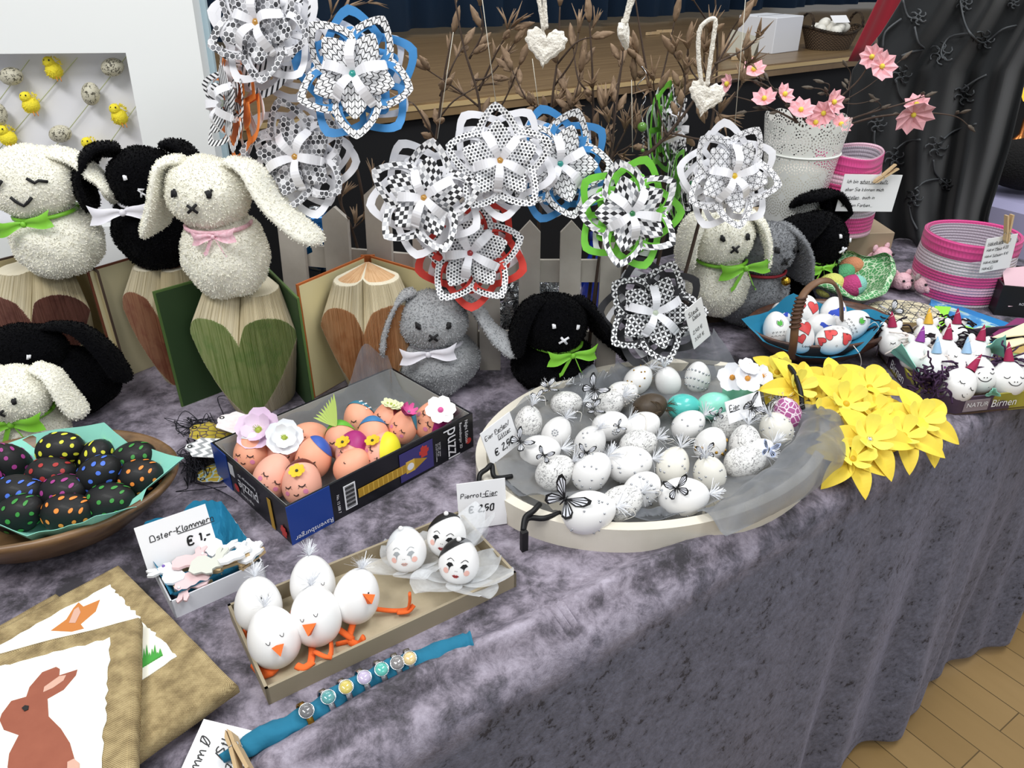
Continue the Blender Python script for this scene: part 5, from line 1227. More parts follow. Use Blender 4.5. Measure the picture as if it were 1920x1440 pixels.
canvas('middle burlap canvas with an orange hare ear and a green tuft showing',M2,.30,.235,(.03,.235-a_[1]+.0,max(a_[0],b_[0]),a_[1]) if 0 else (.02,b_[1],b_[0],a_[1]),[('painted_ear',ORB,[m2([(96,1184),(125,1163),(138,1142),(148,1131),(157,1139),(188,1126),(180,1148),(160,1165),(152,1172),(158,1180),(135,1186)])[::-1]]),('ear_lining',RBL,[m2([(130,1170),(140,1145),(148,1140),(152,1150),(142,1170)])[::-1]]),('grass_tuft',GRN,[m2([(262+k*5,1256-k*3),(266+k*5,1225-(k%3)*7),(271+k*5,1252-k*3)])[::-1] for k in range(8)])],seed=2)
M1=canR((105,1108),(330,1330),.0165,.30,.17)
canvas('lowest burlap canvas of the three, only its painted corner showing',M1,.30,.17,(.02,.02,.235,.135),[],seed=3)

# ---------------------------------------------------------------- cardboard tray with chick eggs and pierrot eggs
cA=T(505,1325); cB=T(968,1103); cL=T(422,1165)
ux=(cB-cA).normalized(); cw=(cB-cA).length; uy=Vector((-ux.y,ux.x,0)); cd_=abs((T(425,1168)-cA).dot(uy)); print('tray',cw,cd_)
CM_=frame(cA,ux,uy,Vector((0,0,1))); chh=.024
KRAFT=mat('grey_kraft_card','9b8f78',.75,bump=(200,.1,.0005)); KRIN=mat('kraft_inside','a99b80',.8,var=(60,'c4b89e',.9),bump=(120,.3,.001))
r=thing('cardboard_tray','long shallow grey-brown cardboard tray holding chick eggs and pierrot eggs','tray',CM_)
mb=MB(); t_=.003
for c,d in(((cw/2,t_/2,chh/2),(cw,t_,chh)),((cw/2,cd_-t_/2,chh/2),(cw,t_,chh)),((t_/2,cd_/2,chh/2),(t_,cd_,chh)),((cw-t_/2,cd_/2,chh/2),(t_,cd_,chh))): mb.box(c,d)
mb.build('walls',KRAFT,r); MB().box((cw/2,cd_/2,.002),(cw-.006,cd_-.006,.003)).build('base',KRIN,r)
FELT=mat('orange_felt','e8692c',.9,bump=(300,.5,.001))
def leg(P,w=.0062,foot=None):
    pts=smooth_path([T(a,b,z) for a,b,z in P],4); mb=MB(); mb.tube(pts,w*.55,7,flat=.55); 
    if foot: mb.tube(smooth_path([T(a,b,z) for a,b,z in foot],4),w*.6,7,flat=.55)
    return mb
def chick(label,px,py,zc,a,W,eyes,beakpos,legs,yaw=0,lean=-10,feath=40,seed=0):
    M=eggM(T(px,py,zc),a,yaw,lean); r=thing('chick_egg',label,'chick egg',M,'chick eggs with orange felt legs')
    rng=random.Random(seed); e=Egg(W*1.24,W,32)
    if eyes=='closed':
        for sg in(-1,1): x=beakpos[0]+sg*.28+(.0); e.line([(x-.09,beakpos[1]+.46+sg*.06),(x-.03,beakpos[1]+.36+sg*.06),(x+.04,beakpos[1]+.36+sg*.06),(x+.08,beakpos[1]+.46+sg*.06)],.022,1)
    elif eyes=='open':
        for sg in(-1,1): x=beakpos[0]+sg*.17; e.disc(x,beakpos[1]+.5,.055,1,sx=.7); [e.line([(x+q*.03,beakpos[1]+.55),(x+q*.06,beakpos[1]+.64)],.015,1) for q in(-1,0,1)]
    elif eyes=='profile': e.disc(beakpos[0]-.0,beakpos[1]+.22,.04,1)
    e.build('shell',[SHELLW,INK],r)
    if eyes!='open':
        b=Vector(e.at(*beakpos)); mb=MB(); out=(b*1).normalized() ; out.z*=.3; s=W*.14
        rt=Vector((0,0,1)).cross(out).normalized()*-1; up=out.cross(rt)*-1
        tip=b+out*s*1.3-Vector((0,0,s*.5))
        vs=[b+rt*s*1.0+up*s*.6-out*.001,b-rt*s*1.0+up*s*.6-out*.001,b-up*s*.8-out*.001,tip]
        vs=[b+Vector((-s,0,s*.7)),b+Vector((s,0,s*.7)),b+Vector((0,0,-s*.9)),b+out*s*1.5+Vector((0,0,-s*.4))]
        mb.add(vs,[(0,1,3),(1,2,3),(2,0,3),(0,2,1)]); mb.build('beak',FELT,r)
    mb=MB(); feather(mb,e.S(.0,0),(0,0.2,1),.019,feath,rng,.0005,1.0); feather(mb,e.S(.0,0),(0,0.2,.4),.012,feath,rng,.0009,1.3); mb.build('down_tuft',DOWN,r)
    inv=M.inverted()
    for L in legs: L.v=[tuple(inv@Vector(p)) for p in L.v]; L.build('leg',FELT,r)
    return r
chick('white chick egg with open eyes at the back left of the cardboard tray',484,1133,.034,-6,.047,'open',(.66,.02),[leg([(455,1180,.02),(462,1200,.012),(478,1215,.006)])],seed=1)
chick('white chick egg with a big flat orange foot at the front left of the tray',513,1194,.032,-14,.050,'closed',(.42,-.22),[leg([(505,1232,.012),(500,1250,.006),(503,1268,.005)],.011,[(480,1243,.006),(500,1262,.006),(520,1243,.008)])],seed=2)
chick('white chick egg in the back row leaning on the far wall of the tray',586,1092,.034,-6,.047,'closed',(.45,-.33),[leg([(548,1145,.02),(545,1158,.01),(552,1165,.006)])],seed=3)
chick('white chick egg with long orange legs hanging over the tray wall',592,1154,.035,-8,.050,'closed',(.02,-.12),[leg([(580,1192,.018),(585,1215,.010),(583,1240,.024),(576,1250,.024)],.0066,[(556,1248,.024),(570,1252,.024),(588,1240,.026)]),leg([(612,1190,.016),(620,1200,.010),(618,1232,.026),(590,1222,.022)],.006)],seed=4)
chick('white chick egg turned aside with one leg stretched along the tray',669,1117,.036,12,.047,'profile',(.30,.30),[leg([(705,1142,.012),(735,1145,.008),(762,1143,.010),(768,1130,.020),(768,1112,.032)],.0055,[(745,1148,.009),(765,1146,.010),(776,1134,.014)]),leg([(668,1152,.022),(660,1175,.014),(655,1200,.008),(672,1208,.006),(682,1195,.018)],.007),leg([(632,1178,.016),(652,1192,.012),(660,1200,.007),(630,1208,.006)],.0065)],seed=5,yaw=20)
# pierrot eggs in organza petals
PINKB=mat('blush','eab8ac',.7); LIP=mat('lip_red','a83a3a',.5); LIPP=mat('lip_pale','cfa296',.5); GREYE=mat('eye_shadow_grey','9fa3a6',.6)
def pierrot(label,px,py,zc,a,W,capc,pale,petals,seed=0,yaw=0):
    M=eggM(T(px,py,zc),a,yaw,-5); r=thing('pierrot_egg',label,'pierrot egg',M,'pierrot eggs in white organza')
    e=Egg(W*1.15,W,32); eye=3 if pale else 1
    for sg in(-1,1):
        x=sg*.36; e.poly([(x-.2,.10),(x-.08,.25),(x+.08,.27),(x+.2,.16),(x+.08,.10),(x+.03,.02),(x,-.16),(x-.03,.03)],(x,.14),eye); e.line([(x-.2,.32),(x,.46),(x+.2,.36)],.03,1 if not pale else 3)
        e.disc(x,.16,.045,0); e.disc(sg*.52,-.18,.15,4)
    e.poly([(-.17,-.36),(-.06,-.29),(0,-.32),(.06,-.29),(.17,-.36),(.06,-.47),(-.06,-.47)],(0,-.38),2); e.line([(-.15,-.36),(0,-.375),(.15,-.36)],.02,1 if not pale else 3)
    e.disc(-.04,-.1,.018,1); e.disc(.04,-.1,.018,1)
    e.build('shell',[SHELLW,INK,LIPP if pale else LIP,GREYE,PINKB],r)
    capshell(e.S,1.05,INK if capc else sheer('white_organza_cap','e9edf2',.5),r,dirv=Vector((-.55,.45,.8)))
    MB().ball(tuple(e.S(.25,-2.2,.002)),.0028,10).build('pearl',SHELLW,r)
    rng=random.Random(seed)
    for (ang,el,L,wd) in petals:
        a_=math.radians(ang)
        def fn(u,v):
            w=L*wd*math.sin(PI*min(1,.06+u*.86))**.75*(v-.5)*2; x=L*u
            z=-W*.55+L*(el*u*u)+.12*L*math.sin(v*6+ang)*u*.35+.25*abs(w)
            return (x*math.cos(a_)-w*math.sin(a_),x*math.sin(a_)+w*math.cos(a_),z)
        mb=MB(); mb.grid(fn,12,8,0,True); mb.build('organza_petal',ORGW,r)
    return r
pierrot('pale pierrot egg with grey eyes under white organza, leftmost of the pierrots',762,1030,.036,-4,.044,False,True,[(-150,.3,.055,.5),(-60,.2,.055,.5),(20,.3,.05,.5),(120,.5,.045,.5)],1)
pierrot('black-capped pierrot egg half wrapped in organza at the far end of the tray',838,1003,.040,8,.044,True,False,[(10,1.1,.05,.5),(-35,.9,.055,.45),(60,1.0,.05,.5),(150,.3,.04,.5)],2,yaw=-10)
pierrot('black-capped pierrot egg with red lips at the front right of the tray',861,1052,.037,8,.044,True,False,[(-130,.05,.058,.5),(-50,.15,.058,.5),(5,.35,.06,.45),(40,.5,.05,.5),(180,.1,.04,.5)],3,yaw=-4)
M,_w=cardM((862,1000),(945,988),.0,back=10)
card('white price card reading Pierrot-Eier 2,50 leaning against the oval tray',M@Matrix.Translation((.0,.004,.0)),_w+.004,.062,[('Pierrot-Eier',.003,.042,.0062,(.58,1.0)),('€ 2,50',.012,.022,.0085,None,.0016)])

# ---------------------------------------------------------------- teal fabric roll with rings
TEALF=mat('teal_cotton','1c6f8e',.85,bump=(35,.8,.006)); 
rp_=[(415,1425),(480,1392),(560,1352),(640,1303),(720,1262),(790,1235),(850,1214),(886,1204)]
P=smooth_path([T(a,b,.0135+.005*max(0,i-4)/3) for i,(a,b) in enumerate(rp_)],12)
mb=MB(); n=len(P); rad=[.0112*(.5+.5*min(1,i/14))*(1+.07*math.sin(i*.8)) if i<n-6 else .0105*(1+.10*math.sin(i)) for i in range(n)]
mb.tube(P,rad,14,flat=.85)
mb.v=[tuple(Vector(q)+Vector((0,0,.004*noise.noise(Vector(q)*55)+.0016*noise.noise(Vector(q)*150)))+Vector((.0,.004*noise.noise(Vector(q)*70+Vector((3,3,3))),0))) for q in mb.v]

tag(mb.build('fabric_roll',TEALF),'rolled teal cotton cloth carrying seven cabochon rings','fabric roll')
GL_=[('smoke','4a4a4e','gold'),('teal','1d8a8c','silver'),('yellow','c9b53a','silver'),('lilac','b9aacb','silver'),('turquoise','1fb0a0','silver'),('grey marbled','6f6a6a','silver'),('honey','d8bd7a','silver')]
RP=[(571,1324),(610,1300),(642,1283),(676,1268),(709,1253),(739,1242),(764,1229)]
SIL=mat('ring_silver','d5d7da',.18,metal=1); GLD=mat('ring_brass','b8923a',.25,metal=1)
names=['brass ring with a smoke grey cabochon nearest the price card','silver ring with a dark teal oval cabochon','silver ring with a yellow cabochon','silver ring with a pale lilac cabochon in the middle of the row','silver ring with a turquoise cabochon','silver ring with a grey marbled cabochon','silver ring with a honey cabochon nearest the open roll end']
for (px,py),(cn,cc,mt),lab in zip(RP,GL_,names):
    want=T(px+3,py+14,.014).x; best=min(range(1,n-1),key=lambda i:abs(P[i].x-want-(P[i].y-T(px+3,py+14,.014).y)*P[i].x*.0)); c=P[best]; t_=(P[best+1]-P[best-1]).normalized()
    up=Vector((0,-.45,.9)); up=(up-t_*up.dot(t_)).normalized(); X=t_; Y=up.cross(X)
    M=frame(c,X,Y,up); r=thing('ring',lab,'ring',M,'cabochon rings on the teal roll')
    mb=MB(); rr=.0128
    ring=[];
    for k in range(33):
        a=2*PI*k/32
        for (dx,dr) in((-.0028,0),(.0028,0),(.0028,.0010),(-.0028,.0010)): ring.append((dx,(rr+dr)*math.sin(a),(rr+dr)*math.cos(a)))
    fs=[(4*k+q,4*k+(q+1)%4,4*k+4+(q+1)%4,4*k+4+q) for k in range(32) for q in range(4)]
    mb.add(ring,fs,0,True); mb.build('band',GLD if mt=='gold' else SIL,r)
    MB().lathe([(.0,0),(.0058,0),(.0068,.0008),(.0070,.0026),(.0062,.0026),(.0061,.0016)],24).build('bezel',SIL,r,Matrix.Translation((0,0,.0132)))
    MB().lathe([(.0061,0),(.0058,.0015),(.0045,.0028),(.0025,.0036),(.0001,.0039)],24).build('cabochon',mat('cabochon_'+cn.replace(' ','_'),cc,.06,coat=1,var=(300,'e8e8e8',.25)),r,Matrix.Translation((0,0,.0144)))
# ring price card and its peg
A=T(385,1350,.012); B=T(480,1372,.012)
TLc=T(382,1348,.022); TRc=T(482,1372,.016); BLc=T(296,1444,.010)
Yc=(TLc-TRc).normalized(); Xc=(TLc-BLc); Xc=(Xc-Yc*Xc.dot(Yc)).normalized(); Zc=Xc.cross(Yc); ch_=(TLc-TRc).length; cl_=.125
Mr=frame(TRc-Xc*cl_,Xc,Yc,Zc)
rc=thing('price_card','white card with ring prices held by a wooden peg at the bottom edge','card',Mr)
MB().box((cl_/2,ch_/2,-.0006),(cl_,ch_,.0012)).build('paper',CARD,rc)
mb=MB(); write(mb,'17mm ø',.074,ch_-.014,.0085,wt=.0010); write(mb,'7,-',.070,ch_-.030,.0105,wt=.0018); write(mb,'/Stk.',.096,ch_-.030,.0075,wt=.0011); write(mb,'ab 17mm',.074,ch_-.043,.0070,wt=.0010,under=(0,.3)); write(mb,'4,-',.088,ch_-.058,.0105,wt=.0019); write(mb,'Ringe',.028,ch_-.018,.012,wt=.0020,under=(.3,1)); write(mb,'über',.050,ch_-.036,.007,wt=.0012)
mb.build('handwriting',INK,rc)
PEG=mat('clothespin_wood','cbb08a',.6,var=(60,'b09468',.6))
def peg(label,M,L=.042,w=.0075,name='clothespin'):
    r=thing(name,label,'clothespin',M)
    for sg in(-1,1):
        pts=[(0,sg*.0006),(L*.12,sg*.0035),(L*.3,sg*.0035),(L*.36,sg*.0028),(L*.42,sg*.0038),(L,sg*.0062),(L,sg*.0032),(L*.45,sg*.0004)]
        if sg<0: pts=pts[::-1]
        MB().prism(pts,-w/2,w/2).build('jaw',PEG,r)
    MB().tube([(L*.36+.002*math.cos(a),.0033*math.sin(a)*1.15,(-w/2-.0006)+(w+.0012)*(a/12.6)) for a in [q*.45 for q in range(29)]],.0005,5).build('spring',WIRE,r)
    return r
def pegM(tip,tail,z0,z1,face=Vector((0,-.6,.8))):
    A=T(*tip,z0) if not isinstance(tip,Vector) else tip; B=T(*tail,z1) if not isinstance(tail,Vector) else tail; X=(B-A).normalized(); Z=(face-X*face.dot(X)).normalized(); return frame(A,X,Z.cross(X),Z)
peg('wooden clothespin clipped to the ring price card',pegM((430,1372),(468,1470),.024,.034),.055,.010)
# ================================================================ oval tray of white eggs
tM=Matrix.Translation(Vector((.20,.885,0)))@Matrix.Rotation(math.radians(28),4,'Z'); TA,TB_=.262,.190
WWD=mat('chalk_white_wood','e4dfd2',.6,var=(25,'cfc6b4',.7),bump=(50,.25,.001))
r=thing('oval_tray','large oval chalk-white wooden tray with black wire handles filled with decorated eggs','tray',tM)
def oval(off,n=88): return [((TA+off)*math.cos(2*PI*k/n),(TB_+off)*math.sin(2*PI*k/n)) for k in range(n)]
def wallring(mb,o0,o1,z0,z1,m=0,n=88):
    A,B=oval(o0,n),oval(o1,n); vs=[(x,y,z0) for x,y in A]+[(x,y,z1) for x,y in A]+[(x,y,z0) for x,y in B]+[(x,y,z1) for x,y in B]; fs=[]
    for k in range(n):
        j=(k+1)%n; fs+=[(k,j,n+j,n+k),(n+k,n+j,3*n+j,3*n+k),(3*n+k,3*n+j,2*n+j,2*n+k),(2*n+k,2*n+j,j,k)]
    mb.add(vs,fs,m)
mb=MB(); wallring(mb,0,-.014,0,.036); mb.build('rim',WWD,r)
MB().prism(oval(-.013),.002,.008).build('base',WWD,r)
BLKM=mat('black_iron','141416',.45,metal=.3)
ti=tM.inverted()
hpts=[[(900,962,.0),(900,925,.028),(905,890,.045),(925,873,.05),(945,885,.045),(950,900,.035)],[(981,1018,.0),(982,985,.030),(985,962,.042),(1005,950,.046),(1035,955,.05),(1040,968,.045)]]
def handle(P,w=.0032):
    mb=MB(); mb.tube(smooth_path([ti@T(*p) for p in P],5),w,8); return mb
hb=[(896,925,.034),(898,888,.044),(921,868,.047),(946,884,.040),(962,892,.034)]
handle([(898,910,.036),(900,890,.046),(912,880,.050),(922,872,.050),(928,895,.040),(960,893,.034)]).build('wire_handle',BLKM,r)
handle([(981,995,.034),(985,970,.044),(1000,958,.048),(1012,945,.048)],.0034).build('wire_handle',BLKM,r)
handle([(981,995,.034),(990,972,.040),(1020,972,.038),(1050,962,.034)],.0034).build('wire_handle',BLKM,r)
for p in ((897,912),(982,1003)):
    a=ti@T(*p,.030); MB().box((a.x,a.y-.001,.022),(.008,.006,.028)).build('handle_bracket',BLKM,r)
# rear handle: a tall iron loop
handle([(1400,712,.02),(1416,680,.05),(1448,672,.075),(1482,690,.085),(1500,730,.07),(1505,765,.050),(1515,772,.044),(1530,762,.05),(1536,748,.058)],.0036).build('wire_handle',BLKM,r)
# organza lining
def torg(u,v):
    a=2*PI*u; rr=v; x=(TA-.022)*rr*math.cos(a); y=(TB_-.022)*rr*math.sin(a)
    n=noise.noise(Vector((math.cos(a)*3*rr,math.sin(a)*3*rr,1.3)))
    z=.011+.018*rr**3+.020*rr*rr*(.5+n)*1.0+.003*math.sin(a*23+rr*9)*rr
    if rr>.9: z=max(z,.026)
    return (x,y,z)
organza('sheer grey organza lining the oval tray under the white eggs',torg,120,20,tM,name='organza_lining')
def drapeorg(pts,zs,w,label,nm='organza_cloth',amp=.012,seed=0):
    """a puffed fold of organza along pixels"""
    P=smooth_path([T(a,b,z) for (a,b),z in zip(pts,zs)],8); n=len(P)
    def fn(u,v):
        i=min(n-1,int(u*(n-1))); f=u*(n-1)-i; p=P[i]*(1-f)+P[min(i+1,n-1)]*f; t=(P[min(i+1,n-1)]-P[max(i-1,0)]).normalized(); s=Vector((-t.y,t.x,0)).normalized()
        a=PI*v; ww=w*(.55+.45*math.sin(PI*min(1,.1+u*.8)))
        nz=noise.noise(Vector((u*6,v*2.5,seed)))
        q=p+s*ww*math.cos(a)*(1+.25*nz)+Vector((0,0,ww*.9*math.sin(a)*(1+.5*nz)+amp*.3*math.sin(u*40+v*5)))
        q.z=max(q.z,.012); return q
    return organza(label,fn,90,18,None,name=nm) 
organza_fix=[]
for args in (([(1330,985),(1400,950),(1470,905),(1530,850),(1545,800),(1520,770)],[.036,.042,.046,.048,.048,.042],.034,'puffed grey organza fold over the front right rim of the oval tray','organza_fold',.012,1),
             ([(905,905),(940,935),(1000,970),(1050,1000),(1110,1012)],[.030,.030,.028,.026,.026],.018,'grey organza fold along the front left rim of the oval tray','organza_fold',.010,2),
             ([(1120,1010),(1180,985),(1240,965),(1290,985),(1330,985)],[.026,.030,.030,.028,.028],.018,'grey organza fold before the front eggs of the oval tray','organza_fold',.012,3)):
    pts,zs,w_,lab,nm,am,sd=args
    P=smooth_path([T(a,b,z) for (a,b),z in zip(pts,zs)],8); n=len(P)
    def fn(u,v,P=P,n=n,w_=w_,sd=sd):
        i=min(n-2,int(u*(n-1))); f=u*(n-1)-i; p=P[i]*(1-f)+P[i+1]*f; t=(P[i+1]-P[max(i-1,0)]).normalized(); s=Vector((-t.y,t.x,0)).normalized()
        a=PI*v; ww=w_*(.55+.45*math.sin(PI*min(1,.1+u*.8))); nz=noise.noise(Vector((u*6,v*2.5,sd)))
        q=p+s*ww*math.cos(a)*(1+.3*nz)+Vector((0,0,ww*.8*math.sin(a)*(1+.5*nz)+.002*math.sin(u*50+v*5)-.008)); q.z=max(q.z,.012); L=ti@q; g=(L.x/(TA-.016))**2+(L.y/(TB_-.016))**2
        if sd==1:
            if g>.96: q.z=max(q.z,.0385)+.002
        elif g>.90:
            kk=(.90/g)**.5; q=tM@Vector((L.x*kk,L.y*kk,min(q.z,.034)))
        return q
    organza(lab,fn,90,22,Matrix(),name=nm)
# back corner of the organza, a raised sheer peak
def peak(px,py,z,w,h,lab,sd):
    A=T(px,py,z)
    def fn(u,v):
        x=(u-.5)*w*(1-v*.75); y=.02*math.sin(u*6+sd)+.02*v; zz=h*v*(1-.3*abs(u-.5))+.004*math.sin(u*25+v*4)
        return (A.x+x+.02*v,A.y+y,A.z+zz)
    organza(lab,fn,26,14,Matrix(),name='organza_fold')
peak(1290,700,.015,.17,.075,'raised sheer organza peak behind the back eggs of the oval tray',1)
peak(1110,745,.015,.20,.045,'sheer organza edge with down at the back left of the oval tray',2)

GLIT=NT('glitter_net'); c=GLIT.co(); vv=GLIT.n('ShaderNodeTexVoronoi'); vv.feature='DISTANCE_TO_EDGE'; vv.inputs['Scale'].default_value=230
dd=GLIT.noise(90,3,.7,1.5,c); GLIT.put(vv,'Vector',GLIT.vec('ADD',c,GLIT.vec('SCALE',GLIT.comb(dd,dd,dd),.02)))
f=GLIT.math('MULTIPLY',GLIT.math('LESS_THAN',vv.outputs[0],.045),GLIT.math('GREATER_THAN',GLIT.noise(150,2,.5,0,c),.47))
GLIT.base(GLIT.mix(f,srgb('e9e8e6'),srgb('5b5a5c'))); GLIT.b.inputs['Roughness'].default_value=.4; GLITM=GLIT.m
CREAMEGG=mat('ivory_egg_shell','efece2',.35,coat=.15); GEMS=mat('strass','b5b8bd',.1,metal=.7); GOLDG=mat('gold_stud','a98238',.2,metal=.8); PEARL=mat('pearl','ece8e0',.2,coat=.5); TURQ=mat('turquoise_egg','3dbdb6',.3,coat=.4,var=(25,'6fd6cc',.8)); TURL=mat('pale_turquoise_egg','7fdcc6',.4,coat=.2,var=(25,'a8ebd6',.8)); MNT=mat('mint_egg','86e0bd',.4,coat=.2,var=(25,'a8f0d0',.8)); BRNF=mat('brown_feather_shell','5a4c3c',.5,var=(60,'2e261e',1.0),bump=(80,.4,.002))
MOS=NT('mosaic_shell'); c=MOS.co(); vv=MOS.n('ShaderNodeTexVoronoi'); vv.feature='DISTANCE_TO_EDGE'; vv.inputs['Scale'].default_value=120; MOS.put(vv,'Vector',c); MOS.base(MOS.mix(MOS.math('LESS_THAN',vv.outputs[0],.075),srgb('a9568f'),srgb('f0dce8'))); MOS.b.inputs['Roughness'].default_value=.4; MOSM=MOS.m
WINGW=mat('butterfly_wing','e9ebf3',.6)
def butterfly(label,M,s,grp='black-and-white feather butterflies on the eggs',blue=False):
    r=thing('butterfly',label,'butterfly decoration',M,grp)
    up=[(0,0),(.25,.35),(.62,.85),(.98,1.0),(1.05,.8),(.92,.45),(.6,.12),(.1,-.02)]; lo=[(0,0),(.35,-.02),(.72,-.15),(.85,-.42),(.7,-.72),(.45,-.78),(.25,-.5),(.06,-.12)]
    for sg in(-1,1):
        for W,nm in((up,'upper_wing'),(lo,'lower_wing')):
            mb=MB()
            def P(x,y,z=0): return (sg*x*s,y*s,z+abs(x)*s*.35)
            mb.prism([(sg*x*s,y*s) for x,y in W],0,.0003,1 if not blue else 0)
            cx=sum(p[0] for p in W)/8; cy=sum(p[1] for p in W)/8
            for q in range(2,7):  # pale cells between the dark veins
                a=W[q];b=W[(q+1)%8]; 
                c0=(.12*a[0]+.10*b[0]+.05,.12*a[1]+.10*b[1]); k1,k2=.80,.14
                p1=(a[0]*k1+cx*(.92-k1)+(b[0]-a[0])*.14,a[1]*k1+cy*(.92-k1)+(b[1]-a[1])*.14); p2=(b[0]*k1+cx*(.92-k1)+(a[0]-b[0])*.14,b[1]*k1+cy*(.92-k1)+(a[1]-b[1])*.14)
                p0=(p1[0]*.3+p2[0]*.0+.02,p1[1]*.3)
                mb.add([(sg*p[0]*s,p[1]*s,.0005) for p in (p0,p1,p2)],[(0,1,2)],0 if not blue else 1)
            vs=[]
            for i,v in enumerate(mb.v): mb.v[i]=(v[0],v[1],v[2]+abs(v[0])*.40)
            mb.build(nm,[mat('pale_blue_wing','b9c6e6',.6) if blue else WINGW,INK],r)
    MB().tube([(0,-.42*s,.001),(0,.0,.002),(0,.22*s,.001)],[s*.03,s*.06,s*.03],6).build('thorax',INK,r)
    return r
TE=[ # px,py,zc,angle,kind,W,place words
(991,792,.040,8,'glitter',.042,'upright at the left end of the tray'),
(1044,812,.038,25,'flower',.042,'right of the leftmost glitter egg'),
(1062,757,.036,80,'glitter',.040,'lying at the back left by the butterfly'),
(1167,738,.040,70,'pearls',.040,'behind the brown feather egg'),
(1197,712,.040,40,'goldgem',.042,'in the back row between the pearl egg and the plain egg'),
(1252,714,.038,-20,'plain',.042,'in the back row left of the gem-rowed egg'),
(1308,707,.040,0,'gemrow',.042,'rightmost of the back row'),
(1218,764,.036,60,'brown',.044,''),
(1281,762,.036,80,'turq',.040,'turquoise'),
(1338,760,.036,70,'turl',.042,'pale turquoise'),
(1386,735,.036,80,'mint',.042,'mint'),
(1141,759,.036,50,'glitter',.042,'just left of the brown feather egg'),
(1144,798,.038,65,'flower',.044,'in the middle row with a gem flower'),
(1204,800,.038,60,'cord',.044,'with a cord round it below the brown egg'),
(1291,797,.040,50,'gems',.042,'below the turquoise egg'),
(1107,830,.040,20,'gems',.044,'with a butterfly on its front'),
(1197,834,.036,65,'glitter',.044,'in the centre of the tray'),
(1180,870,.042,75,'gems',.050,'large, in the centre below the glitter egg'),
(1013,846,.038,80,'plain',.046,'lying at the left beside the price card'),
(1041,886,.036,50,'glitter',.046,'front left between the butterflies'),
(1110,884,.042,40,'gems',.048,'upright before the butterfly egg'),
(1104,960,.044,75,'gems',.054,'largest of all, at the front of the tray'),
(1166,944,.038,55,'glitter',.046,'front row, right of the largest egg'),
(1204,918,.040,40,'gemrow',.044,'with curved rows of gems in the front half'),
(1262,873,.040,15,'ivory',.044,'in the middle right below the gold-studded egg'),
(1282,932,.040,80,'gems',.052,'front right with a butterfly'),
(1332,833,.040,15,'gold',.044,'middle right'),
(1330,887,.038,-20,'ivory',.044,'below the gold-studded egg'),
(1368,797,.038,60,'glitter',.042,'under the price card'),
(1397,832,.038,0,'glitter',.046,'right of the gold-studded egg'),
(1397,866,.036,70,'glitter',.046,'front right by the organza fold'),
(1455,806,.042,-30,'ivory',.048,'at the right behind the blue butterfly'),
(1476,776,.046,-20,'mosaic',.042,'mosaic'),
(1421,852,.034,40,'plain',.042,'tucked under the right glitter eggs'),
]
KN={'glitter':('glitter-netted white','glitter_egg'),'flower':('white','gem_egg'),'pearls':('white pearl-studded','pearl_egg'),'goldgem':('white down-topped','gem_egg'),'plain':('plain white','white_egg'),'gemrow':('white gem-rowed','gem_egg'),'brown':('brown feather-covered','feather_egg'),'turq':('glossy turquoise','turquoise_egg'),'turl':('pale turquoise marbled','turquoise_egg'),'mint':('mint green','mint_egg'),'cord':('white corded','corded_egg'),'gems':('white gem-studded','gem_egg'),'ivory':('ivory gem-studded','gem_egg'),'gold':('white gold-studded','gem_egg'),'mosaic':('purple mosaic','mosaic_egg')}
special={'brown':'brown feather-covered egg in the back half of the oval tray','turq':'glossy turquoise egg right of the brown feather-covered one','turl':'pale turquoise marbled egg between the turquoise and mint ones','mint':'mint green egg under the white daisies in the oval tray','mosaic':'purple and white mosaic egg by the iron loop of the oval tray'}
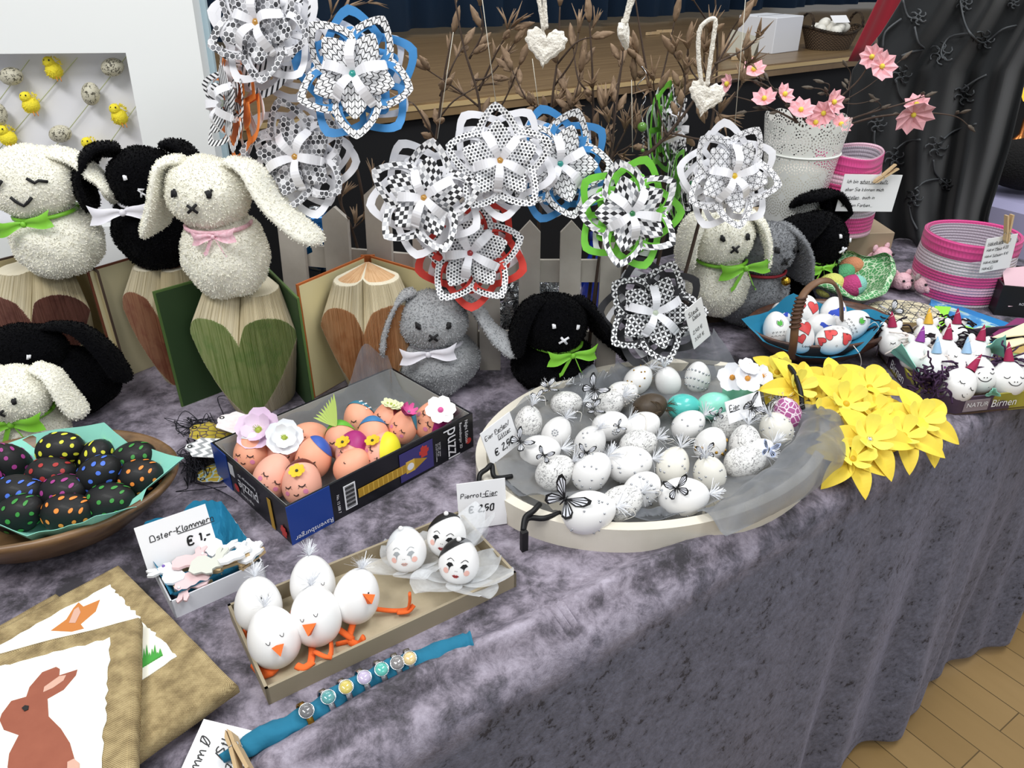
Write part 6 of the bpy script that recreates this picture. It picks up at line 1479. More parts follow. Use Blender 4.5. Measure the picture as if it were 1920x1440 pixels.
for i,(px,py,zc,a,kd,W,wd) in enumerate(TE):
    rng=random.Random(200+i); lab=special.get(kd) or '%s egg in the oval tray, %s'%(KN[kd][0],wd)
    if len(lab.split())>16: lab=' '.join(lab.replace('in the oval tray, ','').split()[:16])
    M=eggM(T(px,py,zc),a,rng.uniform(-20,20),rng.uniform(0,25))
    r=thing(KN[kd][1],lab,'decorated egg',M,'decorated eggs in the oval tray')
    W*=.93; e=Egg(W*1.28,W,26)
    base={'glitter':GLITM,'brown':BRNF,'turq':TURQ,'turl':TURL,'mint':MNT,'mosaic':MOSM,'ivory':CREAMEGG}.get(kd,SHELLW)
    e.build('shell',[base],r)
    mb=MB()
    if kd in('gems','ivory','gold','goldgem'):
        for q in range(16):
            p=e.at(rng.uniform(-1.3,1.3),rng.uniform(-1.3,1.2),0); mb.ball(tuple(p),.0014 if kd!='gold' else .0022,8)
    elif kd=='gemrow':
        for row in(-.5,.0,.5):
            for q in range(8): mb.ball(tuple(e.at(-1.1+q*.32,row*1.3+.25*math.sin(q*.6),0)),.0018,8)
    elif kd=='pearls':
        for q in range(60): mb.ball(tuple(e.at(rng.uniform(-1.3,1.3),rng.uniform(-1,1.2),0)),.0017,6)
    elif kd=='flower':
        for q in range(8): mb.ball(tuple(e.at(-.1+.2*math.cos(q*PI/4),.35+.2*math.sin(q*PI/4),0)),.0013,6)
        mb.ball(tuple(e.at(-.1,.35,0)),.0015,6)
        for q in range(6): mb.ball(tuple(e.at(rng.uniform(-1,1),rng.uniform(-1,.0),0)),.0012,6)
    elif kd=='cord': mb.tube([e.at(-1.2+q*.24,.3+.25*math.sin(q*.7),.0008) for q in range(11)],.0008,5)
    if mb.v: mb.build('gems' if kd!='cord' else 'cord',{'gold':GOLDG,'goldgem':GOLDG,'pearls':PEARL,'cord':PEARL}.get(kd,GEMS),r)
    if kd=='brown':
        mb=MB(); 
        for q in range(10): feather(mb,e.S(.3+.25*q,rng.uniform(-3,0),.001),(rng.uniform(-.5,1),-.5,.5),.016,9,rng,.0008,.6)
        mb.build('brown_down',mat('brown_down','6d5c48',.9),r)
    elif kd in('gems','glitter','goldgem','plain','ivory','flower') and i not in(8,):
        mb=MB(); feather(mb,e.S(.05,0,.0),(0,.1,1),.021,40,rng,.0009,1.2); mb.build('down_tuft',DOWN,r)
        mb=MB(); p=e.S(0,0,.001); mb.tube(smooth_path([p,p+Vector((.006,-.004,.014)),p+Vector((.016,-.002,.018)),p+Vector((.020,.002,.004))],5),.0004,4); mb.build('hanging_loop',PEARL,r)
def bfM(px,py,z,yaw,pitch,roll): return faceM(T(px,py,z),yaw,pitch,roll)
for px,py,z,yaw,pt,ro,s,lab,bl in((1114,730,.075,-10,35,-40,.017,'large feather butterfly upright at the back left of the oval tray',0),(1028,728,.055,-10,75,-70,.014,'feather butterfly lying flat left of the large back one',0),(1008,748,.055,0,75,-75,.012,'small feather butterfly above the leftmost glitter egg',0),(1113,768,.055,0,78,-80,.014,'feather butterfly edge-on over the middle row',0),(975,828,.062,10,45,-55,.014,'feather butterfly resting on the price card end of the tray',0),(1020,853,.064,0,20,-25,.0105,'feather butterfly on the left plain egg',0),(1099,848,.066,0,25,-10,.0110,'feather butterfly on the front of the upright gem egg',0),(1060,935,.066,-15,20,-35,.023,'largest feather butterfly at the front left of the tray',0),(1268,915,.066,5,25,15,.0145,'feather butterfly on the front right egg',0),(1322,848,.066,5,25,10,.0115,'feather butterfly below the gold-studded egg',0),(1344,778,.064,0,25,20,.009,'tiny feather butterfly beside the pale turquoise egg',0),(1409,763,.075,20,15,-60,.017,'feather butterfly in front of the tray price card',0),(1441,842,.066,10,25,-20,.0115,'pale blue butterfly on the right eggs',1),(1160,800,.06,0,30,-60,.008,'tiny feather butterfly between the corded and flower eggs',0)):
    butterfly(lab,bfM(px,py,z,yaw,pt,ro),s,blue=bool(bl))
# tray price cards
M,_w=cardM((923,875),(962,838),.035,back=25)
X=(T(978,838,.052)-T(924,873,.04)).normalized()
A=T(922,873,.042); B=T(986,834,.046); X=(B-A).normalized(); up=Vector((0,.25,1)); up=(up-X*up.dot(X)).normalized(); M=frame(A,X,up,X.cross(up))@Matrix.Rotation(math.radians(8),4,'Z')
card('white price card reading Eier Perlen/Glitter at the left end of the oval tray',M,.052,.050,[('Eier Perlen/',.003,.036,.0058,(.42,.9)),('Glitter',.022,.026,.0055,(0,1)),('€ 2,50',.010,.008,.0092,None,.0015)])
A=T(1368,795,.062); B=T(1440,770,.062); X=(B-A).normalized(); up=Vector((0,.5,.8)); up=(up-X*up.dot(X)).normalized(); M=frame(A,X,up,X.cross(up))
card('white price card lying over the glitter eggs at the right of the tray',M,.062,.030,[('Eier',.004,.016,.0075,(0,1)),('sav.',.036,.017,.0065),('2,50',.046,.004,.005)])
# white daisies
DAI=mat('daisy_white','eef0f6',.6); DAC=mat('daisy_orange_heart','d8963c',.6)
for px,py,z,rr,nr,lab in((1373,708,.075,.021,(-.25,-.75,.6),'white fabric daisy left above the mint egg'),(1401,710,.078,.021,(.1,-.7,.7),'white fabric daisy in the middle above the mint egg'),(1402,690,.088,.016,(.2,-.3,.9),'white fabric daisy tipped back over the other two'),(1428,706,.074,.017,(.4,-.6,.7),'white fabric daisy rightmost above the mint egg')):
    mb=MB(); small_flower(mb,(0,0,0),nr,rr,5,0,1,.25,.55,.2); 
    for k in range(8): a=k*.8; n_=Vector(nr).normalized(); mb.tube([(0,0,0),n_*.005+Vector((math.cos(a),0,math.sin(a)))*.004],.0004,4,1)
    tag(mb.build('fabric_daisy',[DAI,DAC],M=Matrix.Translation(T(px,py,z))),lab,'artificial flower')
mb=MB(); rng=random.Random(5)
for k in range(8): feather(mb,T(1440+k*6,735+k*5,.05),(rng.uniform(-1,1),-.2,.7),.022,14,rng,.0009,1.3)
tag(mb.build('down_feather',DOWN),'fluff of white down between the daisies and the mosaic egg','feather')
mb=MB()
for k in range(9): feather(mb,T(1020+k*14,728-k*2,.035),(rng.uniform(-1,1),-.2,.6),.018,12,rng,.0009,1.3)
tag(mb.build('down_feather',DOWN),'fluff of white down along the back left rim of the tray','feather')

# ================================================================ yellow paper flowers
YEL=mat('yellow_paper','f8ea68',.6,bump=(200,.08,.0005)); YEL2=mat('yellow_paper_deep','f1d548',.6)
YC=mat('mustard_centre','c9a52a',.5)
YF=[(1584,760,.052,.060,'with a mustard centre in the middle of the heap'),(1721,792,.040,.058,'at the right end of the heap, two petals spread'),(1628,827,.046,.062,'with a silver stud at the front centre'),(1596,863,.030,.056,'lowest at the front edge of the table'),(1692,820,.034,.054,'between the right end flower and the studded one'),(1638,776,.040,.048,'in the gap right of the middle one'),(1491,730,.060,.052,'behind the iron loop of the tray'),(1558,720,.050,.052,'at the back under the wooden basket'),(1628,730,.050,.056,'at the back right by the pear box'),(1456,702,.062,.048,'furthest left beside the daisies'),(1545,782,.036,.050,'low on the left beside the mosaic egg')]
for i,(px,py,z,rr,wd) in enumerate(YF):
    rng=random.Random(i+9); M=faceM(T(px,py,z),rng.uniform(-25,25),58+rng.uniform(-10,10),rng.uniform(0,60))
    r=thing('yellow_paper_flower','yellow paper flower '+wd,'paper flower',M,'yellow paper flowers heaped on the table edge')
    for k in range(6):
        a=k*PI/3+rng.uniform(-.08,.08); ca,sa=math.cos(a),math.sin(a); L=rr*rng.uniform(.92,1.12)
        def fn(u,v,L=L,ca=ca,sa=sa):
            y=L*u; w=L*.25*(math.sin(PI*min(.999,.06+u*.94)**.9)**.8)*(v-.5)*2; z_=-.006*0+.10*L*math.sin(PI*u)-.16*L*u*u+.35*abs(w); return (y*ca-w*sa,y*sa+w*ca,z_)
        o=MB().grid(fn,12,4,0,False).build('outer_petal',YEL2,r); solid(o,.0004)
    for k in range(5):
        a=k*2*PI/5+.5; ca,sa=math.cos(a),math.sin(a); L=rr*.47
        def fn(u,v,L=L,ca=ca,sa=sa):
            y=L*(u*.9); w=L*.42*(.16+.84*min(1,u*1.35)**.9)*(1 if u<.8 else math.sqrt(max(0,1-((u-.8)/.2)**2*.75)))*(v-.5)*2*.8; z_=.003+L*.85*u**1.3+.35*abs(w)*.6; return (y*ca-w*sa,y*sa+w*ca,z_)
        o=MB().grid(fn,12,6,0,False).build('inner_petal',YEL,r); solid(o,.0004)
    MB().lathe([(.0001,.004),(.0045,.004),(.0048,.006),(.003,.0085),(.0001,.009)],14).build('centre',SIL if i==2 else YC,r)
# ================================================================ handled basket with heart eggs
kM=Matrix.Translation(T(1522,640,0)+Vector((.0,-.0,0)))@Matrix.Rotation(math.radians(12),4,'Z')
kc=T(1522,655,.0)
kM=Matrix.Translation(Vector((kc.x,kc.y-.01,0)))@Matrix.Rotation(math.radians(16),4,'Z')
r=thing('handled_basket','oval dark wooden basket with a bentwood handle, teal napkin and drawn-on eggs','basket',kM)
prof=[(0,.002),(.055,.002),(.062,.0),(.085,.014),(.108,.034),(.122,.054),(.1235,.058),(.120,.060),(.113,.052),(.095,.030),(.07,.016),(0,.012)]
DW=NT('dark_basket_wood'); c=DW.co(); x,y,z=DW.xyz(c); g=DW.noise(10,5,.65,.6,DW.comb(x,DW.math('MULTIPLY',y,3.0),DW.math('MULTIPLY',z,6.0))); DW.base(DW.ramp(g,[(.3,'33211a'),(.5,'563628'),(.75,'704a36')])); DW.b.inputs['Roughness'].default_value=.35
MB().lathe(prof,56,sx=1.06,sy=.74).build('bowl',DW.m,r)
ki=kM.inverted(); 
hp=[ki@T(1484,672,.045),ki@T(1488,640,.085),ki@T(1494,590,.125),ki@T(1508,550,.150),ki@T(1535,528,.165),ki@T(1562,530,.160),ki@T(1576,560,.125),ki@T(1578,598,.075)]
hd=smooth_path(hp,6); BEN=mat('bentwood','7d5a3e',.5,var=(70,'5a3d28',.9))
MB().tube(hd,.0062,8,flat=.45,up=(0,0,0) if 0 else None).build('handle',BEN,r)
mb=MB()
for i in range(9,17): p=hd[i]; mb.tube([p+(hd[i+1]-hd[i-1]).normalized()*.0+Vector((.0085*math.cos(a),.0035*math.sin(a)*1.6,.0008*a)) for a in [q*2*PI/10 for q in range(11)]],.0016,6)
mb.build('handle_binding',mat('cane_binding','4e3325',.6),r)
napkin('teal_napkin','teal napkin with pointed corners lining the handled basket',kM,TEALP,[loc(ki,1390,598,.085),loc(ki,1440,585,.07),loc(ki,1488,548,.10),loc(ki,1540,570,.075),loc(ki,1600,575,.075),loc(ki,1668,592,.08),loc(ki,1625,645,.07),loc(ki,1610,662,.058),loc(ki,1560,672,.058),loc(ki,1500,668,.058),loc(ki,1430,640,.06)],.07,.022,seed=6)
HRED=mat('heart_red','d0303a',.5,var=(60,'e8605a',.8)); PBL=mat('pen_blue','2f4fc0',.6); PGR=mat('pen_green','4fae3e',.6)
def hearts(e,c,s,m,ang=0):
    ca,sa=math.cos(ang),math.sin(ang); P=[(c[0]+s*(x*ca-y*sa),c[1]+s*(x*sa+y*ca)) for x,y in heart_pts(22)]
    e.poly(P,(c[0]+s*.0,c[1]+s*.1*ca),m); e.line([P[k] for k in range(0,22,2)]+[P[0]],.03,1,2)
BE=[(1464,592,.055,-10,'blue','small blue-flowered egg at the back left of the handled basket',.036),(1456,616,.062,-5,'green','egg with a green face and pen words at the left of the handled basket',.044),(1510,584,.068,10,'heart2','egg with two red hearts at the back of the handled basket',.044),(1562,587,.064,10,'bunny','egg with a blue painted bunny at the back right of the handled basket',.044),(1538,612,.060,60,'blue','egg with a small blue bird in the centre of the handled basket',.042),(1598,609,.060,60,'green','egg with green pen flowers at the right of the handled basket',.048),(1500,630,.066,0,'heart','egg with tall red hearts and handwriting at the front left under the handle',.044),(1563,637,.064,70,'heart3','egg lying in front with three red hearts and small rings',.046)]
for i,(px,py,z,a,kd,lab,W) in enumerate(BE):
    e=Egg(W*1.3,W,30); rng=random.Random(i+70)
    if kd=='heart2': hearts(e,(.42,.2),.60,2,-.1); hearts(e,(-.65,.1),.50,2,.2)
    elif kd=='heart': hearts(e,(.15,.5),.68,2,.2); hearts(e,(-.25,-.35),.42,2,.3); e.line([(-.1,-.75),(-.1,-.95),(.0,-.95)],.03,1); e.line([(.1,-.85),(.16,-.95),(.1,-1.0),(.05,-.9),(.1,-.85)],.03,1); e.line([(.2,-.85),(.26,-.98),(.32,-.85)],.03,1); e.line([(.36,-.92),(.46,-.92),(.42,-.84),(.36,-.9),(.42,-1.0),(.48,-.98)],.03,1)
    elif kd=='heart3':
        hearts(e,(-.45,-.45),.50,2,-1.2); hearts(e,(.25,.55),.55,2,-1.2); hearts(e,(-.2,-1.25),.38,2,-1.3)
        for q in range(10): c=(rng.uniform(-.9,.9),rng.uniform(-1,1)); e.line([(c[0]+.06*math.cos(t),c[1]+.06*math.sin(t)) for t in [w*1.05 for w in range(7)]],.018,1,2)
    elif kd in('blue','bunny'):
        s=.50 if kd=='bunny' else .34; e.poly([(-s*1.3,-s*.4),(-s,.0),(-s*.2,s*.3),(s*.5,s*.9),(s*.6,s*1.5),(s*.9,s*1.0),(s*1.3,s*.8),(s*1.2,s*.3),(s*.7,-.0),(s*.5,-s*.8),(-s*.2,-s*.7),(-s*.9,-s*1.1)],(0,0),3); 
        for q in range(3): e.line([(.35+q*.1,-.35-.05*q),(.45+q*.08,-.45)],.04,3)
    else:
        e.poly([(-.2,.25),(-.15,.5),(0,.4),(.1,.55),(.22,.35),(.18,.15),(0,.08)],(0,.3),4); e.line([(-.24,.25),(-.18,.52),(0,.42),(.12,.58),(.26,.36),(.2,.12),(0,.05),(-.24,.25)],.025,1)
        for q in range(5): x=-.6+q*.25; e.line([(x,-.3),(x+.05,-.45),(x+.1,-.3),(x+.15,-.42)],.025,1,2); e.line([(x-.1,-.7),(x,-.6),(x+.1,-.72)],.025,1,2)
    o=e.build('drawn_egg',[SHELLW,INK,HRED,PBL,PGR],M=eggM(T(px,py,z),a,rng.uniform(-8,8),-18)); tag(o,lab,'painted egg','drawn-on eggs in the handled basket')
tag(MB().tube(smooth_path([T(1600,648,.062),T(1612,665,.055),T(1614,685,.03),T(1600,702,.012),T(1585,706,.004)],6),.0007,5).build('thread',PEARL),'white thread hanging over the rim of the handled basket','thread')
tag(MB().tube(smooth_path([T(1628,612,.075),T(1640,604,.085),T(1648,615,.075),T(1640,625,.07)],6),.0006,5).build('thread',PEARL),'white thread loop at the right corner of the teal napkin','thread')

# ================================================================ pear box with unicorn eggs
gA=T(1790,780); gB=T(1990,755); gL=T(1636,668)
ux=(T(1925,765)-gA).normalized(); uL=(T(1643,662)-gA); uy=Vector((-ux.y,ux.x,0)); print('pear',uL.dot(uy),uL.dot(ux))
gM=frame(gA,ux,uy,Vector((0,0,1))); 
dx,dy=uL.dot(ux),uL.dot(uy)
PUR=NT('pear_box_print'); c=PUR.co(); n=PUR.noise(14,2,.5,.3,c); PUR.base(PUR.ramp(n,[(.40,'3a2c3e'),(.53,'4b3a50'),(.545,'8a8430'),(.7,'a39a3c')],'LINEAR')); PUR.b.inputs['Roughness'].default_value=.45; PURM=PUR.m
BRC=mat('brown_card','7a6448',.8)
r=thing('pear_box','purple and olive printed cardboard pear tray filled with unicorn eggs','box',gM)
W2=.30; hh=.031
def wallseg(mb,a,b,z0,z1,th=.003,m=0):
    a=Vector(a);b=Vector(b);t=(b-a).normalized();n_=Vector((-t.y,t.x,0))*th
    vs=[a,b,b+n_,a+n_]; vs=[(p.x,p.y,z0) for p in vs]+[(p.x,p.y,z1) for p in vs]
    mb.add(vs,[(0,3,2,1),(4,5,6,7),(0,1,5,4),(1,2,6,5),(2,3,7,6),(3,0,4,7)],m)
cor=[(.035,0,0),(W2,0,0),(W2+dx*.7,dy,0),(dx,dy,0),(dx*.12,.040,0)]
# cut corner like the photo: front wall, bevel, left wall
fl_=(0,0,0)
segs=[((.0,.0,0),(W2,0,0)),((W2,0,0),(W2+dx,dy,0)),((W2+dx,dy,0),(dx,dy,0)),((dx,dy,0),(-.045,.022,0)),((-.045,.022,0),(0,0,0))]
for a,b in segs:
    mb=MB(); wallseg(mb,a,b,0,hh); mb.build('wall',PURM,r)
MB().prism([(0,0),(W2,0),(W2+dx,dy),(dx,dy),(-.045,.022)],.001,.004).build('base',BRC,r)
Fg=Matrix(((1,0,0,0),(0,0,-1,-.0008),(0,1,0,0),(0,0,0,1)))
mb=MB(); textmesh(mb,'Birnen',.0185,.056,.010,0,Fg,squash=.9); mb.build('lettering',WPR,r)
mb=MB(); mb.box((.031,-.0006,.016),(.042,.0006,.020),0); textmesh(mb,'NATUR',.011,.013,.014,1,Fg@Matrix.Translation((0,0,.0006)),squash=1.0); textmesh(mb,'Lieblinge',.007,.03,.014,1,Fg@Matrix.Translation((0,0,.0006))) if 0 else None
mb.build('print_panel',[mat('print_greige','8b7f86',.6),WPR],r)
a=Vector((-.045,.022,0)); b=Vector((dx,dy,0)); tX=(a-b).normalized(); nn=Vector((tX.y,-tX.x,0)); Fl=frame(b+nn*.001,tX,Vector((0,0,1)),nn)
mb=MB(); textmesh(mb,'Birnen',.022,.065,.008,0,Fl); mb.build('lettering',WPR,r)
mb=MB(); mb.box((.030,.017,.0),(.042,.020,.0008),0,Fl); textmesh(mb,'NATUR',.013,.011,.014,1,Fl@Matrix.Translation((0,0,.0008)),squash=.85); mb.build('print_panel',[mat('print_greige','8b7f86',.6),WPR],r)
HORN={'magenta':mat('horn_crimson','9a1f4a',.8),'purple':mat('horn_purple','8a3a94',.8),'gold':mat('horn_gold','e2b13a',.7),'blue':mat('horn_blue','9cc0e0',.7)}
HAIR={'black':mat('yarn_dark','1c0f1a',.9),'plum':mat('yarn_plum','3a2240',.9),'cream':mat('yarn_cream','e6dcd6',.9)}
UN=[(1672,640,.050,-5,'magenta','black','side','unicorn egg at the back left corner with a rounded ear and dark mane'),(1716,668,.046,10,'purple','cream','none','unicorn egg with a purple horn and one purple dot'),(1737,634,.052,0,'gold','cream','side','unicorn egg with a gold horn and cream yarn mane'),(1790,634,.052,0,'magenta','black','side','unicorn egg at the back with crimson horn and wild dark mane'),(1770,664,.048,5,'magenta','black','side','unicorn egg in the middle with a crimson horn between dark curls'),(1829,666,.048,10,'magenta','black','side','unicorn egg at the right with a crimson horn and drooping white ear'),(1752,690,.040,0,'blue','cream','none','unicorn egg with a pale blue horn near the mint napkin'),(1808,690,.036,0,'blue','cream','none','unicorn egg with a pale blue horn behind the big smiling one'),(1797,722,.040,35,'magenta','plum','side','unicorn egg lying on its side with long lashes and a dark shaggy mane'),(1832,703,.044,0,None,None,'smile','large round smiling white egg without a horn'),(1888,711,.040,0,'magenta','plum','smile','smiling unicorn egg with crimson horn at the right edge'),(1925,690,.046,0,None,None,'smile','white egg cut off by the right edge of the photo')]
for i,(px,py,z,a,hn,hr,fc,lab) in enumerate(UN):
    rng=random.Random(i+300); W={8:.049,9:.051,10:.050}.get(i,.044); big=i in(8,9,10)
    M=eggM(T(px,py,z),a,-6,-14 if big else -8); r=thing('unicorn_egg',lab,'painted egg',M,'unicorn eggs in the pear box')
    e=Egg(W*1.15,W,30)
    if fc=='side': e.face(1,None,dx=.1,dy=-.1,w=.045,mouth=None); e.line([(.15,-.62),(.28,-.72),(.42,-.66)],.045,1); e.line([(.35,-.42),(.40,-.45)],.045,1)
    elif fc=='smile': 
        e.face(1,None,dy=.05,w=.045,eye=.45,mouth='wide',lash=False) if i!=8 else None
        e.disc(-.07,-.15,.035,1); e.disc(.09,-.15,.035,1)
    else: e.disc(.3,.15,.09,2)
    e.build('shell',[SHELLW,INK,HORN['purple']],r)
    top=e.S(.0,0)
    if hn:
        mb=MB(); H_=.030 if big else .026; mb.lathe([(.0072,0),(.0055,H_*.35),(.0030,H_*.72),(.0004,H_)],14); 
        mb.build('horn',HORN[hn],r,Matrix.Translation(top+Vector((0,-.004,-.0015))))
        mb=MB(); mb.tube([(.0068*(1-t*.75)*math.cos(t*14),.0068*(1-t*.75)*math.sin(t*14),t*H_*.9) for t in [q/26 for q in range(27)]],.0005,4); mb.build('horn_thread',PEARL,r,Matrix.Translation(top+Vector((0,-.004,-.0012))))
    if hr:
        mb=MB()
        for q in range(34 if hr!='cream' else 16):
            d=Vector((rng.uniform(-1,1),rng.uniform(-.15,1),rng.uniform(-.5,.6))).normalized(); p=top+Vector((rng.uniform(-.008,.008),rng.uniform(0,.006),-.002)); L=rng.uniform(.018,.036)
            P=[p]; 
            for w in range(5): P.append(P[-1]+d*L*.22+Vector((rng.uniform(-.003,.003),rng.uniform(-.003,.003),rng.uniform(-.003,.003)-.0012*w)))
            mb.tube(smooth_path(P,3),.0014,5)
        if i==8:
            iv=M.inverted(); c0=iv@T(1745,716,.046)
            for q in range(60):
                P=[c0+Vector((rng.gauss(0,.009),rng.gauss(0,.008),rng.gauss(0,.008)))]
                for w in range(5): P.append(P[-1]+Vector((rng.gauss(0,.005),rng.gauss(0,.005),rng.gauss(0,.005))))
                mb.tube(smooth_path(P,3),.0013,5)
        mb.build('yarn_mane',HAIR[hr],r)
    for sg in(-1,1):
        if fc!='smile':
            mb=MB(); p=e.S(.55,PI*(0 if sg>0 else 1)); mb.ball((0,0,0),(.0060,.0022,.0080),12); mb.build('ear',SHELLW,r,Matrix.Translation(p+Vector((sg*.001,0,.004)))@Matrix.Rotation(sg*.5,4,'Y'))
# mint napkins poking up in the pear box
def tri(label,P,m=MINT):
    V=[T(*p) for p in P]; mb=MB(); n=6
    def fn(u,v): a=V[0].lerp(V[1],u); b=V[3].lerp(V[2],u) if len(V)>3 else V[2]; p=a.lerp(b,v); return p+Vector((0,-.002*math.sin(u*9),.0015*math.sin(v*7)))
    mb.grid(fn,10,6,0,False); o=mb.build('napkin_corner',m); solid(o,.0008); return tag(o,label,'napkin')
tri('folded mint napkin corner at the left wall of the pear box',[(1669,660,.042),(1728,705,.040),(1724,700,.052),(1690,645,.075)])
tri('mint napkin corner standing at the back right of the pear box',[(1838,655,.045),(1890,672,.050),(1885,628,.095),(1850,650,.070)])
tri('small mint napkin bit between the two smiling eggs',[(1846,742,.030),(1876,742,.034),(1866,728,.050),(1858,732,.045)])

# ================================================================ things further back on the right
KB=mat('kraft_box_card','a4937a',.75,bump=(200,.08,.0005))
bx=T(1413,520); 
A=T(1655,528); ux=Vector((.96,.28,0)).normalized(); ux=Vector((math.cos(math.radians(4)),math.sin(math.radians(4)),0))
BXm=frame(A-ux*.262,ux,Vector((-ux.y,ux.x,0)),Vector((0,0,1)))
r=thing('cardboard_box','closed brown cardboard box carrying the white lace pot and a pink basket','box',BXm); BH2=.108
MB().box((.131,.095,BH2/2),(.262,.19,BH2-.002),0,None,.0015).build('carton',KB,r); MB().box((.131,.095,BH2+.0006),(.262,.004,.0006)).build('lid_seam',mat('kraft_dark','7a6a52',.8),r)
# lace pot
LACE=NT('lace_metal'); c=LACE.co('UV'); x,y,z=LACE.xyz(c); LACE.base(srgb('eceee9')); LACE.b.inputs['Roughness'].default_value=.4
def L_(op,a,b=0.0): return LACE.math(op,a,b)
U=L_('SUBTRACT',L_('FRACT',L_('MULTIPLY',x,11.0)),.5); V=L_('SUBTRACT',L_('FRACT',L_('MULTIPLY',y,5.2)),.5)
rr_=L_('SQRT',L_('ADD',L_('MULTIPLY',U,U),L_('MULTIPLY',V,V))); an=L_('ARCTAN2',V,U)
rings=L_('FRACT',L_('MULTIPLY',rr_,7.5)); dash=L_('FRACT',L_('MULTIPLY',L_('DIVIDE',an,6.28318),L_('ADD',L_('MULTIPLY',L_('FLOOR',L_('MULTIPLY',rr_,7.5)),5.0),7.0)))
hole=L_('MULTIPLY',L_('GREATER_THAN',rings,.5),L_('GREATER_THAN',dash,.42)); hole=L_('MULTIPLY',hole,L_('LESS_THAN',rr_,.56))
zone=L_('MULTIPLY',L_('GREATER_THAN',y,.24),L_('LESS_THAN',L_('ABSOLUTE',L_('SUBTRACT',y,.74)),.30)); zone2=L_('MULTIPLY',L_('GREATER_THAN',y,.20),L_('LESS_THAN',y,.70)); rim=L_('LESS_THAN',L_('ABSOLUTE',L_('SUBTRACT',y,.735)),.018)
zn=L_('MULTIPLY',L_('MAXIMUM',zone,zone2),L_('SUBTRACT',1.0,rim))
LACE.put(LACE.b,'Alpha',L_('SUBTRACT',1.0,L_('MULTIPLY',hole,zn)))
pc=T(1490,452,BH2); pM=Matrix.Translation(pc+Vector((0,.052,0))); 
r=thing('lace_pot','tall white perforated lace-pattern metal pot with pink paper blossoms on twigs','flower pot',pM)
PH_=.222
def potr(v): return .048+.030*v
mb=MB(); mb.grid(lambda u,v:(potr(v)*math.cos(2*PI*u),potr(v)*math.sin(2*PI*u),PH_*v+(.006*abs(math.sin(u*PI*11)) if v>.999 else 0)+(0 if v<1 else 0)),110,30,0,True)
mb.build('perforated_wall',LACE.m,r)
mb=MB(); mb.lathe([(0,.001),(.047,.001),(.0485,.004)],40); rr=potr(.735)+.0012; mb.tube([(rr*math.cos(q*2*PI/48),rr*math.sin(q*2*PI/48),PH_*.735) for q in range(49)],.0016,6); mb.build('rim_band',mat('pot_white','eceee9',.4),r)
# pale liner filling the lower part of the pot
MB().lathe([(.040,.01),(.056,.13),(0,.135)],28).build('inner_liner',mat('pot_filling','d9d6cc',.9),r)
PKP=mat('origami_pink','f0b4bc',.6,bump=(100,.05,.001)); PYC=mat('pollen_yellow','e3d24a',.6)
def origami(r,c,n,R_,sharp=8):
    q=Vector((0,0,1)).rotation_difference(Vector(n).normalized()); N=sharp*2; vs=[Vector((0,0,0))]
    for k in range(N*1):
        a=2*PI*k/N; rad=R_*(1 if k%2==0 else .80); vs.append(Vector((rad*math.cos(a),rad*math.sin(a),R_*(.42 if k%2==0 else .22))))
    mid=[Vector((R_*.5*math.cos(2*PI*k/N),R_*.5*math.sin(2*PI*k/N),R_*(.24 if k%2==0 else .05))) for k in range(N)]
    V=[c+q@v for v in vs+mid]; fs=[]
    for k in range(N):
        j=(k+1)%N; fs.append((0,1+N+k,1+N+j)); fs.append((1+N+k,1+k,1+j,1+N+j))
    return MB().add(V,fs,0)
PB=1.56
twigs=[([(1500,240),(1470,190),(1425,155),(1370,150),(1330,160)],1.52,[[(1440,170),(1405,150),(1385,150)],[(1430,160),(1420,135),(1418,120)]]),
([(1510,240),(1470,215),(1410,190),(1365,178)],1.50,[[(1440,205),(1400,210)]]),
([(1520,240),(1490,200),(1470,180)],1.52,[[(1490,200),(1450,165),(1440,150)]]),
([(1545,240),(1570,190),(1610,150),(1635,110),(1640,95)],1.56,[[(1590,170),(1595,140),(1588,125)],[(1580,190),(1630,160),(1690,112)]]),
([(1550,240),(1620,215),(1690,195),(1735,180)],1.55,[[(1620,215),(1650,200),(1645,190)],[(1690,195),(1720,185),(1728,178)]]),
([(1560,245),(1640,220),(1730,212),(1790,218),(1815,235)],1.57,[[(1790,215),(1800,212)]]),
([(1530,240),(1560,195),(1545,170),(1525,165)],1.53,[[(1560,190),(1600,195),(1630,190)],[(1550,180),(1555,160),(1545,155)]])]
for i,(pts,Y,side) in enumerate(twigs):
    rw=['with a blossom at the far left end','low on the left with grey buds','short, with pink blossoms over the lace rim','reaching up right to the highest blossoms','reaching right to the large double pink blossom','longest, trailing far right','in the middle with dark buds'][i]
    branch('thin brown magnolia twig in the lace pot '+rw,pts,Y,side,seed=40+i,buds=3,r0=.0026,bl=.020,bloom=0,budmat=mat('magnolia_bud','5b5248',.7),name='magnolia_twig',cat='twig')
OF=[(1413,132,1.5,.024,(-.1,-.5,.6)),(1366,158,1.5,.020,(-.9,-.3,.2)),(1433,187,1.5,.026,(-.3,-.5,.8)),(1469,178,1.5,.023,(.4,-.6,.5)),(1501,208,1.5,.028,(-.1,-.6,.8)),(1561,192,1.5,.026,(.5,-.8,.3)),(1545,212,1.5,.026,(-.5,-.8,.1)),(1528,232,1.5,.024,(0,-.6,.7)),(1575,235,1.5,.024,(.2,-.6,.7)),(1636,107,1.55,.025,(-.5,-.6,.2)),(1652,125,1.53,.030,(.1,-.9,.3)),(1712,213,1.5,.040,(0,-.75,-.4)),(1718,198,1.55,.026,(-.3,-.5,.7))]
